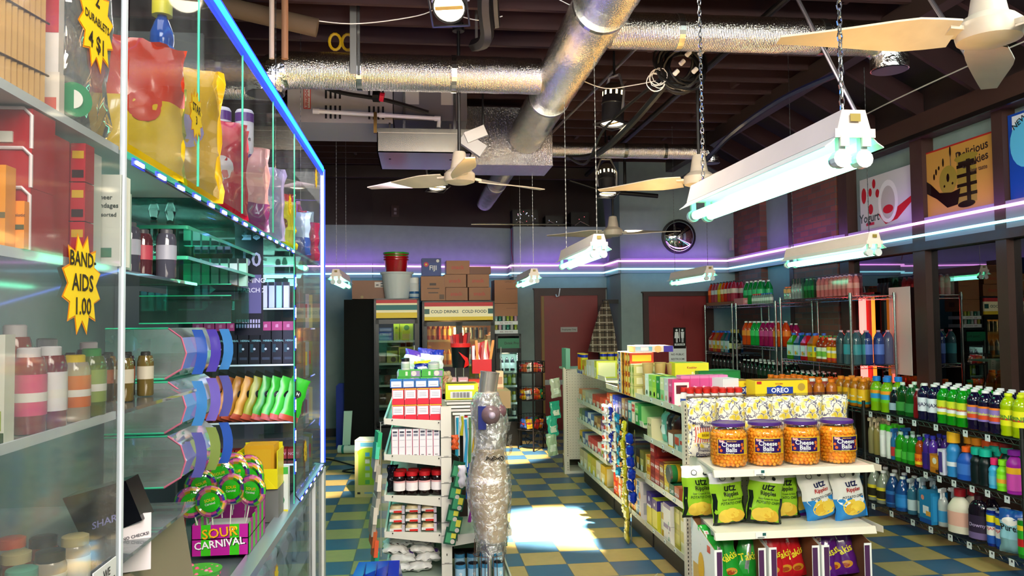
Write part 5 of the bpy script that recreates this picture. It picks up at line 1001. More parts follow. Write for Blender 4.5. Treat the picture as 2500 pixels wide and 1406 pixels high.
# ================================================================ left gondola seen end-on
t = thing('gondola_end_unit', 'pale gondola seen end-on beside the wrapped mannequin', 'shelving', (0, 0, 0))
WS = P('CFCCC0', .4)
m = MB(); m.b(.128, .192, 4.90, 4.95, 0, 1.21, P('D4D0C4', .4)); slots(m, .16, 4.8995, .3, .31)
for z in (.25, .42, .5, .66, .74, .9, 1.02): m.b(.128, .192, 4.8985, 4.90, z, z + .002, SLOT); m.b(.145, .175, 4.8985, 4.90, z + .006, z + .008, SLOT)
m.build('upright', t)
m = MB(); m.b(.15, .17, 4.95, 7.3, .1, 1.125, UPR); m.build('back_panel', t)
for z in (1.147, .928, .68, .458, .17):
    m = MB(); m.b(-.215, .15, 4.93, 7.3, z - .035, z - .022, P('A9B8A8', .4)); m.b(-.222, -.21, 4.93, 7.3, z - .04, z, WS)
    m.hull([(-.218, 4.92, z - .035), (.128, 4.92, z - .085), (.128, 4.925, z - .085), (-.218, 4.925, z - .035)], [(-.218, 4.92, z - .0), (.128, 4.92, z - .022), (.128, 4.925, z - .022), (-.218, 4.925, z - .0)], WS)
    m.cyl((-.17, 4.915, z - .012), (-.17, 4.92, z - .012), .004, SLOT, 8); m.cyl((.115, 4.915, z - .035), (.115, 4.92, z - .035), .004, SLOT, 8); m.build('shelf', t)
for z in (.44, .14):
    m = MB(); m.b(.17, .56, 4.93, 7.3, z - .035, z - .022, P('A9B8A8', .4)); m.b(.555, .565, 4.93, 7.3, z - .04, z, WS)
    m.hull([(.192, 4.92, z - .09), (.56, 4.92, z - .04), (.56, 4.925, z - .04), (.192, 4.925, z - .09)], [(.192, 4.92, z - .022), (.56, 4.92, z), (.56, 4.925, z), (.192, 4.925, z - .022)], WS); m.build('shelf', t)
m = MB(); m.b(-.2, .54, 4.99, 7.2, 0, .1, P('3A3630', .6)); m.b(-.02, .1, 5.35, 5.37, .2, 1.15, P('5F7A70', .6)); m.build('kick_plate', t)
m = MB(); m.b(.192, .56, 5.38, 5.39, .14, 1.18, P('2A1C14', .8)); m.build('brown_divider', t)
# goods across the near end, facing the camera
RB = [('carton', carton(.074, .10, .098, 'C81828', [('F', 'r', 0, 1, 0, .34, 'E02038'), ('F', 'r', .08, .92, .38, .90, 'E4DCE4'), ('F', 'r', 0, 1, .94, 1, 'E8B030'), ('F', 'r', .18, .8, .72, .75, 'A0A0A8'), ('F', 'r', .18, .8, .62, .65, 'A0A0A8'), ('F', 'r', .18, .8, .52, .55, 'A0A0A8'), ('F', 'r', 0, .06, .3, .95, 'D8B0B8')]))]
for r in range(2):
    for i in range(4): put('medicine_carton', RB, (-.134 + .077 * i, 4.99, 1.127 + .10 * r), 0, 'red and white medicine carton, %s in the %s row' % (nth(i, 4), ('bottom', 'upper')[r]), 'carton', 'red medicine cartons on the gondola end')
BB = [('carton', carton(.074, .10, .05, '2A6AB0', [('F', 'r', .08, .92, .1, .8, 'D8E0EC'), ('F', 'r', .2, .8, .3, .36, '8090A0')]))]
for i in range(4): put('medicine_carton', BB, (-.146 + .077 * i, 5.02, 1.328), 0, 'blue and white flat carton on the red cartons, %s' % nth(i, 4), 'carton', 'blue cartons above the red ones')
GB = [('carton', carton(.14, .12, .042, '3A9A30', [('F', 'r', .55, .95, .05, .9, '8A7A98'), ('F', 'o', .68, .5, .4, 'C8C0B0'), ('F', 'r', .3, .4, .2, .8, 'C8E0B0')]))]
for r in range(2):
    for i in range(2): put('candle_carton', GB, (-.07 + .145 * i + (.008 if r else 0), 5.12 + 0 * r, 1.345 + .044 * r), 0, 'green flat carton, %s of the %s pair' % (('left', 'right')[i], ('lower', 'upper')[r]), 'carton', 'green flat cartons on the gondola end')
put('display_box', [('carton', carton(.3, .2, .2, '3A8A88', []))], (-.02, 5.14, 1.127), 0, 'teal box under the green flat cartons', 'carton')
put('tissue_box', [('carton', carton(.3, .3, .28, '9AA8A8', []))], (.0, 5.45, 1.127), 0, 'grey stack under the diaper and wipes packs', 'carton')
for i, (x, z, w_, h_, c, c2) in enumerate(((-.06, 1.40, .14, .15, 'E4E8E4', '5A3AA0'), (.03, 1.41, .12, .15, 'DCE4E4', '4A4AB0'), (.10, 1.40, .12, .15, 'D8DCE0', '20309A'), (.02, 1.40, .11, .08, '1A2A8A', 'E8D020'))):
    mt = bag(w_, h_, .08, [(.72, P(c, .25)), (1, P(c2, .25))], 70 + i, .014, [('r', .2, .8, .2, .45, P('A8D0B0' if i < 3 else 'E8E8E8', .3))]); o = mt.build('wipes_pack', None, (x, 5.4 - .12 * (i == 3), z), .1, True, 2); o.rotation_euler = (-.2, .25 - .1 * i, 0)
    tag(o, ('white puffy pack with purple top, ' + nth(i, 3)) if i < 3 else 'dark blue puffy pack in front of the white packs', 'pack')
put('tape_jar', bottle('jar', .07, .028, 'D8D8D0', 'A8B8A0', '101010', (.2, .6), capr=.026, caph=.3), (-.09, 5.10, 1.43), 0, 'small jar with black lid on the green cartons', 'jar')
put('tape_jar', bottle('jar', .05, .036, 'D8D8D0', 'A8B8A8', '9AA0A0', (.2, .6), capr=.034, caph=.2), (.09, 5.12, 1.43), 0, 'squat clear tub on the right green cartons', 'jar')
# taller things on the right half of the top
put('barcode_carton', [('carton', carton(.21, .12, .10, 'C8D020', [('F', 'r', .08, .88, .62, .9, 'D8E0D8'), ('F', 'r', .15, .82, .08, .5, 'D8D8D8')] + [('F', 'r', .2 + k * .035, .2 + k * .035 + (.02 if k % 3 else .01), .12, .46, '303030') for k in range(16)] + [('T', 'r', .05, .95, .1, .9, '8A7A40')]))], (.27, 5.16, 1.235), 0, 'lime yellow carton with a white barcode label', 'carton')
m = MB()
for i in range(9): m.add([(.16 + .012 * i, 5.1 - .012 * i, 1.225 - .021 * i), (.39, 5.1 - .012 * i, 1.225 - .021 * i), (.39, 5.12 - .012 * i, 1.238 - .021 * i), (.16 + .012 * i, 5.12 - .012 * i, 1.238 - .021 * i)], [(0, 1, 2, 3)], P(('E0DCD4', 'C8C4C0', 'B03030')[i % 3 if i > 4 else i % 2], .4))
m.b(.14, .40, 5.11, 5.13, 1.0, 1.235, P('8A9080', .5)); o = m.build('leaflet_rack'); tag(o, 'stacked striped leaflets below the lime barcode carton', 'leaflets')
t = thing('candy_stick_tub', 'black and red tub full of dark red meat sticks', 'tub', (.30, 5.8, 1.40)); m = MB(); m.lathe([(.06, 0), (.07, .17), (.073, .175)], P('0E0E10', .3), 20); m.lathe([(.0735, .15), (.0745, .178)], REDT, 20); m.add([(-.02, -.072, .12), (.05, -.058, .07), (.06, -.05, .02), (.02, -.067, .0), (.03, -.068, .05)], [(0, 4, 1), (1, 4, 3, 2)], REDT); m.build('tub_body', t, smooth=True)
for k in range(11):
    a = k * 2.4; m = MB(); x, y = .045 * math.cos(a) * (.3 + .07 * k), .04 * math.sin(a) * (.3 + .07 * k); m.hull([(x - .012, y - .003, .1), (x + .012, y - .003, .1), (x + .012, y + .003, .1), (x - .012, y + .003, .1)], [(x * 1.8 - .012, y * 1.5 - .003, .235 + .01 * (k % 3)), (x * 1.8 + .012, y * 1.5 - .003, .235 + .01 * (k % 3)), (x * 1.8 + .012, y * 1.5 + .003, .235), (x * 1.8 - .012, y * 1.5 + .003, .235)], P(('8A1414', 'A82020', '5A0E10')[k % 3], .25)); o = m.build('meat_stick', None, (.30, 5.8, 1.40)); tag(o, 'dark red meat stick standing in the black tub', 'snack stick', 'meat sticks in the black tub')
t = thing('candy_stick_box', 'red display box of orange and white snack sticks', 'box', (.45, 5.75, 1.36)); m = MB(); m.b(-.07, .07, -.05, .05, 0, .10, P('C01820', .4)); m.hull([(-.07, .045, .1), (.07, .045, .1), (.07, .05, .1), (-.07, .05, .1)], [(-.07, .045, .2), (.05, .045, .24), (.05, .05, .24), (-.07, .05, .2)], P('B81820', .4)); m.b(-.02, .07, -.053, -.05, -.03, -.0, YEL); m.build('box_body', t)
for k in range(9):
    m = MB(); x = -.06 + .015 * k; lean = .03 * math.sin(k * 1.7); m.hull([(x - .009, -.03, .08), (x + .009, -.03, .08), (x + .009, -.02, .08), (x - .009, -.02, .08)], [(x + lean - .009, -.02 + .05 * (k % 2), .2 + .02 * (k % 3)), (x + lean + .009, -.02 + .05 * (k % 2), .2 + .02 * (k % 3)), (x + lean + .009, .0 + .05 * (k % 2), .2), (x + lean - .009, .0 + .05 * (k % 2), .2)], P(('D8D0D0', 'A02020', 'D87818')[k % 3], .3)); o = m.build('snack_stick', None, (.45, 5.75, 1.36)); tag(o, 'thin snack stick standing in the red display box', 'snack stick', 'snack sticks in the red box')
for i, (x, c, c2, w_, h_, lb) in enumerate(((.22, 'C89AA0', 'E0C0C8', .085, .06, 'small pink box left of the red snack boxes'), (.31, 'C89098', 'E0C0C8', .07, .06, 'small rose pink box beside its twin'), (.40, 'C83018', 'E8A080', .10, .075, 'small red orange box in the middle'), (.51, 'D84A18', 'E8D020', .07, .10, 'orange and yellow striped upright pack'), (.575, 'D8B890', 'B08060', .05, .13, 'tan striped upright pack beside the mannequin neck'))):
    put('snack_box', [('carton', carton(w_, .1, h_, c, [('F', 'r', .15, .85, .3, .7, c2), ('F', 'r', .0, 1, .05, .12, c2)]))], (x, 5.7, 1.245 + (.03 if i < 2 else 0)), 0, lb, 'box')
put('tray_carton', [('carton', carton(.5, .5, .12, '9A8058', []))], (.38, 5.72, 1.16 - .03), 0, 'brown tray under the small snack boxes', 'carton')
for i in range(6):
    m = bag(.085, .11, .05, [(1, P(('8A6A50', 'B08060', 'A89070')[i % 3], .25))], 80 + i, .01).build('nut_packet', None, (.13 + .03 * (i % 3), 5.55 + .02 * i, 1.245 + .03 * (i // 3)), .2 * i, True, 2); tag(m, 'crumpled brown nut packet behind the green cartons', 'packet', 'brown nut packets')
put('tray_carton', [('carton', carton(.16, .3, .11, '7A6A50', []))], (.16, 5.62, 1.13), 0, 'narrow brown tray holding nut packets', 'carton')
# second row: white cartons, jars, bagels, sugar
WC = [('carton', carton(.041, .12, .168, 'E0DCE0', [('F', 'r', 0, .08, 0, 1, 'B04060'), ('F', 'r', .2, .85, .86, .93, '404050'), ('F', 'r', .2, .85, .74, .82, '808090'), ('F', 'r', .15, .9, .6, .61, '9090A0'), ('F', 'r', .15, .9, .35, .36, '9090A0'), ('F', 'r', .3, .7, .05, .07, '404040')]))]
for i in range(7): put('lotion_carton', WC, (-.155 + .0425 * i, 4.99, .908), 0, 'slim white drug carton on the second shelf, %s' % nth(i, 7), 'carton', 'slim white cartons')
JR = bottle('jar', .15, .037, '1A0608', 'E8E0E0', 'B8141C', (.22, .62), n=18, capr=.036, caph=.17, bands=((.55, .62, 'D8A0A0'),))
for r in range(2):
    for i in range(4): put('jam_jar', JR, (-.13 + .078 * i + .01 * r, 4.985 + .085 * r, .66), .9 - .5 * i, ('dark jar with red lid, %s of the front four' % nth(i, 4)) if r == 0 else 'dark jar with red lid behind the front four', 'jar', 'dark jars with red lids, ' + ('front' if r == 0 else 'back'))
t = thing('black_bags', 'dark crumpled packets left of the red lidded jars', 'packet', (-.175, 5.1, .66)); bag(.07, .17, .05, [(1, P('14121C', .2))], 91, .02).build('packet_body', t, smooth=True, ang=2)
BG = P('D8C498', .45); PL = CLEAR('F4F4F4', .5)
for i in range(3):
    for r in range(3):
        t = thing('bagel_bag', 'clear bag of bagels, %s column, %s' % (('left', 'middle', 'right')[i], ('bottom', 'middle tier', 'top')[r]), 'bread bag', (-.145 + .098 * i, 5.0, .438 + .058 * r), 0, 'bagel bags on the gondola end')
        m = MB(); m.lathe([(.01, .004), (.03, .0), (.044, .012), (.046, .028), (.036, .045), (.016, .046), (.01, .036)], BG, 20); m.build('bagel', t, smooth=True)
        m = MB(); m.b(-.045, .045, -.049, -.047, .012, .028, P('D8D4D0', .3)); m.b(-.02, .03, -.0495, -.048, .008, .02, REDT); 
        m.b(.03, .048, -.05, -.046, .0, .05, P('B8B0B8', .3)); m.build('printed_band', t)
SG = P('DAD8D4', .3)
k = 0
for c, x in ((0, -.135), (1, .02)):
    for r in range(5):
        mt = bag(.155, .12, .06, [(1, SG)], 100 + k, .012, [('r', .3, .7, .35, .6, P(('C8442A', 'D8D0D0', 'C83A30', 'E0D8D8', 'C85030')[(k + c) % 5], .35)), ('r', .75, .9, .4, .7, P('5A3A90', .35))], 12)
        o = mt.build('sugar_bag', None, (x + .03 * math.sin(k * 2.3), 5.06, .15 + .055 * r + .03), 0, True, 2); o.rotation_euler = (-1.25, .06 * math.sin(k), 0)
        tag(o, 'white plastic rice bag, %s pile, %s' % (('left', 'right')[c], ('lowest', 'second up', 'middle', 'fourth up', 'topmost')[r]), 'bag', 'white rice bags on the bottom shelf'); k += 1
# hanging cards left edge, toothbrush and glove chains right side
for i in range(12):
    z = 1.06 - .066 * i; c = ('2AA870', '3AB890', 'B8B0A0', 'A09888', 'C8C0B0', '8A8478', 'B0A898', 'C0B8A8', '9A9488', 'B85A30', 'C8502A', '1A9A78')[i]
    m = MB(); m.b(-.07, .07, -.012, .012, -.1, 0, P(c, .35)); m.b(-.005, .005, -.002, .002, 0, .01, STEEL); o = m.build('hang_card', None, (-.255 - .012 * math.sin(i) - .003 * i, 4.98, z), PI / 2 + .25); o.rotation_euler = (.1, .12 * math.sin(i * 2), PI / 2 + .2)
    tag(o, 'small hanging packet at the left edge, %s from top' % ('first', 'second', 'third', 'fourth', 'fifth', 'sixth', 'seventh', 'eighth', 'ninth', 'tenth', 'eleventh', 'twelfth')[i], 'packet', 'hanging packets at the gondola left edge')
m = MB(); m.b(-.245, -.24, 4.95, 4.96, .3, 1.12, P('8A8A80', .4)); m.tube([(-.24, 4.955, 1.1), (-.21, 4.955, 1.12)], .004, STEEL, 5); o = m.build('clip_strip'); tag(o, 'long clip strip at the left edge of the end-on gondola', 'strip')
for i in range(7):
    z = .88 - .065 * i; m = MB(); m.b(-.038, .038, -.003, .003, -.10, 0, P('0E4A34', .35)); m.b(-.03, .01, -.006, -.003, -.09, -.03, P('3A8A60', .4)); m.b(.0, .03, -.0065, -.0045, -.06, -.02, P('C8C040', .4)); m.disc(lambda u, v, e: (u, -.007 - e, v), .015, -.08, .014, P('B8B0A8', .4))
    o = m.build('glove_card', None, (.24 - .008 * i + .02 * (i % 2), 4.86 - .006 * i, z), .3); o.rotation_euler = (-.1, .25, .2)
    tag(o, 'green hanging card beside the mannequin, %s from top' % ('first', 'second', 'third', 'fourth', 'fifth', 'sixth', 'seventh')[i], 'card', 'green hanging cards')
m = MB(); m.tube([(.195, 4.93, .92), (.24, 4.87, .9), (.22, 4.85, .4)], .003, P('2A3A30', .4), 5); o = m.build('clip_strip'); tag(o, 'dark clip strip holding the green cards', 'strip')
for i, (x, z, h, c, lb) in enumerate(((.235, 1.13, .24, '2A9AC0', 'blue'), (.265, 1.14, .12, 'B8B020', 'yellow'), (.285, 1.12, .30, '3AA0D0', 'sky blue'), (.315, 1.13, .28, '5A8A50', 'green'), (.34, 1.13, .22, 'D0A820', 'gold'), (.36, 1.12, .34, '2A8AB8', 'teal blue'), (.30, .84, .22, '1A50A8', 'dark blue'), (.345, .80, .25, '2A6AC0', 'cobalt'), (.31, .62, .14, '8A2A8A', 'purple'))):
    m = MB(); m.tube([(0, 0, 0), (.004 * (i % 3), 0, -h * .4), (-.006, 0, -h)], [.009, .007, .012], P(c, .3), 7); m.b(-.014, .014, .008, .011, -h, .01, P('D8E0E0', .3)); o = m.build('toothbrush', None, (x, 5.0 - .01 * (i % 3), z)); tag(o, '%s toothbrush pack hanging behind the mannequin' % lb, 'toothbrush')
put('brush_head', [('bag', bag(.05, .13, .04, [(1, P('D8D0D8', .3))], 95, .004).mesh('b', True, 2))], (.255, 4.84, .73), .2, 'white oval sponge hanging beside the gondola upright', 'sponge')
put('orange_brush', [('bag', bag(.045, .09, .03, [(1, P('C8501E', .4))], 96, .006).mesh('b', True, 2))], (.215, 4.88, .95), .2, 'orange brush hanging near the top of the upright', 'brush')
CN = bottle('can', .11, .033, '4A9AC8', 'A8D0E8', '1A1A20', (.1, .75), n=18, txt='9', tcol='F4F4F4', capr=.031, caph=.06)
for r in range(2):
    for i in range(4): put('infant_can', CN, (.245 + .08 * i, 4.97 + .09 * r, .12 + .04 * r), .1 * i, ('blue can with a white 9, %s of the front four' % nth(i, 4)) if r == 0 else 'blue can behind the front four', 'can', 'blue cans, ' + ('front' if r == 0 else 'back'))
put('green_carton', [('carton', carton(.34, .1, .05, '1E4A28', [('F', 't', 'frijoles', .5, .5, .5, '8AB090')]))], (.38, 5.1, .30), 0, 'dark green flat carton above the blue cans', 'carton')

# ---------------------------------------------------------------- mannequin wrapped in plastic
def skinmat():
    m, n, l, b = _new('mannequin_cloth'); b.inputs['Base Color'].default_value = (.70, .50, .29, 1); b.inputs['Roughness'].default_value = .55; return m
t = thing('dress_form', 'headless mannequin torso wrapped in crinkled clear plastic on a metal stand', 'mannequin', (0, 0, 0))
X0 = .385; yM = 4.5; S = 4.5 / 1914.6
prof = [  # y px, left px, right px  -> body outline seen from the camera
    (1308, 1162, 1232), (1290, 1159, 1234), (1250, 1152, 1237), (1212, 1144, 1240), (1180, 1142, 1240), (1150, 1147, 1237), (1120, 1154, 1233), (1095, 1158, 1229), (1070, 1160, 1229), (1045, 1158, 1233), (1020, 1154, 1234), (995, 1151, 1226), (970, 1158, 1217), (955, 1167, 1212)]
def zz(py): return CAMZ - (py - 787.2 + 1.9) * S * 1.004
def xx_(px): return .386 + (px - 1190) * S * .993
rings = []
for py, a, c in prof: rings.append((zz(py), (xx_(a) + xx_(c)) / 2, (xx_(c) - xx_(a)) / 2))
def torso(scale, mat, jag=0, z_lo=-9, z_hi=9, nr=36, sub=4, crink=0, seed=0):
    m = MB(); L = []
    for i in range(len(rings) - 1):
        for k in range(sub):
            u = k / sub; L.append(tuple(rings[i][j] * (1 - u) + rings[i + 1][j] * u for j in range(3)))
    L.append(rings[-1]); L = [q for q in L if z_lo < q[0] < z_hi]; vs = []
    for z, cx, r in L:
        dep = .098 if z > 1.0 else (.105 if z < .85 else .085)
        for i in range(nr):
            a = 2 * PI * i / nr; q = noise.noise(Vector((math.cos(a) * 3, math.sin(a) * 3, z * 9 + seed))) * crink + noise.noise(Vector((math.cos(a) * 9, math.sin(a) * 9, z * 34 + seed))) * crink * .8
            vs.append((cx + (r * scale + q) * math.cos(a), yM + (dep * scale + q) * math.sin(a), z))
    k = len(L); m.add(vs, [(i * nr + j, i * nr + (j + 1) % nr, (i + 1) * nr + (j + 1) % nr, (i + 1) * nr + j) for i in range(k - 1) for j in range(nr)] + [tuple(reversed(range(nr))), tuple(range((k - 1) * nr, k * nr))] if scale < 1.01 else [(i * nr + j, i * nr + (j + 1) % nr, (i + 1) * nr + (j + 1) % nr, (i + 1) * nr + j) for i in range(k - 1) for j in range(nr)], mat); return m
TAN = skinmat(); GREYB = P((.33, .29, .27), .35, .2)
torso(.97, TAN, z_hi=zz(1085)).build('hip_form', t, smooth=True, ang=2)
torso(.965, P('B0A498', .4), z_lo=zz(1092)).build('chest_form', t, smooth=True, ang=2)
m = MB(); m.ball((xx_(1193), yM - .085, zz(1006)), .058, P('6A5458', .25), 20, sz=1.0); m.ball((xx_(1195), yM - .136, zz(1006)), .02, P('A898A8', .2), 12); m.ball((xx_(1216), yM - .05, zz(1000)), .042, P('6A4A50', .25), 18); m.build('bust', t, smooth=True)
m = MB(); m.b(xx_(1163), xx_(1182), yM - .108, yM - .07, zz(1040), zz(985), P('20286A', .3)); m.build('blue_cloth', t)
m = MB(); m.cyl((xx_(1188), yM, zz(966)), (xx_(1196), yM, zz(910)), .052, P('C8C0B4', .25, .8), 24, .054); m.cyl((xx_(1196), yM, zz(910)), (xx_(1196.4), yM, zz(907)), .056, P('C0B8AC', .25, .8), 24); m.build('neck', t, smooth=True)
m = MB(); 
for k in range(14): a = k * .9; m.tube([(xx_(1180 + k * 3), yM - .115, zz(1112 - 3 * math.sin(a))), (xx_(1184 + k * 3), yM - .117, zz(1106 - 4 * math.cos(a * 1.3))), (xx_(1181 + k * 3), yM - .117, zz(1104 + 2 * math.sin(a)))], .0022, BLACK, 4)
m.build('black_scribble', t)
def wrapmat():
    m = bpy.data.materials.new('crinkled_wrap'); m.use_nodes = True; n = m.node_tree.nodes; l = m.node_tree.links
    for x in list(n): n.remove(x)
    o = n.new('ShaderNodeOutputMaterial'); tr = n.new('ShaderNodeBsdfTransparent'); tr.inputs[0].default_value = (.93, .93, .92, 1); g = n.new('ShaderNodeBsdfGlossy'); g.inputs['Roughness'].default_value = .10
    d = n.new('ShaderNodeBsdfDiffuse'); d.inputs[0].default_value = (.8, .8, .8, 1)
    co = n.new('ShaderNodeTexCoord'); no = n.new('ShaderNodeTexNoise'); no.inputs['Scale'].default_value = 30; no.inputs['Detail'].default_value = 8; no.inputs['Distortion'].default_value = 1.2; l.new(co.outputs['Object'], no.inputs['Vector'])
    bp = n.new('ShaderNodeBump'); bp.inputs['Strength'].default_value = 1; bp.inputs['Distance'].default_value = .012; l.new(no.outputs['Fac'], bp.inputs['Height']); l.new(bp.outputs[0], g.inputs['Normal'])
    m1 = n.new('ShaderNodeMixShader'); m1.inputs[0].default_value = .42; l.new(tr.outputs[0], m1.inputs[1]); l.new(g.outputs[0], m1.inputs[2])
    m2 = n.new('ShaderNodeMixShader'); fr_ = n.new('ShaderNodeMapRange'); fr_.inputs[1].default_value = .5; fr_.inputs[2].default_value = .72; fr_.inputs[3].default_value = .04; fr_.inputs[4].default_value = .55; l.new(no.outputs['Fac'], fr_.inputs[0]); l.new(fr_.outputs[0], m2.inputs[0]); l.new(m1.outputs[0], m2.inputs[1]); l.new(d.outputs[0], m2.inputs[2]); l.new(m2.outputs[0], o.inputs[0]); return m
WRAP = wrapmat()
torso(1.12, WRAP, crink=.010, seed=1, sub=6, nr=56).build('plastic_wrap', t, smooth=True, ang=3)
m = MB(); q = random.Random(4)
for side, (xa, ya) in enumerate(((1242, 1060), (1240, 1085), (1150, 1000), (1235, 1030))):
    k = []; 
    for j in range(5): k.append((xx_(xa + q.uniform(-3, 4)), yM - .02 + .02 * j, zz(ya + 7 * j)))
    for a_, b_ in zip(k[:-1], k[1:]): m.add([a_, b_, (b_[0] + .012, b_[1] - .03, b_[2]), (a_[0] + .016, a_[1] - .03, a_[2] + .01)], [(0, 1, 2, 3)], WRAP)
m.build('wrap_folds', t, smooth=True)
m = MB(); sheetmesh(lambda u, v: (xx_(1158) + (xx_(1232) - xx_(1158)) * (.5 - .5 * math.cos(2 * PI * u)), yM - .10 * math.sin(2 * PI * u), zz(1300) - v * (.10 + .03 * math.sin(u * 40)) ), 40, 5, WRAP, m); m.build('wrap_hem', t, smooth=True)
t2 = m
m = MB(); m.cyl((.386, yM, .03), (.386, yM, zz(1308)), .012, CHROME, 14)
for k in range(7): m.cyl((.386, yM, zz(1312 + 5 * k)), (.386, yM, zz(1313.5 + 5 * k)), .018, P('5A3A50', .3, .8), 14)
m.build('stand_pole', t, smooth=True)
m = MB()
for k in range(8):
    a = k * PI / 4 + .2; m.cyl((.386 + .085 * math.cos(a), yM + .07 * math.sin(a), zz(1304)), (.386 + .095 * math.cos(a), yM + .08 * math.sin(a), .18), .0022, P('6A5040', .4, .7), 5)
for z in (.42, .2): m.tube([(.386 + .092 * math.cos(a * PI / 10), yM + .077 * math.sin(a * PI / 10), z) for a in range(20)], .0025, P('6A5040', .4, .7), 5, True)
m.build('wire_skirt', t)
m = MB()
for k in range(4):
    a = k * PI / 2 + .6; m.cyl((.386, yM, .14), (.386 + .18 * math.cos(a), yM + .18 * math.sin(a), .008), .009, DARKIRON, 8)
m.cyl((.386, yM, .02), (.386, yM, .16), .02, DARKIRON, 12); m.build('stand_foot', t)

# ---------------------------------------------------------------- loose things on the left floor
t = thing('blue_bin', 'upturned glossy blue plastic bin at the bottom edge', 'bin', (-.235, 4.3, 0)); BP = P('0A1F9A', .18)
m = MB(); m.hull([(-.17, -.15, 0), (.19, -.15, 0), (.19, .15, 0), (-.17, .15, 0)], [(-.13, -.1, .40), (.12, -.11, .415), (.12, .1, .435), (-.1, .1, .435)], BP); m.build('bin_body', t)
m = MB()
for x in (-.06, .0, .06): m.b(x - .002, x + .002, -.11, .1, .40, .432, P('081870', .3))
m.build('bin_ribs', t)
t = thing('appliance_carton', 'tall green and cream appliance carton standing on the floor', 'carton', (-.52, 8.14, 0), -.13)
CR, GR = P('C8B078', .5), P('9AB828', .45); m = MB(); m.b(-.115, .115, -.12, .12, 0, .555, CR); m.b(-.115, .115, -.12, .12, .555, .565, P('D8D8D0', .5)); m.build('carton_body', t)
m = MB(); fr = lambda u, v, e: (u, -.12 - e, v); m.rect(fr, -.08, .115, .12, .46, GR); m.rect(fr, -.115, .115, .46, .55, P('D0CCB0', .5)); m.disc(fr, .03, .44, .12, GR, .001, 20, .05); m.rect(fr, -.06, .08, .50, .54, P('5AA0C0', .5), .002)
for i, c in enumerate(('3A90B8', 'D8D8C8', '88A8B0', 'B8C890', '5A9A50')): m.rect(fr, -.01, .035, .13 + .068 * (4 - i), .17 + .068 * (4 - i), P(c, .5), .002)
for i in range(3): m.rect(fr, -.015, .045, .39 - .012 * i, .395 - .012 * i, P('405020', .5), .002)
m.rect(fr, -.09, -.06, .03, .05, P('202020', .5)); m.rect(fr, -.02, .06, .035, .05, P('8098B0', .5))
fl = lambda u, v, e: (-.115 - e, -u, v); m.rect(fl, -.09, .09, .42, .54, P('7A9A90', .5)); 
for u, z, h in ((-.05, .3, .12), (0, .28, .16), (.05, .3, .12), (-.03, .12, .1), (.03, .1, .09)): m.rect(fl, u - .008, u + .008, z, z + h, P('6A5030', .5))
m.rect(fl, -.08, .08, .22, .235, P('4A3820', .5)); m.build('carton_print', t)
t = thing('blue_floor_cleaner', 'tall narrow blue plastic panel leaning by the teal wall', 'board', (-1.1, 11.2, 0)); m = MB(); m.b(-.06, .12, 0, .05, 0, .86, P('0A2A8A', .3)); m.hull([(-.06, 0, .86), (.12, 0, .86), (.12, .05, .86), (-.06, .05, .86)], [(-.02, 0, .9), (.12, 0, .9), (.12, .05, .9), (-.02, .05, .9)], P('0A2A8A', .3)); m.build('panel', t)
t = thing('floor_sweeper', 'pale teal upright sweeper standing by the black cooler', 'sweeper', (-.98, 10.75, 0)); m = MB(); m.hull([(-.05, 0, .1), (.05, 0, .1), (.05, .04, .1), (-.05, .04, .1)], [(-.03, 0, .56), (.08, 0, .56), (.08, .04, .56), (-.03, .04, .56)], P('A8C8B8', .4)); m.build('handle_panel', t)
m = MB(); m.cyl((-.1, -.02, .06), (.14, -.06, .06), .055, P('C8D8D0', .3), 16)
for x in (-.05, .03, .1): m.cyl((x, -.033 - .05 * (x + .1) / 1.2, .06), (x + .03, -.038 - .05 * (x + .1) / 1.2, .06), .0565, P('1A7A70', .3), 16)
m.build('roller_head', t, smooth=True)
cable('floor_cable', [(-1.6, 10.4, .012), (-1.2, 10.3, .012), (-.9, 9.9, .012), (-.75, 9.6, .012), (-.9, 9.4, .012), (-.6, 9.2, .012)], .009, BLACK, 'black cable lying on the floor near the coolers')
m = MB(); m.add([(0, 0, .004), (.07, .01, .02), (.1, .04, .045), (.05, .05, .01), (-.02, .03, .004)], [(0, 1, 3, 4), (1, 2, 3)], P('A09878', .7)); o = m.build('paper_scrap', None, (1.475, 5.13, 0)); tag(o, 'crumpled pale paper scrap on the floor by the gondola', 'litter')

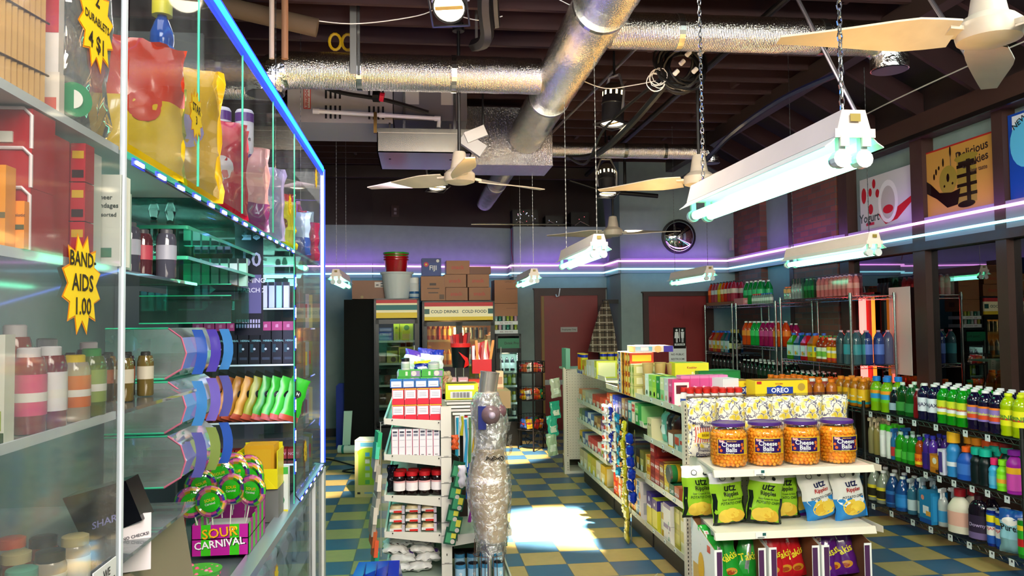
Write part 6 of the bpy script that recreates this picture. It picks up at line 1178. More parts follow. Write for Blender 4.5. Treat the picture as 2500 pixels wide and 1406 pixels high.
# ---------------------------------------------------------------- coolers along the back
th = math.atan2(.4, 2.22)
def cooler(name, lb, X, Y_, W, D, H, header, doors, rz=.10, lit=None, inner='1A1A1A', inlight=None):
    t = thing(name, lb, 'cooler', (X, Y_, 0), rz); B = P('08080A', .35)
    m = MB(); m.b(0, .03, 0, D, .0, H, B); m.b(W - .03, W, 0, D, 0, H, B); m.b(0, W, D - .03, D, 0, H, B); m.b(0, W, 0, D, H - .03, H, B); m.b(0, W, 0, D, 0, .28, B); m.build('cabinet', t)
    m = MB(); m.b(.03, .035, .05, D - .04, .28, H - .3, P(inner, .5)); m.b(W - .035, W - .03, .05, D - .04, .28, H - .3, P(inner, .5)); m.b(.03, W - .03, D - .045, D - .04, .28, H - .3, P(inner, .5)); m.b(.03, W - .03, .05, D - .04, .28, .29, P(inner, .5)); m.build('liner', t)
    return t
def header(t, W, H, txt=None):
    m = MB(); a = H - .27; rows = [(a, a + .075, 'C8A81C'), (a + .075, a + .11, 'D8CCA0'), (a + .11, a + .18, '0E5A58'), (a + .18, a + .205, 'D8CCA0'), (a + .205, a + .25, 'A81E24')]
    if txt: rows = [(a, a + .05, 'C8A81C'), (a + .05, a + .195, 'E0D4A8'), (a + .195, a + .25, 'A81E24')]
    for z0, z1, c in rows: m.b(.03, W - .03, -.03, 0, z0, z1, EM(c, .45, 'lit_header') if 1 else None)
    m.build('header_sign', t)
    if txt:
        m = MB(); fr = lambda u, v, e: (W / 2 + u, -.03 - e, a + .12 + v); m.rect(fr, -W / 2 + .03, -W / 2 + .1, -.03, .04, P('0E5A58', .4)); m.rect(fr, W / 2 - .1, W / 2 - .03, -.03, .04, P('0E5A58', .4)); m.ftext(fr, txt, 0, 0, .095, P('12484A', .5), width=W - .24); m.build('sign_lettering', t)
def gdoor(t, x0, x1, z0, z1, handle):
    m = MB(); B = P('0A0A0C', .3)
    m.b(x0, x0 + .045, -.03, 0, z0, z1, B); m.b(x1 - .045, x1, -.03, 0, z0, z1, B); m.b(x0, x1, -.03, 0, z0, z0 + .06, B); m.b(x0, x1, -.03, 0, z1 - .06, z1, B); d = m.build('door', t)
    m = MB(); m.b(x0 + .045, x1 - .045, -.018, -.012, z0 + .06, z1 - .06, CLEAR('E8F0EC', .35)); m.build('door_glass', d)
    m = MB(); xh = x1 - .06 if handle > 0 else x0 + .05; m.b(xh, xh + .012, -.05, -.03, z0 + .5, z0 + 1.1, P('8A9088', .3, .6)); m.build('door_handle', d)
def shelves(t, W, D, zs, c):
    for z in zs:
        m = MB(); m.b(.045, W - .045, .06, D - .06, z, z + .012, c); m.b(.045, W - .045, .05, .06, z - .01, z + .02, c); m.build('wire_shelf', t)
CX = Matrix.Rotation(.10, 4, 'Z')
def inside(t_loc, rz, lx, ly, z): v = Matrix.Rotation(rz, 4, 'Z') @ Vector((lx, ly, 0)); return (t_loc[0] + v.x, t_loc[1] + v.y, z)
c1 = ((-1.02, 10.98), .09)
# cooler one: long black flank plus door section
t = cooler('black_cooler', 'single door black cooler with striped header at the left', -.62, 10.95, .62, .75, 2.07, 1, 1, .07); header(t, .62, 2.07); gdoor(t, .02, .6, .32, 1.78, 1); shelves(t, .62, .75, (1.47, 1.16, .86, .58), P('C8CCC0', .4))
t = thing('dark_cabinet', 'plain black cabinet flank left of the striped cooler', 'cabinet', (-1.03, 11.0, 0), .07); m = MB(); m.b(0, .40, 0, .75, .02, 2.06, P('020202', .95)); m.build('cabinet_body', t); m = MB(); m.b(.02, .38, .02, .7, 0, .02, BLACK); m.build('cabinet_foot', t)
O1 = (-.62, 10.95); R1 = .07
def cgoods(O, R, z, lst, y=.18, tier='top', who='left cooler'):
    for j, (lx, parts, kind, desc, rz) in enumerate(lst): put(kind, parts, inside(O, R, lx, y, z), R + rz, '%s, %s shelf of the %s' % (desc, tier, who), kind.split('_')[-1])
fz = lambda c, c2, w=.2, h=.06: cbox(w, .2, h, c, [('F', 'r', .1, .9, .2, .8, c2)])
cgoods(O1, R1, 1.484, [(.16, fz('2A4A9A', '7A8AC0'), 'frozen_box', 'lowest blue frozen box', 0)])
cgoods(O1, R1, 1.546, [(.16, fz('2A4A9A', 'A8A0C8'), 'frozen_box', 'middle blue frozen box', 0)]); cgoods(O1, R1, 1.608, [(.16, fz('30406A', '8A8AB0'), 'frozen_box', 'uppermost blue frozen box', 0)])
ygb = lambda w=.19, h=.24: cbox(w, .18, h, '9AA818', [('F', 'r', .05, .95, .05, .95, 'B8C020'), ('F', 'o', .5, .75, .2, '4A7A20'), ('F', 'r', .2, .8, .1, .4, 'C8B060')])
cgoods(O1, R1, 1.484, [(.31, ygb(.08), 'popsicle_box', 'narrow yellow green popsicle box', 0), (.45, ygb(), 'popsicle_box', 'wide yellow green popsicle box', 0)])
cgoods(O1, R1, 1.174, [(.11, cbox(.1, .18, .15, '8A7A60', [('F', 'r', .1, .9, .2, .8, 'B08A80')]), 'ice_cream_box', 'dull tan ice cream box', 0), (.25, cbox(.15, .18, .17, 'B8B028', [('F', 'r', .1, .9, .1, .6, 'C8C060'), ('F', 'o', .6, .3, .25, '5A3018')]), 'ice_cream_box', 'yellow ice cream bar box', 0), (.45, cbox(.22, .18, .22, 'C8C030', [('F', 'r', .05, .6, .2, .9, '6A8A20'), ('F', 'o', .8, .45, .2, '5A3820'), ('F', 'r', .7, .76, .1, .6, '4A2A18')]), 'ice_cream_box', 'large yellow ice cream box with brown bars', 0)], tier='second')
for i in range(6): put('frozen_pack', [('bag', bag(.09, .13, .05, [(1, P(('3A5A48', '7A4A40', '8A8A70', '5A6A50', 'A08A60', '6A3A30')[i], .4))], 120 + i, .008).mesh('b', True, 2))], inside(O1, R1, .1 + .085 * i, .2, .874), R1, 'dim frozen pack on the third shelf of the left cooler, %s' % nth(i, 6), 'pack', 'frozen packs third shelf')
for i in range(5): put('frozen_pack', [('bag', bag(.1, .16, .05, [(1, P(('5A3A28', '9A6A40', '7A5A40', '8A3A28', 'A87A48')[i], .4))], 130 + i, .008).mesh('b', True, 2))], inside(O1, R1, .11 + .1 * i, .2, .594), R1, 'brown pack on the fourth shelf of the left cooler, %s' % nth(i, 5), 'pack', 'brown packs fourth shelf')
lamp('AREA', 'cooler_light', inside(O1, R1, .31, .06, 1.76), 1.1, (.85, 1, .9), inside(O1, R1, .31, .4, 1.2), shape='RECTANGLE', size=.5, size_y=.05)
# cooler two
O2, R2 = (.04, 11.0), .04
t = cooler('double_door_cooler', 'wide black cooler with COLD DRINKS COLD FOOD header', O2[0], O2[1], 1.02, .7, 2.03, 1, 2, R2, inner='C89850'); header(t, 1.02, 2.03, 'COLD DRINKS   COLD FOOD'); gdoor(t, .02, .51, .32, 1.74, 1); gdoor(t, .51, 1.0, .32, 1.74, -1); shelves(t, 1.02, .7, (1.47, 1.12, .78), P('D8B070', .4))
m = MB(); m.cyl((.455, .045, 1.38), (.455, .045, 1.66), .014, EM((1, .62, .2), 30, 'reflected_tube'), 12); m.build('glowing_tube', t, smooth=True)  # tube added to imitate a yellow reflection in the door glass
lamp('AREA', 'cooler_light', inside(O2, R2, .50, .05, 1.55), 9, (1, .6, .22), inside(O2, R2, .2, .4, 1.3), shape='RECTANGLE', size=.08, size_y=.5)
lamp('AREA', 'cooler_light', inside(O2, R2, .52, .05, 1.5), 5, (1, .72, .40), inside(O2, R2, .85, .4, 1.3), shape='RECTANGLE', size=.08, size_y=.5)
od = lambda c, l: bottle('soda', .22, .033, c, l, 'D8A030', (.3, .7), n=12)
for i in range(5): put('drink_bottle', od('C85A10' if i not in (2,) else 'B82A10', ('D89A40', 'E0A850', 'B83018', 'D89030', 'D8A050')[i]), inside(O2, R2, .09 + .072 * i, .13, 1.484), 0, 'orange juice bottle on the upper left shelf of the lit cooler, %s' % nth(i, 5), 'bottle', 'orange bottles in the lit cooler')
for i in range(5): put('drink_bottle', od('D87A18', 'E0A850'), inside(O2, R2, .09 + .072 * i, .13, 1.134), 0, 'golden drink bottle on the lower left shelf of the lit cooler, %s' % nth(i, 5), 'bottle', 'golden bottles in the lit cooler')
for i in range(6): put('drink_can', bottle('can', .17, .028, '8A8478', ('C8C0B0', '3A3A30', '8A8A78', '20201C', 'C0B8A0', '4A4A40')[i], 'B0A898', (.15, .8), n=12, capr=.024, caph=.02), inside(O2, R2, .57 + .066 * i, .13, 1.484), 0, 'tall can on the upper right cooler shelf, %s' % nth(i, 6), 'can', 'tall cans in the lit cooler')
for i in range(5): put('drink_bottle', bottle('soda', .24, .036, ('5A7A98', '6A8AA8', 'C87A20', '4A6A88', 'C88A30')[i], 'A8A8A8', 'A8B8C0', (.3, .6), n=12), inside(O2, R2, .60 + .08 * i, .15, 1.134), 0, 'drink bottle on the lower right cooler shelf, %s' % nth(i, 5), 'bottle', 'bottles on the lower right cooler shelf')
# small fridge
O3, R3 = (1.06, 10.95), .02
t = cooler('slim_fridge', 'slim black fridge with green header and white lit shelves', O3[0], O3[1], .36, .45, 1.56, 1, 1, R3, inner='C8D8D4'); m = MB(); m.b(.03, .33, -.02, 0, 1.36, 1.50, P('0E6A48', .4)); fr = lambda u, v, e: (.18 + u, -.02 - e, 1.43 + v); m.ftext(fr, 'Drink Pro', .04, 0, .05, P('0A2A20', .5), width=.2); m.build('green_header', t); gdoor(t, .01, .35, .28, 1.36, -1)
m = MB()
for k in range(34): m.b(.305, .313, .02, .03, .38 + k * .028, .392 + k * .028, EM((.85, 1, .95), 10, 'fridge_led'))
m.build('led_strip', t); shelves(t, .36, .45, (1.02, .82, .58, .38), P('D8E4E0', .4))
lamp('AREA', 'cooler_light', inside(O3, R3, .18, .05, 1.3), 2.6, (.8, 1, .95), inside(O3, R3, .18, .35, .8), shape='RECTANGLE', size=.25, size_y=.05)
for i in range(3): put('wine_bottle', bottle('soda', .20, .032, '2A2A38', 'D8E0E4', '14141C', (.2, .6), n=12), inside(O3, R3, .09 + .08 * i, .12, 1.034), 0, 'dark bottle with white label in the slim fridge, %s' % nth(i, 3), 'bottle', 'dark bottles in the slim fridge')
for r, (z, cols) in enumerate(((.834, ('2A2A38', 'B8C020', 'B8C020', '9AA818')), (.594, ('A8D8D0', 'A8D8D0', 'B8B818', 'C8C020')), (.394, ('D8E0E0', '98B0A8', '3A3A38', '2A3A38')))):
    for i, c in enumerate(cols): put('drink_can', bottle('can', .155 if r < 2 else .12, .027, c, 'E0E8E0' if i % 2 else c, 'B0B8B8', (.2, .7), n=12, capr=.022, caph=.02), inside(O3, R3, .08 + .062 * i, .12, z), 0, 'can in the slim fridge, %s row, %s' % (('upper', 'middle', 'lower')[r], nth(i, 4)), 'can', 'cans in the slim fridge')
# things on top of the coolers
put('brown_box', cbox(.46, .4, .26, '8A5A3A', [('F', 'r', .68, .98, .62, .92, 'D8D0C8'), ('F', 'r', .72, .8, .72, .78, '303030'), ('F', 'r', .86, .95, .66, .72, '303030'), ('F', 'r', .86, .95, .8, .86, '303030'), ('F', 'o', .3, .1, .08, 'A88A50')]), (-.72, 11.4, 2.075), .07, 'plain brown cardboard box left of the white wastebasket', 'box')
t = thing('white_wastebasket', 'ribbed white wastebasket on top of the striped cooler', 'bucket', (-.31, 11.15, 2.072)); m = MB(); vs = []
N = 60
for j, (r, z) in enumerate(((.165, 0), (.172, .05), (.205, .3), (.212, .34), (.232, .345), (.236, .37), (.225, .372), (.2, .30))):
    for i in range(N): a = 2 * PI * i / N; q = 1 + (.014 * math.cos(a * 20) if j in (1, 2) else 0); vs.append((r * q * math.cos(a), r * q * math.sin(a), z))
m.add(vs, [(j * N + i, j * N + (i + 1) % N, (j + 1) * N + (i + 1) % N, (j + 1) * N + i) for j in range(7) for i in range(N)] + [tuple(reversed(range(N)))], P('D0D8DC', .4)); m.build('basket_body', t, smooth=True)
for k in range(3):
    t = thing('red_bucket', 'glossy red bucket nested in the white wastebasket, %s' % ('lowest', 'middle', 'top')[k], 'bucket', (-.32, 11.15, 2.36 + .035 * k)); m = MB(); m.lathe([(.135, 0), (.165, .25), (.178, .255), (.178, .27), (.168, .27), (.13, .01), (.0005, .01)], P('B00E18', .2), 28); m.build('bucket_body', t, smooth=True)
t = thing('green_bucket', 'bright green bucket rim stacked above the red buckets', 'bucket', (-.32, 11.15, 2.47)); m = MB(); m.lathe([(.135, 0), (.162, .22), (.18, .225), (.182, .25), (.172, .252), (.165, .20), (.13, .03), (.0005, .03)], P('2A9A1A', .25), 28); m.build('bucket_body', t, smooth=True)
put('wipes_tub', bottle('can', .22, .068, 'D8DCE0', '1A5A9A', 'E8E8E8', (.02, .45), n=20, capr=.068, caph=.35, bands=((.1, .3, 'B8C8D8'),), opaque=True), (-.07, 11.12, 2.072), 0, 'white and blue wipes tub beside the wastebasket', 'tub')
SN = lambda w, h: cbox(w, .3, h, '9A6238', [('F', 't', 'snack', .48, .5, .42, 'B83A28'), ('F', 'r', .0, .02, 0, 1, '8A5430'), ('T', 'r', .4, .6, 0, 1, '8A5A34')])
put('shipping_box', cbox(.34, .32, .34, '9A6438', [('F', 'r', .35, .62, .62, .72, '3A2418'), ('F', 'r', .25, .75, .48, .52, '3A2418'), ('F', 'r', .3, .7, .3, .34, '3A2418'), ('F', 'r', .75, .95, .05, .25, '5A3A20')]), (.19, 11.2, 2.04), .04, 'brown carton with dark emblem under the blue flower box', 'box')
put('water_box', cbox(.27, .26, .25, '0E3A8A', [('F', 'r', 0, 1, .75, 1, '0A2A78'), ('F', 't', 'FIJI', .58, .45, .36, 'F0F0F4'), ('F', 'o', .22, .65, .14, 'C82050'), ('F', 'o', .22, .65, .06, 'E8C040'), ('F', 'o', .82, .85, .09, 'E8E8E8'), ('R', 'r', .1, .9, .1, .9, '1A6AB0')]), (.17, 11.18, 2.385), .04, 'blue water box with a red flower on top of the brown carton', 'box')
for (x, z, w_, h_, lb) in ((.52, 2.04, .31, .18, 'snack carton, lower left of the pile'), (.845, 2.04, .31, .18, 'snack carton, lower right of the pile'), (.50, 2.225, .31, .18, 'snack carton, second tier left, beside the emblem box'), (.825, 2.225, .31, .18, 'snack carton, second tier right'), (.54, 2.41, .33, .19, 'snack carton on top of the pile')): put('snack_carton', SN(w_, h_), (x, 11.2, z), .04, 'brown ' + lb, 'box')
put('open_carton', cbox(.3, .3, .11, '7A4A30', [('F', 'r', 0, 1, .9, 1, 'A86A48')]), (.86, 11.25, 2.41), .04, 'open brown carton right of the topmost snack carton', 'box')
for (x, z, h_, lb, t_) in ((1.22, 1.995, .33, 'tall brown lettered carton over the slim fridge', 'LAYLO'), (1.22, 1.81, .18, 'plain brown carton below the tall lettered one', None)): put('brown_carton', cbox(.33, .35, h_, '9A623A', ([('F', 't', t_, .6, .92, .09, '4A2A18')] if t_ else []) + [('F', 'r', .5, .95, .6, .64, '7A4A2A'), ('R', 'r', .3, .7, .4, .8, '6A4028')]), (x, 11.25, z), .04, lb, 'box')
for r, z in enumerate((1.565, 1.69)):
    put('can_tray', cbox(.33, .3, .05, 'D8D8D8', [('F', 't', 'Bubly   Drink Citrus', .5, .5, .45, '703040')]), (1.22, 11.2, z), .02, 'white drink tray on the slim fridge, %s' % ('lower', 'upper')[r], 'tray')
    for i in range(6): put('drink_can', bottle('can', .07, .022, ('B8B040', 'D8A8B8', 'A8C8C0', '2A8A70', 'C8C8C0', '9AB030')[(i + r * 2) % 6], None, 'C0C0C0', n=10, capr=.019, caph=.02), (1.08 + .056 * i, 11.08, z + .052), 0, 'small can in the %s tray over the slim fridge, %s' % (('lower', 'upper')[r], nth(i, 6)), 'can', 'small cans in trays')
# candy rack
t = thing('candy_rack', 'black three tier wire candy rack before the red door', 'rack', (1.50, 10.6, 0)); WR = P('0C0A0A', .4, .5)
m = MB(); m.cyl((0, -.19, 0), (0, -.19, 1.2), .012, P('140C0C', .5), 8); m.build('front_post', t)
for a in (.55, 2.6):
    m = MB(); m.cyl((.2 * math.cos(a), .15 * math.sin(a), 0), (.2 * math.cos(a), .15 * math.sin(a), 1.18), .009, WR, 8); m.build('rear_post', t)
for z0, z1 in ((1.04, 1.19), (.67, .84), (.28, .47)):
    m = MB()
    for z in (z0, (z0 + z1) / 2, z1): m.tube([(.195 * math.cos(a * PI / 12), .17 * math.sin(a * PI / 12), z) for a in range(24)], .004, WR, 5, True)
    for a in range(28): m.cyl((.195 * math.cos(a * PI / 14), .17 * math.sin(a * PI / 14), z0), (.195 * math.cos(a * PI / 14), .17 * math.sin(a * PI / 14), z1), .002, WR, 4)
    m.lathe([(.195, z0 - .004), (.0005, z0 - .003)], P('201010', .5), 20, sy=.87); m.build('wire_basket', t)
q = random.Random(9)
CCOL = (('B8303A', 'D8A8A0', '9A2030', 'E0D0C8', 'C85A30'), ('C83A20', 'E0B020', 'D8D0C8', '1E7A48', 'D86A20'), ('E0A818', 'C83020', 'D87818', '2A7A40', '3A5AA8'))
for lv, z in enumerate((1.045, .675, .285)):
    for i in range(12):
        a = -PI * (i + .5) / 6 if i < 6 else -PI * (i - 5.5) / 6; r = .14 if i < 6 else .07; h_ = .10 if lv == 0 else .13
        mt = bag(.085, h_, .03, [(1, P(q.choice(CCOL[lv]), .25, 0, .4))], 200 + lv * 12 + i, .008, [('r', .2, .8, .4, .65, P(q.choice(CCOL[(lv + 1) % 3]), .3))], 7)
        o = mt.build('candy_bag', None, (1.50 + r * math.cos(a), 10.6 + r * .85 * math.sin(a), z + (.03 if i >= 6 else .01)), a + PI / 2, True, 2); o.rotation_euler = (q.uniform(-.2, .2), q.uniform(-.3, .3), a + PI / 2 + q.uniform(-.3, .3))
        tag(o, 'candy bag piled in the %s basket of the wire rack' % ('top', 'middle', 'bottom')[lv], 'candy bag', 'candy bags in the %s basket' % ('top', 'middle', 'bottom')[lv])
for k in range(5): cable('loose_cable', [(1.5 + q.uniform(-.1, .2), 10.9, .02), (1.6 + q.uniform(-.15, .1), 10.95, .12), (1.65, 10.9 + q.uniform(-.05, .05), .2), (1.75, 10.95, .02)], .006, P('6A6060', .4) if k % 2 else BLACK, 'loose cable heaped under the candy rack', 'cable', group='cables under the candy rack')
# ================================================================ chrome wire shelving by the windows
WCH = P('A8AAA8', .25, 1); WDK = P('4A4E4C', .35, .9)
def wire_unit(lb, x0, x1, y0, y1, zs, top, mat=WCH, posts=None):
    t = thing('wire_shelf_unit', lb, 'shelving', (0, 0, 0))
    for x in (x0, x1):
        for y in (y0, y1):
            m = MB(); m.cyl((x, y, .0), (x, y, top), .0135, mat, 12); m.cyl((x, y, top), (x, y, top + .008), .015, mat, 12)
            for z in zs: m.cyl((x, y, z - .045), (x, y, z + .012), .018, mat, 12)
            m.build('post', t, smooth=True)
    for z in zs:
        m = MB()
        for x in (x0, x1):
            m.cyl((x, y0, z), (x, y1, z), .0035, mat, 5); m.cyl((x, y0, z - .032), (x, y1, z - .032), .0035, mat, 5); n = int((y1 - y0) / .035)
            for i in range(n): ya, yb = y0 + (y1 - y0) * i / n, y0 + (y1 - y0) * (i + 1) / n; m.cyl((x, ya, z if i % 2 else z - .032), (x, yb, z - .032 if i % 2 else z), .002, mat, 4, caps=False)
        for y in (y0, y1):
            m.cyl((x0, y, z), (x1, y, z), .0035, mat, 5); m.cyl((x0, y, z - .032), (x1, y, z - .032), .0035, mat, 5); n = int((x1 - x0) / .035)
            for i in range(n): xa, xb = x0 + (x1 - x0) * i / n, x0 + (x1 - x0) * (i + 1) / n; m.cyl((xa, y, z if i % 2 else z - .032), (xb, y, z - .032 if i % 2 else z), .002, mat, 4, caps=False)
        n = int((y1 - y0) / .028)
        for i in range(1, n): y = y0 + (y1 - y0) * i / n; m.cyl((x0, y, z + .001), (x1, y, z + .001), .0018, mat, 4, caps=False)
        for x in (x0 + (x1 - x0) / 3, x0 + 2 * (x1 - x0) / 3): m.cyl((x, y0, z - .003), (x, y1, z - .003), .003, mat, 4)
        m.build('shelf', t)
    return t
wire_unit('tall chrome wire shelf unit with drinks nearest the window neon', 4.2, 4.66, 7.25, 8.75, (1.95, 1.265, .86, .3), 1.97)
wire_unit('tall chrome wire shelf unit in the middle of the drinks row', 4.2, 4.66, 8.88, 10.05, (1.915, 1.39, .92, .3), 1.935)
wire_unit('tall chrome wire shelf unit nearest the restroom door', 4.24, 4.66, 10.28, 11.3, (1.93, 1.26, .95, .3), 1.94)
t = wire_unit('long dark wire shelf unit full of cleaning products', 3.86, 4.36, 4.68, 6.5, (.925, .545, .14), 1.0, WDK)
for z, ys in ((.925, (6.38, 6.12, 5.95, 5.78, 5.52, 5.2, 4.98)), (.545, (6.3, 5.88, 5.66, 5.5, 5.34, 5.15, 5.0, 4.82)), (.14, (6.38, 6.12, 5.84, 5.62, 5.4, 5.2, 4.98, 4.8))):
    for y in ys:
        m = MB(); m.b(3.848, 3.852, y - .022, y + .022, z - .045, z - .0, P('D0D8DA', .5)); m.b(3.8465, 3.848, y - .012, y + .0, z - .02, z - .006, P('303438', .5)); m.build('price_tag', t)
E2 = -PI / 2
def wrow(lst, x, z, where, back=0, backdx=.11):
    """lst: (y, parts, kind, desc); rows behind repeat the product"""
    cnt = {}; tot = {}
    for it in lst: tot[it[3]] = tot.get(it[3], 0) + 1
    for it in lst:
        y, parts, kind, desc = it[:4]; n = tot[desc]; i = cnt.get(desc, 0); cnt[desc] = i + 1; nb = it[4] if len(it) > 4 else back
        put(kind, parts, (x, y, z), E2 + (.5 if 'clean' in where and 'box' not in kind else 0), '%s %s%s' % (desc, where, '' if n == 1 else ', ' + nth(i, n)), kind.split('_')[-1], ('%s %s' % (desc, where)) if n > 1 else None)
        for b in range(nb): put(kind, parts, (x + backdx * (b + 1), y + .01 * (b + 1), z), E2, '%s %s, rear row' % (desc, where), kind.split('_')[-1], 'back rows: %s %s' % (desc, where))
B = bottle
jug = lambda c, lab, cap, l2=None: B('jug', .265, .052, c, lab, cap, (.2, .55), n=16, bands=((.3, .45, l2),) if l2 else (), caph=.06)
ariz = B('fat', .26, .052, 'C87A10', 'E8B418', 'E8881C', (.12, .62), n=16, txt='AriZona', tcol='E8F0E8', bands=((.12, .2, '2AA0A0'),), capr=.03, caph=.1)
lime = B('long', .275, .053, '8AC010', '6AB818', '1A78C8', (.3, .72), n=16, bands=((.4, .55, '2A8AC8'), (.56, .66, 'E89020')), capr=.032, caph=.14)
dish = lambda h, c, lab, cap: B('dish', h, h * .2, c, lab, cap, (.15, .42), n=16, sx=1.1, sy=.7, caph=.08)
fab = lambda c, lab, cap, txt, tc, bd: B('long', .285, .052, c, lab, cap, (.25, .62), n=16, txt=txt, tcol=tc, bands=bd, capr=.024, caph=.06)
navy = fab('10103A', 'D8DCE8', 'E0E0E0', 'AJAX', '20204A', ()); grn = fab('0E9A14', 'C8D028', 'E8E8E8', 'Fabuloso', 'C82028', ((.32, .42, 'E8E8E8'),))
ppl = fab('140A30', '8A70B8', 'E8E8E8', 'Fabuloso', 'E8E840', ((.30, .40, 'D84A20'), (.57, .62, 'E87A20'))); yel = fab('B8D000', 'E0DC18', 'D8E020', 'PINE', '3A7A30', ((.38, .42, 'C83020'),))
wrow([(6.42, lime, 'mop_cleaner_bottle', 'lime green cleaner bottle with blue cap', 1), (6.27, lime, 'mop_cleaner_bottle', 'lime green cleaner bottle with blue cap', 1),
      (6.165, dish(.22, '0A1824', '9AB0C0', 'B8C8C8'), 'dish_soap_bottle', 'nearly black dish soap bottle', 1), (6.05, dish(.27, '0A4A12', '3A8A3A', 'C8D8C8'), 'dish_soap_bottle', 'large dark green dish soap bottle', 1), (5.94, dish(.26, '0A5A1A', '2A7A3A', 'C8D8C8'), 'dish_soap_bottle', 'second dark green dish soap bottle', 1),
      (5.86, B('dish', .24, .035, '8A1018', None, 'D8C8C8', n=14), 'dish_soap_bottle', 'slim deep red soap bottle', 1), (5.77, navy, 'cleaner_bottle', 'navy cleaner bottle with white label', 2), (5.655, navy, 'cleaner_bottle', 'navy cleaner bottle with white label', 2)] +
     [(y, grn, 'cleaner_bottle', 'bright green cleaner bottle', 2) for y in (5.54, 5.43, 5.325)] + [(y, ppl, 'cleaner_bottle', 'dark purple cleaner bottle with floral label', 2) for y in (5.21, 5.10, 4.99)] + [(y, yel, 'cleaner_bottle', 'yellow green pine cleaner bottle', 2) for y in (4.885, 4.775)], 3.94, .928, 'on cleaning unit top shelf')
spr = lambda c, lab, trig, h=.29: [(n_, me) for n_, me in B('bullet', h * .8, .038, c, lab, trig, (.15, .5), sy=.8, n=14, capr=.014, caph=.1)] + [('trigger', trigm(trig, h))]
_tg = {}
def trigm(c, h):
    if (c, h) in _tg: return _tg[(c, h)]
    m = MB(); z = h * .86; mt = P(c, .35); m.b(-.012, .012, -.05, .03, z, z + .028, mt); m.hull([(-.006, -.035, z - .05), (.006, -.035, z - .05), (.006, -.02, z - .05), (-.006, -.02, z - .05)], [(-.006, -.03, z), (.006, -.03, z), (.006, -.01, z), (-.006, -.01, z)], mt); m.cyl((0, -.05, z + .014), (0, -.062, z + .014), .007, mt, 8); _tg[(c, h)] = m.mesh('trigger', True); return _tg[(c, h)]
det = lambda c, cap, lab, h=.25, r=.06: B('jug', h, r, c, lab, cap, (.2, .55), sx=1.25, sy=.75, n=18, capr=r * .55, caph=.17, opaque=True)
can = lambda c, lab, cap, h=.23: B('can', h, .034, c, lab, cap, (.1, .8), n=16, capr=.031, caph=.2, opaque=True)
wrow([(6.50, spr('A8A070', None, 'C8B898', .33), 'spray_bottle', 'beige spray bottle', 1), (6.42, spr('A89858', None, 'C8B090', .33), 'spray_bottle', 'tan spray bottle', 1), (6.33, can('D8DCD8', 'E8E8E8', '4AC820'), 'spray_can', 'white can with green cap', 1), (6.24, can('D8DCD8', 'D8E0D8', '3AB820'), 'spray_can', 'second white can with green cap', 1),
      (6.17, spr('2A7AB8', 'C83838', '2A6AA8', .27), 'spray_bottle', 'small blue spray bottle', 1), (6.09, dish(.24, '2AA818', '5AC040', 'B8D8C0'), 'dish_soap_bottle', 'green dish soap bottle', 1), (6.01, dish(.22, '22A020', '4AB840', 'B0D0C8'), 'dish_soap_bottle', 'green dish soap bottle', 1), (5.93, dish(.24, '1E9A1E', '3AA83A', 'B0D0C8'), 'dish_soap_bottle', 'green dish soap bottle', 1),
      (5.84, B('dish', .23, .042, 'B84A08', 'E87A10', '2A2A90', (.1, .45), n=16, txt='AJAX', tcol='C81818', bands=((.1, .2, 'E8C020'),), capr=.02, caph=.1), 'dish_soap_bottle', 'orange soap bottle with blue cap'), (5.75, B('dish', .26, .04, '4A2A98', '2A1A70', '2A2A98', (.15, .5), n=16, capr=.02, caph=.1), 'dish_soap_bottle', 'violet soap bottle with blue cap', 1), (5.68, B('dish', .26, .04, '5A30A8', '3A2080', '2A2A98', (.15, .5), n=16, capr=.02, caph=.1), 'dish_soap_bottle', 'second violet soap bottle', 1),
      (5.60, cbox(.11, .1, .14, 'B87018', [('F', 'r', .1, .9, .3, .9, 'D89028'), ('F', 'o', .5, .65, .22, 'E8E0D0'), ('F', 'r', .6, .9, .05, .2, '3A2010')]), 'baking_soda_box', 'orange baking soda box'), (5.53, cbox(.06, .1, .19, 'D8D8E8', [('F', 'r', .15, .85, .1, .9, '4A3A88')]), 'cleaner_box', 'violet and white slim box'),
      (5.445, B('long', .27, .05, '2A80C0', 'D8E0E8', 'E8B020', (.3, .42), n=18, capr=.045, caph=.28, opaque=True), 'scent_booster_bottle', 'sky blue bottle with domed yellow cap'), (5.31, det('1A50B0', 'E8601A', '3A70C8', .22, .055), 'detergent_jug', 'royal blue detergent jug with orange cap'), (5.20, B('long', .22, .045, '08181A', None, '12A890', n=16, capr=.04, caph=.22, opaque=True), 'cleaner_bottle', 'black bottle with teal cap', 1), (5.115, B('long', .22, .045, '08181A', None, '12B098', n=16, capr=.04, caph=.22, opaque=True), 'cleaner_bottle', 'second black bottle with teal cap', 1),
      (5.035, B('long', .175, .036, '3AA0D0', '5AB0D8', 'D82868', (.15, .5), n=14, capr=.024, caph=.25, opaque=True), 'cleaner_bottle', 'pale blue bottle with pink cap'), (4.95, B('long', .185, .042, '78D018', '90E030', '88E020', (.2, .6), n=14, capr=.03, caph=.2, opaque=True, bands=((.3, .45, 'E8A030'),)), 'cleaner_bottle', 'glowing lime bottle'), (4.845, B('long', .275, .05, '9A1A98', 'C848A8', '7A1A90', (.1, .5), n=16, capr=.04, caph=.12, opaque=True, bands=((.5, .65, 'E8B020'),)), 'detergent_bottle', 'magenta bottle with gold band')], 3.935, .548, 'on cleaning unit middle shelf')
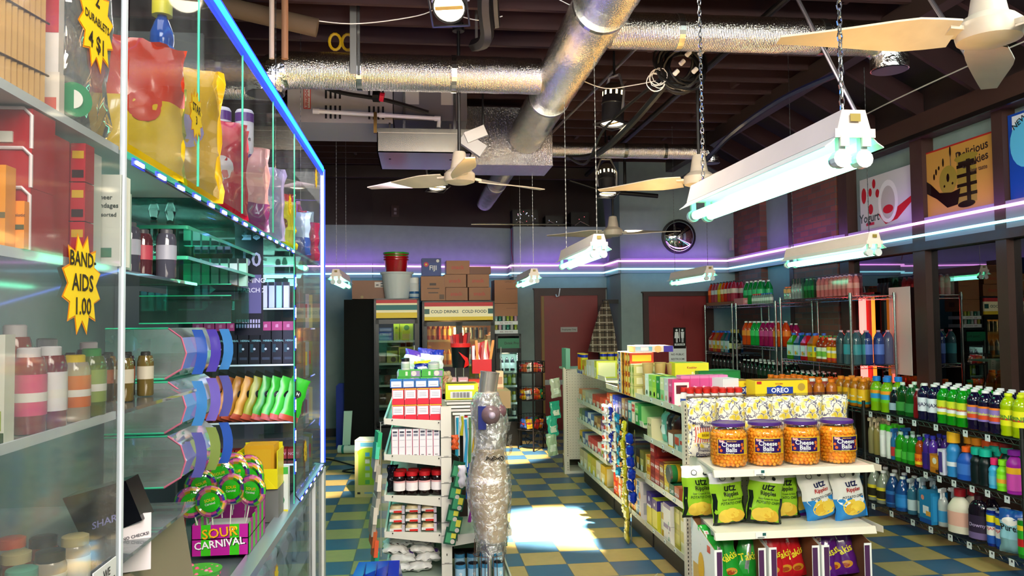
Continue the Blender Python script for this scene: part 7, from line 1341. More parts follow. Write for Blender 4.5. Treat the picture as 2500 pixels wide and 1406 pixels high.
for i, (y, c) in enumerate(((5.44, 'E8A020'), (5.36, 'E88A18'), (5.25, 'D85018'), (5.17, 'C83A18'), (5.08, '8A1A1A'))): put('scent_booster_bottle', B('long', .26, .042, 'A0301A' if i > 2 else 'C86018', None, c, n=14, capr=.04, caph=.2, opaque=True), (4.06, y, .548), 0, 'warm coloured capped bottle behind the front of the middle shelf, %s' % nth(i, 5), 'bottle', 'warm coloured caps on the middle shelf')
for i in range(4): put('cleaner_bottle', B('long', .25, .042, '0C3A38', None, '1AA890', n=14, capr=.038, caph=.14, opaque=True), (4.03 + .02 * (i % 2), 5.16 - .085 * i - .02, .548), 0, 'dark bottle with teal lid behind the middle shelf front, %s' % nth(i, 4), 'bottle', 'teal lids on the middle shelf')
gal = lambda c, lab, cap, l2: B('gallon', .28, .062, c, lab, cap, (.12, .5), n=18, sq=0 if 0 else None) if 0 else B('gallon', .28, .06, c, lab, cap, (.12, .5), n=18, capr=.022, caph=.06, bands=((.16, .40, l2),))
wrow([(6.505, gal('98A090', 'D8C830', 'E8E8E8', '282418'), 'vinegar_jug', 'clear gallon jug with black and yellow label', 1), (6.37, gal('98A090', 'D8C830', 'E8E8E8', '282418'), 'vinegar_jug', 'clear gallon jug with black and yellow label', 1), (6.235, gal('1A4A8A', '2A6AB0', 'E0E0E8', '16387A'), 'washer_fluid_jug', 'blue gallon jug', 1), (6.10, gal('1A5098', '1E70B8', 'E0E8E8', '2A80C8'), 'washer_fluid_jug', 'blue gallon jug', 1),
      (5.98, spr('3A7A98', 'B8D0D8', 'A8B8C0', .30), 'spray_bottle', 'teal blue spray bottle', 1), (5.85, spr('4A88A8', 'B8D0D8', 'B0C0C8', .34), 'spray_bottle', 'larger teal blue spray bottle', 1), (5.715, cbox(.14, .14, .24, '1A7AB0', [('F', 'r', .3, .8, .3, .55, 'D8E0E8'), ('F', 'r', .55, .95, .25, .4, 'D8A040'), ('F', 'o', .3, .8, .14, 'D88A78'), ('F', 'r', .0, 1, 0, .15, '104A98'), ('R', 'r', .1, .9, .1, .9, '2A8AC0')]), 'cleaner_refill_box', 'bright blue carton with white patch'), (5.60, spr('C8D0D0', '3A90C8', 'E0E4E8', .30), 'spray_bottle', 'white spray bottle with blue base', 1),
      (5.41, det('D8D2C0', '9A1420', 'D8A898', .29, .072), 'detergent_jug', 'big cream detergent jug with red cap', 1), (5.215, B('bullet', .30, .06, '1A1222', '2A2038', '3A1020', (.15, .6), n=18, sx=1.2, sy=.7, txt='Downy', tcol='A898C0', bands=((.05, .2, '6A5A88'),), capr=.028, caph=.1), 'softener_bottle', 'dark violet softener bottle', 1)] +
     [(y, B('can', .25, .036, '12288A', '1A50A8', 'A8B0B8', (.08, .9), n=18, txt='AJAX', tcol='C81C1C', bands=((.3, .55, 'D8DCD8'), (.66, .85, 'E8D820')), capr=.033, caph=.02), 'cleanser_can', 'blue cleanser can with red lettering', 1) for y in (5.085, 5.0)] +
     [(4.895, [('pouch', bag(.17, .29, .09, [(.35, P('7AA8B0', .25)), (.75, P('8AC0D0', .25)), (1, P('1A50A0', .25))], 300, .012, [('t', 'Purex', .5, .6, .2, P('101820', .3), .9), ('o', .5, .75, .3, .1, WTOP)]).mesh('pouch', True, 2))], 'softener_pouch', 'blue and white pouch with black lettering'), (4.80, B('can', .25, .036, '1E9A20', '2AA828', 'C8C8C8', (.1, .8), n=16, bands=((.3, .5, 'C82020'), (.72, .85, 'E8C820')), capr=.033, caph=.02), 'cleanser_can', 'green cleanser can', 1)], 3.945, .144, 'on cleaning unit bottom shelf')
# drinks on the chrome units
soda = lambda c, lab, cap='E8E8E8', h=.30, r=.054, txt=None, tc='FFFFFF': B('soda', h, r, c, lab, cap, (.4, .62), n=16, txt=txt, tcol=tc, caph=.05)
# unit A (nearest the neon) top shelf: multipacks
W1 = ''
wtr = lambda c, lab: B('long', .215, .031, c, lab, 'D8D8E0', (.35, .6), n=12, capr=.013, caph=.05)
def sleeve(x0, x1, y0, y1, z, h, c, lb):
    m = MB(); m.b(x0, x1, y0, y1, z + .002, z + h, CLEAR(c, .1, 0, .08)); o = m.build('shrink_wrap'); tag(o, lb, 'plastic wrap')
for i in range(8): 
    for r in range(2): put('water_bottle', wtr('F0A088', 'F0C8A0'), (4.26 + .07 * r, 7.36 + .085 * i, 1.953), E2, ('peach drink bottle in the long top multipack, %s' % nth(7 - i, 8)) if r == 0 else 'peach drink bottle behind the front row of the multipack', 'bottle', 'peach multipack ' + ('front' if r == 0 else 'back'))
sleeve(4.22, 4.37, 7.31, 8.0, 1.95, .225, 'F0E0F0', 'clear shrink wrap around the peach drink bottles')
for i in range(3): put('soda_bottle', soda('0A7A3A', '2AA050', 'A8D8B8', .215, .035), (4.26, 8.06 + .08 * i, 1.953), E2, 'green soda bottle in a wrapped pack beside the peach bottles, %s' % nth(2 - i, 3), 'bottle', 'green wrapped pack')
sleeve(4.22, 4.31, 8.02, 8.27, 1.95, .225, 'D0F0E0', 'clear shrink wrap around the green soda pack')
for i in range(4): put('water_bottle', B('long', .19, .032, '8A9090', None, '101010', n=12, capr=.026, caph=.28), (4.26, 8.31 + .072 * i, 1.953), E2, 'clear water bottle with large black cap, %s' % nth(3 - i, 4), 'bottle', 'black capped water bottles')
for i in range(2): put('drink_jar', B('fat', .15, .04, '8A9088', 'C88A50', 'C85A28', (.5, .8), n=14, capr=.026, caph=.1), (4.26, 8.62 + .08 * i, 1.953), E2, 'short clear bottle with orange cap, %s' % nth(1 - i, 2), 'bottle', 'orange capped clear bottles')
# unit A middle shelf
W2 = 'on right chrome unit'
hj = lambda c, lab, cap='1A60C0', l2='D8E8F0': [('bottle_body', hjm(c, lab, l2)), ('cap', hjc(cap))]
_hj = {}
def hjm(c, lab, l2):
    if (c, lab) in _hj: return _hj[(c, lab)]
    m = MB(); a = .058; q = lambda s, z: [(-a * s, -a * s, z), (a * s, -a * s, z), (a * s, a * s, z), (-a * s, a * s, z)]
    m.hull(q(.95, 0), q(1, .01), LIQ(c)); m.hull(q(1, .01), q(1, .19), LIQ(c)); m.hull(q(1, .19), q(.38, .27), LIQ(c)); m.cyl((0, 0, .27), (0, 0, .28), .018, LIQ(c), 12)
    m.b(-a * 1.01, a * 1.01, -a * 1.01, a * 1.01, .045, .165, P(lab, .4)); fr = frames(2 * a * 1.01, 2 * a * 1.01, .28)
    for f in 'FR': m.rect(fr[f], -.045, .045, .10, .155, P(l2, .4), .001); m.disc(fr[f], -.01, .075, .022, P('E8A030', .4), .0012); m.disc(fr[f], .025, .07, .014, P('7AA830', .4), .0014)
    m.rect(fr['R'], -.04, .02, .11, .15, P('3A70B8', .4), .0016); _hj[(c, lab)] = m.mesh('jug', False); return _hj[(c, lab)]
def hjc(c):
    if c in _hj: return _hj[c]
    m = MB(); m.cyl((0, 0, .275), (0, 0, .30), .022, P(c, .4), 14); _hj[c] = m.mesh('cap', True); return _hj[c]
tall_w = lambda c, lab, cap='D8A8B8': B('bullet', .335, .05, c, lab, cap, (.3, .6), n=18, capr=.018, caph=.05)
wrow([(8.60, hj('3A9A14', 'B8D8D0'), 'punch_jug', 'green punch jug', 1), (8.44, hj('0A5A7A', 'B0D0E0'), 'punch_jug', 'blue punch jug', 1), (8.28, hj('C01418', 'C8C0D0'), 'punch_jug', 'red punch jug', 1), (8.12, hj('B87A10', 'D8C820', l2='A8C8B8'), 'punch_jug', 'amber punch jug with yellow label', 1),
      (7.99, B('jug', .28, .05, 'A0300C', 'E0E8C8', '3A8A40', (.12, .55), n=16, bands=((.2, .4, '70B838'),), capr=.02), 'juice_bottle', 'amber juice bottle with green and white label', 1), (7.885, B('jug', .28, .05, 'A83A0C', 'E0E8C8', '3A8A40', (.12, .55), n=16, bands=((.2, .4, '70B838'),), capr=.02), 'juice_bottle', 'second amber juice bottle with green and white label', 1),
      (7.79, B('long', .25, .042, 'B84A10', 'E8C818', 'E8E0C8', (.1, .65), n=16, bands=((.1, .2, 'C83020'), (.4, .5, 'E8E8E0')), capr=.024, caph=.08), 'juice_bottle', 'orange juice bottle with yellow label', 1), (7.70, B('long', .25, .042, 'B84A10', 'E8C818', 'E8E0C8', (.1, .65), n=16, bands=((.1, .2, 'C83020'), (.4, .5, 'E8E8E0')), capr=.024, caph=.08), 'juice_bottle', 'second orange juice bottle with yellow label', 1),
      (7.58, tall_w('3A5058', '34464E', 'C8B8C0'), 'water_bottle', 'tall grey water bottle', 1), (7.44, tall_w('4A7078', '3AA0B0', 'C89AA8'), 'water_bottle', 'tall water bottle with aqua label', 1), (7.31, tall_w('466C74', '3A9098', 'C890A0'), 'water_bottle', 'tall water bottle with green aqua label', 1)], 4.28, 1.268, W2)
for i, (x, c) in enumerate(((4.40, '2A3A80'), (4.52, '344890'), (4.62, '66668A'))): put('water_bottle', tall_w(c, '5A78C8' if i < 2 else None, 'C8A0B0'), (x, 7.31, 1.268), 0, 'tall blue tinted bottle at the window end of the middle shelf, %s' % nth(i, 3), 'bottle', 'tall blue bottles at the shelf end')
# unit B
W3 = 'on the middle chrome unit'
wrow([(y, soda(c, l, 'E8E8E8', .31, .055), 'soda_bottle', d, 1) for y, c, l, d in ((9.92, 'E04A08', 'E8882A', 'orange soda bottle'), (9.79, 'E04A08', 'E8882A', 'orange soda bottle'), (9.66, '0AA038', '3AC060', 'green soda bottle'), (9.53, '0AA038', '3AC060', 'green soda bottle'), (9.40, 'A00A50', 'C03A80', 'magenta soda bottle'), (9.27, 'A00A50', 'C03A80', 'magenta soda bottle'), (9.14, 'B00C58', 'C03A80', 'magenta soda bottle'), (9.01, 'E04A08', 'E8882A', 'orange soda bottle'))], 4.28, 1.393, W3 + ' second shelf')
wrow([(y, soda('0A8A3A', '2AA868', 'E0E8E0', .31, .055), 'soda_bottle', 'large green soda bottle', 1) for y in (9.95, 9.82, 9.68, 9.54)], 4.32, 1.918, W3 + ' top shelf')
for i in range(9): put('mini_bottle', B('soda', .125, .027, '8A9A90', 'C0C8C0', ('C02020' if i < 4 else '1A60A8'), (.3, .6), n=10, capr=.015, caph=.1), (4.235, 9.56 - .062 * i, 1.918), E2, 'mini clear bottle with %s cap on the middle unit top, %s' % ('red' if i < 4 else 'blue', nth(i, 9)), 'bottle', 'mini bottles on the middle unit')
for i in range(7): put('soda_bottle', soda('A00A50', None, 'D8D8D8', .28, .05), (4.5, 8.98 + .12 * i, 1.393), E2, 'magenta soda bottle in the rear row of the middle unit', 'bottle', 'rear magenta sodas')
# unit C
wrow([(y, soda(c, l, '1A1A20', .29, .052), 'soda_bottle', d, 1) for y, c, l, d in ((11.2, 'D03A10', 'E8702A', 'red orange soda bottle'), (11.08, 'A84050', 'B8C8C8', 'rose soda bottle'), (10.96, 'B04A58', 'B8C8C8', 'rose soda bottle'), (10.84, 'B8A00A', 'D8C83A', 'yellow soda bottle'), (10.72, 'D8500A', 'E0D8B0', 'orange soda bottle'), (10.60, 'C82010', 'D8D0B0', 'red soda bottle'), (10.48, 'A82038', 'C8B8A8', 'crimson soda bottle'), (10.36, 'B03048', 'C8B8A8', 'dark rose soda bottle'))], 4.31, 1.975, 'on the far chrome unit top shelf')
put('shipping_tray', cbox(1.0, .2, .045, '8A5A40', []), (4.36, 10.79, 1.932), E2, 'low brown tray under the far top row of soda', 'tray')
put('shipping_tray', cbox(.3, .2, .09, 'C87A80', [('R', 'r', .1, .9, .3, .7, 'D8A8A8')]), (4.32, 10.1 - .09, 1.918), E2, 'pink carton left of the large green sodas', 'carton')
wrow([(y, hj(c, l), 'punch_jug', d, 1) for y, c, l, d in ((11.18, 'B81810', 'D8A898', 'red punch jug'), (11.02, 'C86A08', 'D8C828', 'orange punch jug'), (10.87, 'C02A0C', 'E0A050', 'red orange punch jug'), (10.72, '0A6A5A', '9AC8B0', 'teal punch jug'), (10.57, '0A5A88', 'B0D0D8', 'blue punch jug'))], 4.32, 1.265, 'on the far chrome unit second shelf')
for i in range(3): put('sparkling_bottle', B('gallon', .30, .042, '0A1A0C', 'D8D098', 'C8B050', (.2, .45), n=14, capr=.018, caph=.15), (4.32, 10.46 - .1 * i + .04, 1.265), E2, 'dark green sparkling bottle with gold neck, %s' % nth(i, 3), 'bottle', 'gold necked bottles')
# lower shelves: dark colas, green, orange
cola = soda('0C0606', '1A1010', 'E0E0DC', .28, .05); colag = soda('06200E', '0A3018', 'E0E0DC', .27, .05)
n_ = 0
for r in range(3):
    for i in range(9): put('soda_bottle', cola if (i < 4) else colag, (4.28 + .11 * r, 10.0 - .125 * i, .922), E2, ('dark soda bottle on the lower middle shelf, %s' % nth(i, 9)) if r == 0 else 'dark soda bottle behind the lower middle front row', 'bottle', 'dark sodas lower middle ' + ('front' if r == 0 else 'back'))
    for i in range(6): put('soda_bottle', cola, (4.32 + .11 * r, 11.2 - .14 * i, .952), E2, ('dark soda bottle on the far unit lower shelf, %s' % nth(i, 6)) if r == 0 else 'dark soda bottle behind the far lower front row', 'bottle', 'dark sodas far lower ' + ('front' if r == 0 else 'back'))
    for i in range(11): put('soda_bottle', colag if i < 5 else B('fat', .24, .05, ('D8901C', 'D86A40', 'C84A30')[i % 3], ('E8A850', 'C85A30')[i % 2], 'E8700E', (.1, .6), n=14, capr=.028, caph=.1), (4.28 + .12 * r, 8.66 - .125 * i, .865), E2, (('dark green soda' if i < 5 else 'orange capped juice') + ' bottle on the right unit third shelf, %s' % nth(i, 11)) if r == 0 else 'bottle behind the third shelf front row of the right unit', 'bottle', 'right unit third shelf ' + ('front' if r == 0 else 'back'))
    for i in range(10): put('soda_bottle', cola, (4.30 + .11 * r, 8.6 - .13 * i, .305), E2, 'dark soda bottle on the lowest shelf of the right chrome unit', 'bottle', 'dark sodas lowest right') if r == 0 else None
# juices crowding behind the gondola top, standing on a low wire table
wire_unit('low wire shelf between the gondola and the drinks row', 3.42, 3.82, 6.7, 7.55, (.93, .5), .95, WDK)
wire_unit('small wire shelf holding yellow tea jugs beyond the cleaning unit', 3.9, 4.13, 6.58, 7.12, (.925, .5), .94, WDK)
for i in range(8): put('tea_jug', ariz, (3.955 + .11 * (i // 4), 7.03 - .125 * (i % 4), .93), E2, ('yellow tea jug on the small wire shelf, %s' % nth(i, 4)) if i < 4 else 'yellow tea jug in the rear row', 'jug', 'yellow tea jugs ' + ('front' if i < 4 else 'rear'))
for r in range(3):
    for i in range(7):
        c = ('D8901C', 'C87830', 'C85838', 'B84A50', 'C85048', 'C05040', 'D87A20')[i]
        put('juice_bottle', B('fat', .25, .05, c, 'D8963A' if i < 2 else 'A8604A', 'E8780E' if i != 5 else 'E8E0D8', (.1, .55), n=14, txt='ADD' if r == 0 else None, tcol='201008', capr=.03, caph=.1), (3.47 + .12 * r, 7.48 - .12 * i, .932), E2, ('orange capped juice jar on the low wire shelf, %s' % nth(i, 7)) if r == 0 else 'orange capped juice jar behind the low wire shelf front', 'jar', 'juice jars low wire shelf ' + ('front' if r == 0 else 'back'))
# ================================================================ acrylic counter enclosure on the left
XP = -.61; ACR = CLEAR('ECF2F4', .14, .06, .03); ACRN = CLEAR('F0F2F2', .14, .06, .05); TGL = CLEAR('96E0CC', .45, .03, .03)
TEDGE = P('4AC8A0', .15, 0, .5); ALU = P((.42, .48, .56), .3, .7); CTR = P('A8A294', .5)
t = thing('sales_counter', 'long sales counter under the acrylic enclosure at the left', 'counter', (0, 0, 0))
m = MB(); m.b(-1.25, XP - .03, .3, 5.05, .80, .835, P('5A6468', .3)); m.b(-1.25, -1.22, .3, 5.05, 0, .8, CTR); m.b(-1.22, XP - .04, 5.0, 5.05, 0, .8, CTR); m.build('counter_top', t)
m = MB(); m.hull([(XP - .05, .3, .82), (XP + .012, .3, .815), (XP + .012, 5.1, .815), (XP - .05, 5.1, .82)], [(XP - .05, .3, .86), (XP + .012, .3, .85), (XP + .012, 5.1, .85), (XP - .05, 5.1, .86)], ALU); m.build('metal_edge', t)
m = MB(); m.b(XP - .03, XP + .015, 5.03, 5.12, 0, .83, P('D8D8D4', .4)); m.b(XP - .001, XP + .017, 4.6, 4.64, 0, .83, P('C8C8C8', .4)); m.build('corner_post', t)
m = MB(); m.b(XP - .005, XP, .3, 5.03, .02, .815, ACR); m.build('front_pane', t)
for z in (.42, .05):
    m = MB(); m.b(-1.1, XP - .02, .5, 4.95, z, z + .015, P('C8CCD0', .4)); m.build('lower_shelf', t)
for r, z in enumerate((.065, .435)):
    for i in range(9):
        c = ('DCDCE0', 'E0D8DC', 'C8D0E0', 'E0E0E0', 'D8C8D8')[i % 5]; o = bag(.2, .24, .09, [(1, P(c, .3))], 400 + r * 9 + i, .016, [('r', .25, .75, .35, .6, P(('3A4AA0', 'C03A50', '4A8AC0')[i % 3], .35))], 9).build('diaper_bag', None, (XP - .11, 2.5 + .29 * i, z), PI / 2 + .5, True, 2)
        tag(o, 'white plastic bag on the %s shelf under the counter' % ('lower', 'upper')[r], 'bag', 'white bags under the counter, %s shelf' % ('lower', 'upper')[r])
# panes
t = thing('acrylic_enclosure', 'clear acrylic enclosure with glowing blue edge along the counter', 'display case', (0, 0, 0))
def pane(x, y0, y1, z0, z1, mt, nm='acrylic_pane', th=.005):
    m = MB(); m.add([(x, y0, z0), (x, y1, z0), (x, y1, z1), (x, y0, z1)], [(0, 1, 2, 3)], mt); m.build(nm, t)
pane(XP, .5, 1.70, .86, 2.72, ACRN, 'near_pane')
for a, c in ((1.73, 2.25), (2.27, 2.80), (2.82, 3.38), (3.40, 3.95)): pane(XP, a, c, 2.12, 2.72, ACR)
pane(XP, 3.97, 5.08, .87, 2.72, ACR, 'end_pane')
m = MB(); m.add([(-1.2, 5.09, .86), (XP, 5.09, .86), (XP, 5.09, 2.72), (-1.2, 5.09, 2.72)], [(0, 1, 2, 3)], ACR); m.build('far_end_pane', t)
m = MB(); m.b(XP - .006, XP + .004, 1.70, 1.712, .86, 2.8, P('C8D0D8', .2)); m.build('bright_edge', t)
for y in (2.26, 2.81, 3.39, 3.96):
    m = MB(); m.b(XP - .004, XP + .002, y - .003, y + .003, 2.12 if y < 3.9 else .86, 2.72, TEDGE); m.build('glass_edge', t)
LB = EM((.02, .50, 1), 1.7, 'blue_edge'); LD = EM((.01, .05, 1), 1.5, 'blue_edge_halo'); LW = EM((.62, .68, 1), 1.6, 'pale_edge')  # deep blue strips imitate the bloom around the lit edge
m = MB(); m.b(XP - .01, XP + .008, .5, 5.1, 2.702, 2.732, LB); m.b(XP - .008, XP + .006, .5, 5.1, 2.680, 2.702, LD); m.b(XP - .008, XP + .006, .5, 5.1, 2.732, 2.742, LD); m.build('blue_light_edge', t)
m = MB(); m.b(XP - .012, XP + .008, 5.085, 5.105, .86, 2.72, LW); m.b(XP + .008, XP + .016, 5.09, 5.105, .86, 2.72, LD); m.build('corner_light_edge', t)
for y in (1.6, 2.8, 4.0): lamp('AREA', 'edge_glow', (XP + .03, y, 2.70), 2.6, (.03, .12, 1), (XP + 1, y, 2.3), shape='RECTANGLE', size=1.0, size_y=.02)
lamp('AREA', 'edge_glow', (XP + .06, 5.14, 1.8), 3.2, (.04, .10, 1), (XP + .5, 6.2, 1.4), shape='RECTANGLE', size=.02, size_y=1.6)
lamp('AREA', 'edge_glow', (XP - .25, 4.6, 2.6), 5, (.35, .15, 1), (-.9, 4.4, 1.2), shape='RECTANGLE', size=.3, size_y=.8)
lamp('AREA', 'case_fill', (-.95, 3.2, 2.08), 20, (.35, 1, .8), (-.9, 3.4, 1), shape='RECTANGLE', size=.3, size_y=1.4)  # case fills: lamps added to brighten the goods, no fixtures
lamp('AREA', 'case_fill', (-.35, .5, 2.4), 26, (1, .93, .85), (-.8, 1.7, 1.2), shape='RECTANGLE', size=.3, size_y=1.0)
lamp('AREA', 'case_fill', (-.8, 2.9, 2.95), 12, (1, .92, .85), (-.8, 2.9, 2), shape='RECTANGLE', size=.4, size_y=1.8)
# near shelves and long glass shelf
for z, nm, y1 in ((2.095, 'long', 1.70), (1.845, 'second', 1.70), (1.548, 'third', 1.70), (1.235, 'lowest', 1.70)):
    m = MB(); m.b(-1.15, XP - .012, .6, y1 + .6, z, z + .008, P('C8CCC8', .35) if z > 2 else CLEAR('D8E4E0', .3, .12)); m.b(XP - .014, XP - .008, .6, y1, z - .004, z + .012, P('C4CACC', .3)); o = m.build('case_shelf', t)
m = MB(); m.b(-1.15, XP - .012, 2.31, 3.95, 2.095, 2.103, TGL); m.b(XP - .012, XP - .006, 1.72, 4.95, 2.092, 2.106, TEDGE); m.b(-1.15, XP - .012, 3.95, 4.95, 2.095, 2.103, TGL); m.build('glass_shelf', t)
for z in (2.02, 1.93): 
    m = MB(); m.b(-1.15, -.68, 2.4, 3.6, z, z + .006, TGL); m.b(-.68, -.675, 2.4, 3.6, z - .002, z + .008, TEDGE); m.b(-1.15, -.68, 2.395, 2.4, z - .002, z + .008, TEDGE); m.build('glass_shelf', t)
# led strips
t2 = thing('led_strip', 'blue white LED module strip running along the glass shelf edge', 'light strip', (0, 0, 0)); LE = EM((.55, .68, 1), 14, 'led'); LBD = EM((.02, .04, 1), .9, 'led_body')
def module(p, d):
    m = MB(); p = Vector(p); d = Vector(d)
    for k in (-1, 0, 1): c = p + d * (.017 * k); m.b(c.x + .002, c.x + .005, c.y - .006 if d.y else c.y - .005, c.y + .006 if d.y else c.y + .005, c.z - .004 if d.y else c.z - .007, c.z + .004 if d.y else c.z + .007, LE)
    a = p - d * .028; c = p + d * .028; m.b(a.x - .002, a.x + .002, min(a.y, c.y) - .008, max(a.y, c.y) + .008, min(a.z, c.z) - .008, max(a.z, c.z) + .008, LBD); m.build('led_module', t2)
y = 1.78
while y < 3.95: module((XP + .004, y, 2.085), (0, 1, 0)); y += .15
z = 1.94
while z > .9: module((XP + .004, 3.955, z), (0, 0, 1)); z -= .15
y = 4.05
while y < 5.0: module((XP + .02, y, .865), (0, 1, 0)); y += .16
m = MB(); m.tube([(XP + .004, 1.75, 2.08), (XP + .004, 2.6, 2.076), (XP + .004, 3.94, 2.08), (XP + .006, 3.955, 2.0), (XP + .006, 3.955, 1.4), (XP + .006, 3.955, .9), (XP + .02, 4.0, .865), (XP + .02, 5.0, .865)], .003, P('28242C', .5), 5); m.build('led_wire', t2)
lamp('AREA', 'case_fill', (-.8, 3.4, .79), 4, (.9, .95, 1), (-.8, 3.4, 0), shape='RECTANGLE', size=.25, size_y=2.6)  # added fill to lift the white bags under the counter
lamp('AREA', 'led_glow', (XP - .03, 2.9, 2.07), 1.6, (.1, .2, 1), (-.9, 2.9, 1.2), shape='RECTANGLE', size=.03, size_y=2)
lamp('AREA', 'led_glow', (XP - .05, 3.9, 1.5), 2.2, (.45, .5, 1), (-.9, 4.1, 1.5), shape='RECTANGLE', size=.03, size_y=1)
# yellow star price tags
STY = P('D8B800', .5)
for i, (y, z, r, tx, lb) in enumerate(((1.55, 2.31, .085, ('2', 'DURABLETS', '4 $1'), 'near the top left corner'), (1.5, 1.81, .085, ('BAND-', 'AIDS', '1.00'), 'over the second near shelf, largest of them'), (2.22, 2.31, .065, ('STAR', '3'), 'on the second pane above the LED strip'), (3.80, 2.30, .05, ('2', '$'), 'near the far vertical glass edge'), (4.75, 2.6, .06, ('1',), 'high on the last pane'), (4.3, 1.06, .06, ('1', '00'), 'low on the last pane'), (3.45, .66, .06, ('1',), 'below the counter edge'))):
    m = MB(); fr = lambda u, v, e: (e, u, v); m.disc(fr, 0, 0, r, P('C87800', .5), .001, 24, r * 1.12, .72); m.disc(fr, 0, 0, r * .94, STY, .0018, 24, r * 1.05, .72)
    for k, s in enumerate(tx): m.ftext(fr, s, 0, (len(tx) - 1) * r * .26 - k * r * .5, r * .5, P('201808', .6), .003, width=r * 1.3)
    o = m.build('price_star', None, (XP + .003, y, z)); tag(o, 'yellow starburst price tag ' + lb, 'price tag')
# near shelf goods (facing the camera)
def good(kind, parts, x, y, z, lb, cat, rz=0, group=None): return put(kind, parts, (x, y, z), rz, lb, cat, group)
m = MB(); BAM = P('B89058', .6)
for k in range(19): m.cyl((-.632 - .0025 * k, 1.39 - .0135 * k, 2.105), (-.632 - .0025 * k, 1.39 - .0135 * k, 2.62), .007, BAM, 6)
for z in (2.16, 2.25, 2.34, 2.43, 2.52): m.cyl((-.624, 1.40, z), (-.67, 1.14, z), .0022, P('4A3018', .8), 4)
o = m.build('bamboo_mat'); tag(o, 'rolled tan bamboo mat with dark stitching at the upper left', 'mat')
m = MB(); m.b(-.705, -.672, 1.26, 1.27, 2.28, 2.9, P('0E7A58', .4)); o = m.build('green_frame_strip', None, (0, .02, 0)); tag(o, 'green upright strip at the extreme left edge', 'strip')
good('tape_pack', cbox(.045, .02, .2, 'D8CCC4', [('F', 'r', 0, 1, .35, .68, 'B01428'), ('F', 'o', .4, .85, .2, '706860')]), -.648, 1.45, 2.18, 'grey and red hanging pack beside the bamboo mat', 'pack')
good('tape_pack', cbox(.045, .02, .075, 'D8C8B8', [('F', 'r', .1, .9, .1, .4, 'C86050')]), -.646, 1.45, 2.105, 'pale pack below the grey and red one', 'pack')
m = MB(); m.lathe([(.028, -.012), (.032, -.012), (.032, .012), (.028, .012)], P('2A8A58', .3), 20, sy=1, M=Matrix.Rotation(PI / 2, 4, 'X') @ Matrix.Rotation(.5, 4, 'Y')); m.lathe([(.018, -.012), (.018, .012)], P('D8D4C8', .5), 20, M=Matrix.Rotation(PI / 2, 4, 'X')); o = m.build('tape_roll', None, (-.640, 1.53, 2.155), .4, True); tag(o, 'green rimmed tape roll in clear film', 'tape')
o = bag(.13, .4, .05, [(1, CLEAR('E8E4D8', .5, .1))], 440, .02).build('film_bag', None, (-.645, 1.60, 2.106), 1.35, True, 2); tag(o, 'crinkled clear film bag by the first pane edge', 'bag')
def tray(x, z, w_, h_, lb, y=1.75):
    t = thing('red_tray', lb, 'tray', (x, y, z), 0, 'red pill trays'); m = MB(); m.b(-w_ / 2, w_ / 2, 0, .08, 0, h_, P('A80E1C', .35)); m.build('tray_body', t)
    m = MB(); m.tube([(-w_ / 2, -.002, h_), (w_ / 2 - .012, -.002, h_), (w_ / 2, -.002, h_ - .012), (w_ / 2, -.002, 0)], .003, P('D8C8C8', .3), 6); m.build('white_rim', t)
    m = MB(); m.b(-w_ / 2, w_ * .2, -.004, 0, .01, h_ * .42, P('D0CCC0', .5)); m.build('paper_label', t)
tray(-.668, 2.022, .095, .066, 'rear red tray with a white rim, upper', 1.34); tray(-.666, 1.958, .095, .064, 'middle red tray with a white rim', 1.335); tray(-.665, 1.857, .095, .10, 'front red tray with a white rim, lower', 1.33); tray(-.650, 1.857, .03, .215, 'narrow red tray beside the wide red trays', 1.43)
good('ointment_box', cbox(.06, .03, .125, 'E08A0C', [('F', 'r', 0, 1, .35, .42, '6A5A30'), ('F', 'r', .1, .5, .6, .7, 'C83A18')]), -.655, 1.285, 1.857, 'tall orange ointment box on the second near shelf', 'box')
good('ointment_box', cbox(.052, .015, .075, 'E88A10', [('F', 't', 'Triple Antibiotic', .58, .7, .16, '5A3A20'), ('F', 'r', .3, 1, .4, .5, '4A5030'), ('F', 'r', .02, .2, .5, .85, '2A8A40'), ('F', 'r', .02, .16, .1, .5, '6A2A80')]), -.640, 1.312, 1.857, 'small orange box lying in front of the tall one', 'box')
for i in range(3):
    for c in range(2): good('balm_pack', cbox(.026, .04, .072, 'B01828', [('F', 'r', .1, .9, .6, .8, 'C8A018'), ('F', 'r', .1, .9, .1, .3, '301014')]), -.660 + .028 * c, 1.53 + .03 * c, 1.857 + .074 * i, 'small red balm pack, %s column, %s' % (('left', 'right')[c], ('bottom', 'middle', 'top')[i]), 'pack', 0, 'red balm packs')
BDG = lambda w_, h_: cbox(w_, .05, h_, 'D0D0C4', [('F', 't', 'Sheer', .45, .75, .07, '283830'), ('F', 't', 'Bandages', .5, .66, .07, '283830'), ('F', 't', 'Assorted', .5, .56, .06, '283830'), ('F', 'r', .15, .7, .1, .2, '3A7A58')])
good('bandage_box', BDG(.06, .22), -.668, 1.64, 1.857, 'tall pale bandage box, left one', 'box'); good('bandage_box', BDG(.06, .19), -.640, 1.72, 1.857, 'tall pale bandage box, right one', 'box'); good('bandage_box', cbox(.04, .05, .17, '90A898', []), -.655, 1.80, 1.857, 'grey green slim box behind the bandages', 'box')
good('tea_box', cbox(.075, .03, .165, 'D0CCBC', [('F', 'o', .55, .72, .2, '101410'), ('F', 'r', 0, 1, 0, .1, '283A20'), ('F', 'r', .75, .95, .12, .3, '8A9A30'), ('F', 't', 'HEMP', .25, .4, .12, '404030')]), -.662, 1.29, 1.558, 'white tea box with a black seal on the third near shelf', 'box')
q = random.Random(21)
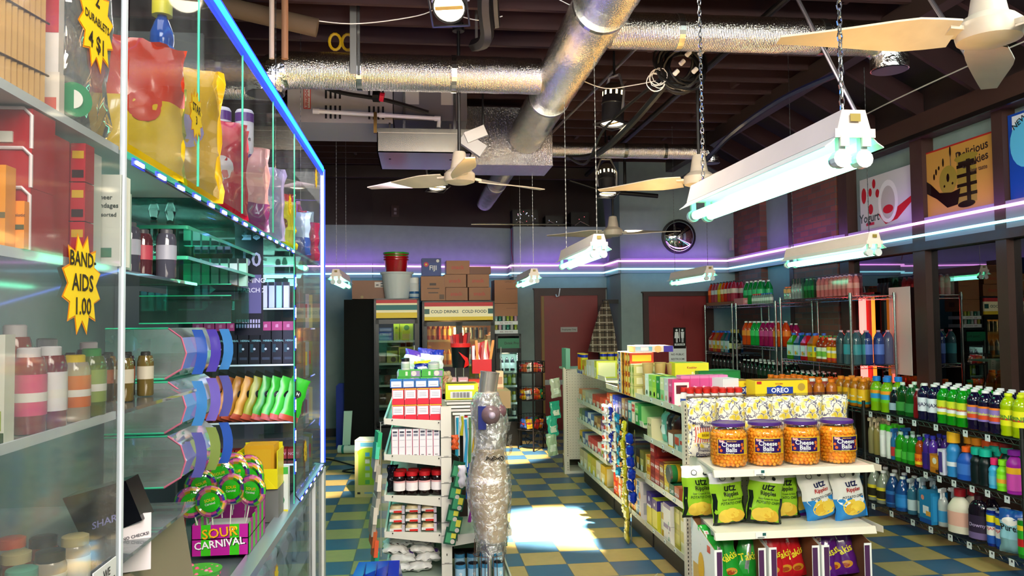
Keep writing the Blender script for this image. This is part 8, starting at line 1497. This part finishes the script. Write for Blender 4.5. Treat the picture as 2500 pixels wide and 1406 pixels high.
for i, (x, y, c, l, cp, h) in enumerate(((-.680, 1.42, '8A3018', 'B8603A', 'B8B0B0', .19), (-.648, 1.40, '8A1424', 'C8386A', 'C8C0C0', .15), (-.645, 1.47, '7A1018', 'D8D0D0', 'C8C4C4', .15), (-.645, 1.57, 'B8A890', 'C8601A', 'D8B810', .13), (-.645, 1.645, '6A7A38', '8A9A50', '3A8A40', .14), (-.76, 1.72, '4A3A48', 'A0908A', 'B8B0B8', .16), (-.72, 1.82, '503048', '8A6A90', 'C8B8C0', .15), (-.80, 1.80, '5A4A40', 'B0A8A0', '8A8A90', .16))):
    good('remedy_bottle', bottle('jar', h, .027, c, l, cp, (.2, .65), capr=.018, caph=.12, n=14, bands=((.35, .45, 'D8D0C8'),)), x, y, 1.558, '%s bottle on the third near shelf' % ('amber', 'pink labelled', 'crimson', 'yellow capped', 'olive', 'dusky', 'mauve', 'brown')[i], 'bottle')
for i in range(12):
    c = ('6A5A30', '3A3020', '8A6A2A', 'C8C4B8', '3A1A50', '6A5020')[i % 6]; good('remedy_bottle', bottle('jar', .12, .02, c, ('A8A090', '8A4A30', 'C8C8C0')[i % 3], '282828', n=10, capr=.012, caph=.1), -.69 - .045 * (i % 6), 1.95 + .14 * (i // 6), 1.558, 'small dim bottle behind the third near shelf front', 'bottle', 0, 'dim bottles on the third near shelf')
for i in range(18):
    r, cc = divmod(i, 6); c = ('B8A890', '8A6A20', '3A1A50', '6A7A28', 'A8A8A0', '7A3A20')[(i * 5) % 6]
    good('spice_jar', bottle('jar', .10, .026, c, ('D8D4C8', '3A2010', 'B8A030')[i % 3], ('5A9A80', '20201C', 'B8A878', '181818', 'D84A28')[i % 5], (.15, .6), n=14, capr=.024, caph=.16), -.645 - .056 * cc, 1.38 + .10 * r, 1.245, 'spice jar on the lowest near shelf, %s row, %s' % (('front', 'middle', 'back')[r], nth(5 - cc, 6)), 'jar', 0, 'spice jars on the lowest near shelf')
for i in range(9): good('remedy_bottle', bottle('jar', .14, .026, ('4A4A58', '5A3038', '38485A')[i % 3], ('8A8A98', 'A84050', '707890')[i % 3], '404048', n=10, capr=.016, caph=.1), -.66 - .06 * i if i < 6 else -.7 - .07 * (i - 6), 2.15 if i < 6 else 2.0, 1.857, 'dim bottle at the back of the second near shelf', 'bottle', 0, 'dim bottles on the second near shelf')
# bags on the long upper shelf
q = random.Random(33); COLS = (('D8B010', 'C8381C'), ('B8C018', 'D8C8E0'), ('D8A818', 'A89AC8'), ('B81438', 'E8D8D8'), ('C0183A', 'D8D0D8'), ('C8102C', '5A4A90'), ('8A3A78', 'D8A0A0'), ('C8A878', 'D8C8A0'), ('9A90B8', 'C8C8D8'), ('C89A58', '7A7AA0'), ('D8C818', '905020'), ('A81428', 'C8A0B0'), ('30488A', '9AB0D0'), ('B83050', 'C8B0D0'), ('8A2848', 'D0A8C8'), ('3A8A78', 'B0D0C8'))
for i, (c, c2) in enumerate(COLS):
    y = 2.05 + i * .19; h = q.uniform(.26, .42) if i < 7 else q.uniform(.2, .34); o = bag(.24, h, .08, [(.3 + .4 * q.random(), P(c, .2, 0, .4)), (1, P(c2 if i % 3 == 0 else c, .2, 0, .4))], 500 + i, .02, [('o', .5, .5, .2, .12, P(c2, .3))], 12).build('party_bag', None, (-.70 - .05 * (i % 2), y, 2.106), .5 + q.uniform(-.3, .3), True, 2)
    tag(o, 'colourful party bag on the long glass shelf, %s in line' % (('nearest', 'second', 'third', 'fourth', 'fifth', 'sixth', 'seventh', 'eighth', 'ninth', 'tenth', 'eleventh', 'twelfth', 'thirteenth', 'fourteenth', 'fifteenth', 'furthest')[i]), 'bag', 'party bags on the long glass shelf')
CW = lambda: [('can_body', CNW), ('band', CNB)]
m = MB(); m.lathe([(.035, 0), (.036, .3), (.03, .31), (.0005, .312)], P('C8C4D0', .3), 18); CNW = m.mesh('can', True)
m = MB(); m.lathe([(.0365, .26), (.0365, .295)], P('5A2A80', .3), 18); m.lathe([(.0365, .10), (.0365, .13)], P('5A2A80', .3), 18); m.wraptext('Aussie', .05, P('282430', .4), .037, .19, width=.07); CNB = m.mesh('band', True)
for i in range(3): good('hairspray_can', CW(), -.80 + .055 * i, 2.93 + .14 * i, 2.22 + .03 * i, 'white and purple spray can standing high behind the glass, %s' % nth(i, 3), 'can', 0, 'spray cans behind the glass')
good('riser_box', cbox(.26, .4, .11, '4A4050', []), -.82, 3.05, 2.106, 'low dark riser under the white spray cans', 'box')
good('blue_bottle', bottle('long', .3, .034, '1450A8', '1A60B8', 'C8B810', n=14, capr=.03, caph=.3), -.76, 2.42, 2.38, 'blue bottle with tall yellow cap at the upper left', 'bottle'); good('riser_box', cbox(.14, .12, .27, '3A3A60', []), -.78, 2.42, 2.108, 'dark riser below the blue bottle', 'box')
# rear display rack facing the camera
t = thing('counter_display_rack', 'clear display rack facing the camera inside the enclosure', 'rack', (0, 0, 0))
for z in (2.03, 1.815, 1.535, 1.25, 1.04):
    m = MB(); m.b(-1.18, -.625, 4.04, 4.36, z - .008, z, TGL); m.b(-1.18, -.625, 4.034, 4.04, z - .008, z, P('C8D4D4', .3)); m.build('shelf', t)
m = MB(); m.b(-1.19, -1.18, 4.04, 4.36, .84, 2.1, TGL); m.b(-1.18, -.625, 4.36, 4.365, .84, 2.1, CLEAR('C8D0D0', .3, .1)); m.build('rack_sides', t)
VB = cbox(.05, .08, .165, '14141C', [('F', 'r', .1, .4, .35, .6, '1A3A44'), ('F', 't', 'HERBAL', .7, .7, .1, '7AB0B0'), ('F', 'r', .15, .9, .12, .2, '303848'), ('F', 'o', .5, .45, .12, 'B8C0C8')])
for i in range(9): good('vape_box', VB, -1.10 + .055 * i, 4.12, 1.536, 'black vape box on the middle rack shelf, %s' % nth(i, 9), 'box', 0, 'black vape boxes'); 
for i in range(9): good('pink_box', cbox(.05, .08, .045, 'A03A68', [('F', 't', 'ill', .5, .5, .5, 'D8A0B8')]), -1.10 + .055 * i, 4.12, 1.703, 'flat pink box lying on the black vape boxes, %s' % nth(i, 9), 'box', 0, 'flat pink boxes')
for i in range(13): good('lighter', cbox(.03, .03, .13, ('C8C8E0', 'B8C0E0', '9AD0D0')[i % 3], [('F', 'r', 0, 1, .86, 1, '1A1A2A'), ('F', 'r', 0, .12, 0, 1, '2A3060')]), -1.10 + .036 * i, 4.08, 1.817, 'pale lilac vape stick on the upper rack shelf, %s' % nth(i, 13), 'vape', 0, 'lilac vape sticks')
for i in range(11):
    x = -1.13 + .048 * i; c = ('6A1E10', '8A3A10', 'A84A10', 'B86818', 'B87818', 'C88A20', '8A8A18', '2A8A1A', '2A9A20', '32A828', '2AA020')[i]
    o = bag(.10, .22, .02, [(.12, P('A84020', .4)), (1, P(c, .3))], 540 + i, .003, [('o', .5, .62, .2, .09, P('101010', .4)), ('t', 'H', .5, .62, .1, WH, .3)], 8).build('wrap_pouch', None, (x, 4.12 - .01 * i, 1.254), .5, True, 2); o.rotation_euler = (-.1, .35, .5)
    tag(o, '%s cigar wrap pouch fanned on the third rack shelf, %s' % ('brown or amber' if i < 7 else 'bright green', nth(i if i < 7 else i - 7, 7 if i < 7 else 4)), 'pouch', 'cigar wrap pouches ' + ('brown' if i < 7 else 'green'))
for i in range(8): good('candy_box', cbox(.06, .08, .05, '8A1C14', [('F', 't', 'NOW', .5, .5, .5, 'C8A0A0')]), -1.10 + .065 * i, 4.2, 1.045, 'dark red candy box on the low rack shelf, %s' % nth(i, 8), 'box', 0, 'dark red candy boxes')
good('toothpick_box', cbox(.15, .06, .10, '2A8A30', [('F', 'r', 0, 1, 0, .5, 'D8D4D8'), ('F', 't', 'Plackers', .5, .28, .4, '8A2050'), ('F', 'o', .3, .8, .1, 'D83020'), ('F', 'o', .7, .75, .1, '2A50C0')]), -.86, 3.78, 1.04, 'green and white toothpick box behind the lollipops', 'box')
t = thing('yellow_packet_box', 'yellow open box of upright gold packets beside the lollipops', 'box', (-.73, 3.68, .99)); m = MB(); m.b(-.085, .085, 0, .004, 0, .09, P('D8C808', .4)); m.b(-.089, -.085, 0, .16, 0, .17, P('D8C808', .4)); m.b(.085, .089, 0, .16, 0, .17, P('D8C808', .4)); m.b(-.085, .085, .156, .16, 0, .19, P('D8C808', .4)); m.b(-.085, .085, 0, .16, 0, .004, P('D8C808', .4)); m.hull([(-.085, -.001, .0), (.085, -.001, .0), (.085, 0, 0), (-.085, 0, 0)], [(-.085, -.001, .17), (-.07, -.001, .17), (-.07, 0, .17), (-.085, 0, .17)], P('E0D010', .4)); m.build('box_body', t)
for i in range(12): o = link('gold_packet', carton(.13, .006, .185, 'C8920C', [('F', 'r', .1, .9, .1, .9, 'C89A14')]), None, (-.725, 3.70 + .011 * i, 1.0)); tag(o, 'flat gold packet standing in the yellow box', 'packet', 'gold packets in the yellow box')
good('candy_pack', cbox(.09, .05, .22, 'D0D4D0', [('F', 'r', 0, 1, .85, 1, '3AA040'), ('F', 'r', 0, 1, 0, .1, 'D8C818'), ('F', 'o', .55, .3, .28, '2A8A50'), ('F', 'o', .55, .68, .25, '48A868'), ('F', 'o', .62, .72, .14, 'D0D4D0')]), -.635 - .03, 3.86, .84, 'white pack with green candy picture by the glass edge', 'pack')
good('riser_box', cbox(.36, .16, .15, '6A6A68', []), -.82, 3.78, .838, 'grey riser box under the yellow packet box', 'box')
# cabinet added to carry a reflected neon glow; notes behind the counter
t = thing('back_cabinet', 'added tan wooden cabinet carrying the orange glow of a reflected neon sign', 'cabinet', (-1.72, 6.0, 0)); m = MB(); m.b(0, .5, 0, .4, 0, 2.7, P('6A4420', .6, var=.3)); m.build('cabinet_body', t); m = MB(); m.b(.12, .42, -.02, 0, 2.0, 2.26, EM((1, .38, .05), 3.2, 'orange_reflection')); m.b(.14, .25, -.03, -.02, 2.02, 2.15, EM((1, .75, .35), 6, 'reflection_core')); m.build('reflected_glow', t)
for k in range(3): m = MB(); m.b(0, .14, 0, .005, 0, .12, P('B8B09A', .6)); o = m.build('pinned_note', None, (-2.12 + .05 * k, 6.5, 2.52 - .24 * k)); tag(o, 'pale paper note pinned behind the counter, %s' % ('topmost', 'middle', 'lowest')[k], 'note')
m = MB(); m.b(-2.39, -1.73, 6.52, 6.56, 0, 4.1, P('6A7478', .6)); struct("wall_inner", m)
# cola bottles on the acrylic tray
t = thing('acrylic_tray', 'teal clear acrylic tray holding the dark cola bottles', 'tray', (-.84, 3.0, 1.74))
m = MB(); m.b(-.17, .15, 0, .004, 0, .10, TGL); m.b(-.17, .15, .3, .304, 0, .15, TGL); m.b(-.174, -.17, 0, .3, 0, .12, TGL); m.b(-.17, .15, 0, .3, 0, .004, TGL); m.b(-.17, .15, 0, .3, .14, .144, TGL)
for z in (.0, .10, .142): m.b(-.174, .15, -.003, .002, z, z + .004, TEDGE)
m.build('tray_body', t)
cb_ = bottle('soda', .19, .024, '140806', '1A0A08', '401010', (.55, .72), n=14, txt='Coca-Cola', tcol='E0D8D8', capr=.014, caph=.04)
for i in range(2): good('cola_bottle', cb_, -.985 + .05 * i, 3.06 + .03 * i, 1.885, 'dark cola bottle on the teal tray, %s' % nth(i, 2), 'bottle', 0, 'cola bottles')
for i in range(7): good('lighter', cbox(.028, .03, .11, ('A8D8D0', 'D8D8E8')[i % 2], [('F', 'r', 0, 1, .82, 1, '0A1A24')]), -.90 + .035 * i, 3.2, 1.885, 'teal tinted lighter on the acrylic tray, %s' % nth(i, 7), 'lighter', 0, 'lighters on the tray')
# poster strip
t = thing('vape_poster', 'hanging dark blue poster reading COMING MARCH 2', 'poster', (-.70, 3.35, 1.69)); m = MB(); m.b(-.057, .057, 0, .003, 0, .48, P('0C1028', .4)); m.build('poster_sheet', t)
m = MB(); fr = lambda u, v, e: (u, -e, v); PT = P('A8A8E0', .4); m.ftext(fr, '20', .01, .42, .08, PT, .002); m.ftext(fr, '50', .01, .31, .08, PT, .002); m.rect(fr, -.03, .05, .09, .25, P('5A5898', .4), .001); m.ftext(fr, 'COMING', .01, .225, .042, P('D0D0F8', .4), .003, width=.11); m.ftext(fr, 'MARCH 2', .01, .185, .042, P('D0D0F8', .4), .003, width=.11)
for k in range(9): m.rect(fr, -.05 + .011 * k, -.043 + .011 * k, .03, .045, PT); m.rect(fr, -.05 + .011 * k, -.043 + .011 * k, .05, .065, PT)
m.build('poster_print', t)
m = MB(); sheetmesh(lambda u, v: (-.10 * (1 - u) ** 1.5 * (1.3 - v * 1.1) - .058, .0 + .02 * v, .10 + .26 * u ** 1.3 - .02 * v), 10, 4, P('3A4A6A', .3), m)
m.add([(-.058, .001, .36), (-.058, .001, .14), (-.20, .001, .14), (-.12, .001, .20), (-.08, .001, .27)], [(0, 1, 4), (1, 3, 4), (1, 2, 3)], P('34425C', .3)); m.build('curved_flap', t)
# clear gravity bins
for k, z in enumerate((1.565, 1.395, 1.225)):
    t = thing('clear_bin', 'round fronted clear acrylic bin, %s of three' % ('top', 'middle', 'bottom')[k], 'bin', (-.92, 2.6, z), 0, 'clear acrylic bins'); out = [(-.06, 0), (.12, 0), (.17, .03), (.185, .08), (.17, .13), (.13, .16), (-.06, .16)]
    m = MB(); n = len(out); vs = [(a, 0, c) for a, c in out] + [(a, .42, c) for a, c in out]; m.add(vs, [tuple(range(n)), tuple(range(n, 2 * n))] + [(i, (i + 1) % n, n + (i + 1) % n, n + i) for i in range(n)], CLEAR('C4F4E8', .4, .30, .04)); m.build('bin_body', t)
    m = MB(); m.tube([(a, 0, c) for a, c in out[1:6]], .003, P('C86A88', .3), 5); m.tube([(out[0][0], 0, 0), (out[1][0], 0, 0)], .003, TEDGE, 5); m.tube([(out[-1][0], 0, .16), (out[-2][0], 0, .16)], .003, TEDGE, 5)
    for j in range(4): m.b(-.05, .15, .05 + .09 * j, .052 + .09 * j, .01, .04 + .01 * j, TGL)
    m.build('bin_edges', t)
    for j in range(3):
        m = MB(); c = ('2A50A8', '4A3AA0', '3A78B8', '6A5AB0', '505098', '788A48')[(j + k * 2) % 6]; a0 = .45; vs = []
        for i in range(6): a = a0 - .9 * i / 5; vs += [(.07 * math.cos(a * 1.6) - .03, 0, .17 * math.sin(a)), (.07 * math.cos(a * 1.6) + .004, .0, .17 * math.sin(a))]
        m.add(vs, [(2 * i, 2 * i + 1, 2 * i + 3, 2 * i + 2) for i in range(5)], P(c, .25)); o = m.build('hanging_candy_card', None, (-.775 + .012 * j, 2.72 + .13 * j, z + .08)); tag(o, 'curved blue violet card beside the %s clear bin' % ('top', 'middle', 'bottom')[k], 'card', 'cards beside the %s clear bin' % ('top', 'middle', 'bottom')[k])
# cash register with no cheques sign
t = thing('cash_register', 'beige cash register with black customer display', 'cash register', (-.78, 2.05, .838)); RG = P('8A7E68', .5); m = MB(); m.hull([(-.2, -.15, 0), (.155, -.15, 0), (.155, .35, 0), (-.2, .35, 0)], [(-.2, -.12, .34), (.11, -.12, .36), (.11, .3, .36), (-.2, .3, .34)], RG); m.build('register_body', t)
m = MB(); m.hull([(.02, -.14, .40), (.145, -.14, .45), (.145, -.06, .45), (.02, -.06, .40)], [(-.02, -.16, .51), (.115, -.16, .545), (.115, -.08, .545), (-.02, -.08, .51)], P('05060C', .15)); m.cyl((.07, -.1, .35), (.07, -.1, .43), .02, RG); m.build('customer_display', t)
m = MB(); fr = lambda u, v, e: (.075 + u, -.151 - e - v * .1, .455 + v + u * .35); m.ftext(fr, 'SHARP', .0, .0, .022, P('7A78B0', .3), .006, rot=.0); m.build('display_lettering', t)
t = thing('paper_sign', 'white handwritten NO CHECKS paper on the register', 'sign', (-.655, 1.92, 1.19), .35); m = MB(); m.b(-.03, .035, 0, .003, -.02, .11, P('C8C0C4', .6)); m.build('paper', t); m = MB(); fr = lambda u, v, e: (u, -e, v); m.ftext(fr, 'NO CHECKS!', .003, .06, .03, P('282430', .6), .002, width=.056, rot=.15); m.build('handwriting', t)
t = thing('notice_card', 'red bordered CASH BACK notice behind the register', 'sign', (-1.0, 3.35, .88)); m = MB(); m.b(-.06, .055, 0, .003, 0, .13, P('D0D4D0', .5)); fr = lambda u, v, e: (u, -e, v); m.rect(fr, -.06, .055, .105, .13, P('B81828', .4)); m.rect(fr, -.06, .055, 0, .006, P('B81828', .4)); m.rect(fr, .049, .055, 0, .13, P('B81828', .4)); m.ftext(fr, 'CASH', 0, .08, .035, P('202830', .5), .002, width=.09); m.ftext(fr, 'BACK', 0, .045, .035, P('202830', .5), .002, width=.09); m.build('card', t)
t = thing('notice_card', 'small white WE ACCEPT card at the bottom left', 'sign', (XP + .004, 1.62, 1.215)); m = MB(); m.b(0, .002, -.06, .05, 0, .06, P('D0D0D0', .5)); fr = lambda u, v, e: (.002 + e, u, v); m.ftext(fr, 'WE', 0, .042, .022, P('202020', .5)); m.ftext(fr, 'ACCEPT', 0, .018, .022, P('202020', .5), width=.09); m.build('card', t)
# sour carnival lollipop box
t = thing('lollipop_display_box', 'pink and green striped lollipop display box', 'box', (-.755, 3.12, .862), .0); FU, GN = P('B01A90', .35), P('3AB818', .35)
m = MB(); w0 = .21
for i in range(6): m.b(-w0 / 2 + w0 * i / 6 * 1, -w0 / 2 + w0 * (i + 1) / 6, 0, .003, 0, .115, FU if i in (0, 2, 3, 5) and i != 3 or i == 3 else GN) if i != 1 and i != 4 else m.b(-w0 / 2 + w0 * i / 6, -w0 / 2 + w0 * (i + 1) / 6, 0, .003, 0, .115, GN)
for i in range(8): m.b(w0 / 2 - .003, w0 / 2, .04 * i, .04 * (i + 1), 0, .115 + .008 * i, FU if i % 2 else GN); m.b(-w0 / 2, -w0 / 2 + .003, .04 * i, .04 * (i + 1), 0, .115, GN if i % 2 else FU)
m.b(-w0 / 2, w0 / 2, .317, .32, 0, .17, FU); m.b(-w0 / 2, w0 / 2, 0, .32, .06, .064, P('D8D8D8', .5)); m.build('box_body', t)
m = MB(); fr = lambda u, v, e: (u, -e, v); m.ftext(fr, 'SOUR', 0, .082, .052, P('281028', .4), .001, width=.13, rot=.1); m.ftext(fr, 'SOUR', -.002, .084, .05, P('E8A818', .4), .002, width=.13, rot=.1); m.ftext(fr, 'CARNIVAL', 0, .042, .05, P('281028', .4), .001, width=.19, rot=.1); m.ftext(fr, 'CARNIVAL', -.002, .044, .048, P('F0E8F0', .4), .002, width=.185, rot=.1); m.disc(fr, .055, .10, .008, P('E8D020', .4)); m.disc(fr, .04, .095, .007, WH); m.build('box_lettering', t)
def lolly():
    R = .060; m = MB(); k = 40; cols = ['C83A98', '3A2A98', '48B828', 'D8A828', 'D87898']; rings_ = ((.62, .004), (.80, .011), (.94, .008), (1, 0))
    for j in range(3):
        for i in range(k):
            q0, q1 = rings_[j], rings_[j + 1]; a = 2 * PI * i / k; b_ = 2 * PI * (i + 1) / k; c = P(cols[((i + j * 3) // 3) % 5], .15, 0, .8)
            f = lambda q_, an, s: (R * q_[0] * math.cos(an), s * q_[1], R * q_[0] * math.sin(an))
            m.add([f(q0, a, -1), f(q0, b_, -1), f(q1, b_, -1), f(q1, a, -1)], [(0, 1, 2, 3)], c); m.add([f(q0, a, 1), f(q0, b_, 1), f(q1, b_, 1), f(q1, a, 1)], [(3, 2, 1, 0)], c)
    g = P('28B81A', .15, 0, .8)
    for s in (-1, 1): m.add([(R * .63 * math.cos(2 * PI * i / k), s * .010, R * .63 * math.sin(2 * PI * i / k)) for i in range(k)], [tuple(range(k))], g)
    fr = lambda u, v, e: (u, -.010 - e, v); m.ftext(fr, 'SOUR', 0, .008, .016, P('E8C018', .4), .001, rot=.15); m.ftext(fr, 'Carnival', 0, -.006, .012, P('E8E0E8', .4), .001, rot=.15); m.disc(fr, .016, .014, .004, YEL, .001)
    s = MB(); s.cyl((0, 0, -R - .11), (0, 0, -R * .9), .0025, P('D0D0C8', .4), 8)
    w_ = MB(); w_.ball((0, 0, 0), R * 1.06, CLEAR('FCFFFC', .12, .0, .06), 16, sy=.34)
    return [('candy_disc', m.mesh('c')), ('stick', s.mesh('s')), ('wrapper', w_.mesh('w', True))]
LL = lolly()
for i, (x, y, z, rz, tl) in enumerate(((-.872, 3.16, 1.055, .25, -.25), (-.795, 3.14, 1.06, -.05, -.1), (-.735, 3.22, 1.09, -.2, .05), (-.655, 3.20, 1.085, -.35, .2), (-.862, 3.26, 1.10, .3, -.15), (-.80, 3.30, 1.13, .1, -.05), (-.745, 3.34, 1.13, -.1, .1), (-.69, 3.34, 1.11, -.3, .15), (-.84, 3.38, 1.13, .2, -.2), (-.77, 3.40, 1.14, 0, 0), (-.71, 3.41, 1.13, -.2, .1))):
    o = put('lollipop', LL, (x, y, z), rz, 'swirled green lollipop in the striped box, %s' % (('front row ' + nth(i, 4)) if i < 4 else ('middle row ' + nth(i - 4, 4)) if i < 8 else ('back row ' + nth(i - 8, 3))), 'lollipop', 'lollipops in the striped box'); o.rotation_euler = (0, tl, rz)
t = thing('gummy_tub', 'open green tub of pink gummies below the striped box', 'tub', (-.74, 2.78, .862)); m = MB(); m.lathe([(.06, 0), (.072, .05), (.074, .052)], P('48B038', .35), 20); m.build('tub_body', t, smooth=True)
m = MB(); q = random.Random(2)
for i in range(60): a, r = q.uniform(0, 2 * PI), .064 * q.random() ** .5; m.ball((r * math.cos(a), r * math.sin(a), .03 + q.uniform(0, .02)), .009, P(('D86080', 'E08098', 'D84A78')[i % 3], .35), 6)
o = m.build('pink_gummies', t, smooth=True); o['kind'] = 'stuff'
# things behind the last pane
for i, (z, y, c, c2, h) in enumerate(((2.106, 4.25, '18A870', '2AC890', .24), (2.106, 4.36, '1AB078', '30D098', .22), (2.106, 4.5, '8A3A9A', 'A86AB8', .3), (2.106, 4.68, '9A2A40', 'C88A98', .34), (2.106, 4.85, '3A6AA8', '8AB0D8', .3))): good('tall_bottle', bottle('bullet', h, .035, c, c2, c2, n=12), -.70, y, z, 'tall bottle at the far end of the glass shelf, %s from near' % ('first', 'second', 'third', 'fourth', 'fifth')[i], 'bottle', 0, 'bottles at the far end of the glass shelf')
for i in range(16):
    c = ('B8A060', '7A4A30', '8A9AA8', '6A7A48', 'A85A70', '4A6A78', 'A8A0B8', 'B8B080')[i % 8]; r, k = divmod(i, 4)
    good('snack_pack', cbox(.12, .08, .2, c, [('F', 'r', .1, .9, .3, .7, COLS[i][0])]), -.72, 4.45 + .15 * k, .87 + .28 * r, 'dim snack pack behind the last pane', 'pack', .6, 'dim packs behind the last pane')
t = thing('stacked_case_rack', 'clear rack holding the dim packs behind the last pane', 'rack', (0, 0, 0))
for r in range(4): m = MB(); m.b(-.84, -.64, 4.38, 5.0, .86 + .28 * r, .868 + .28 * r, TGL); m.build('shelf', t)
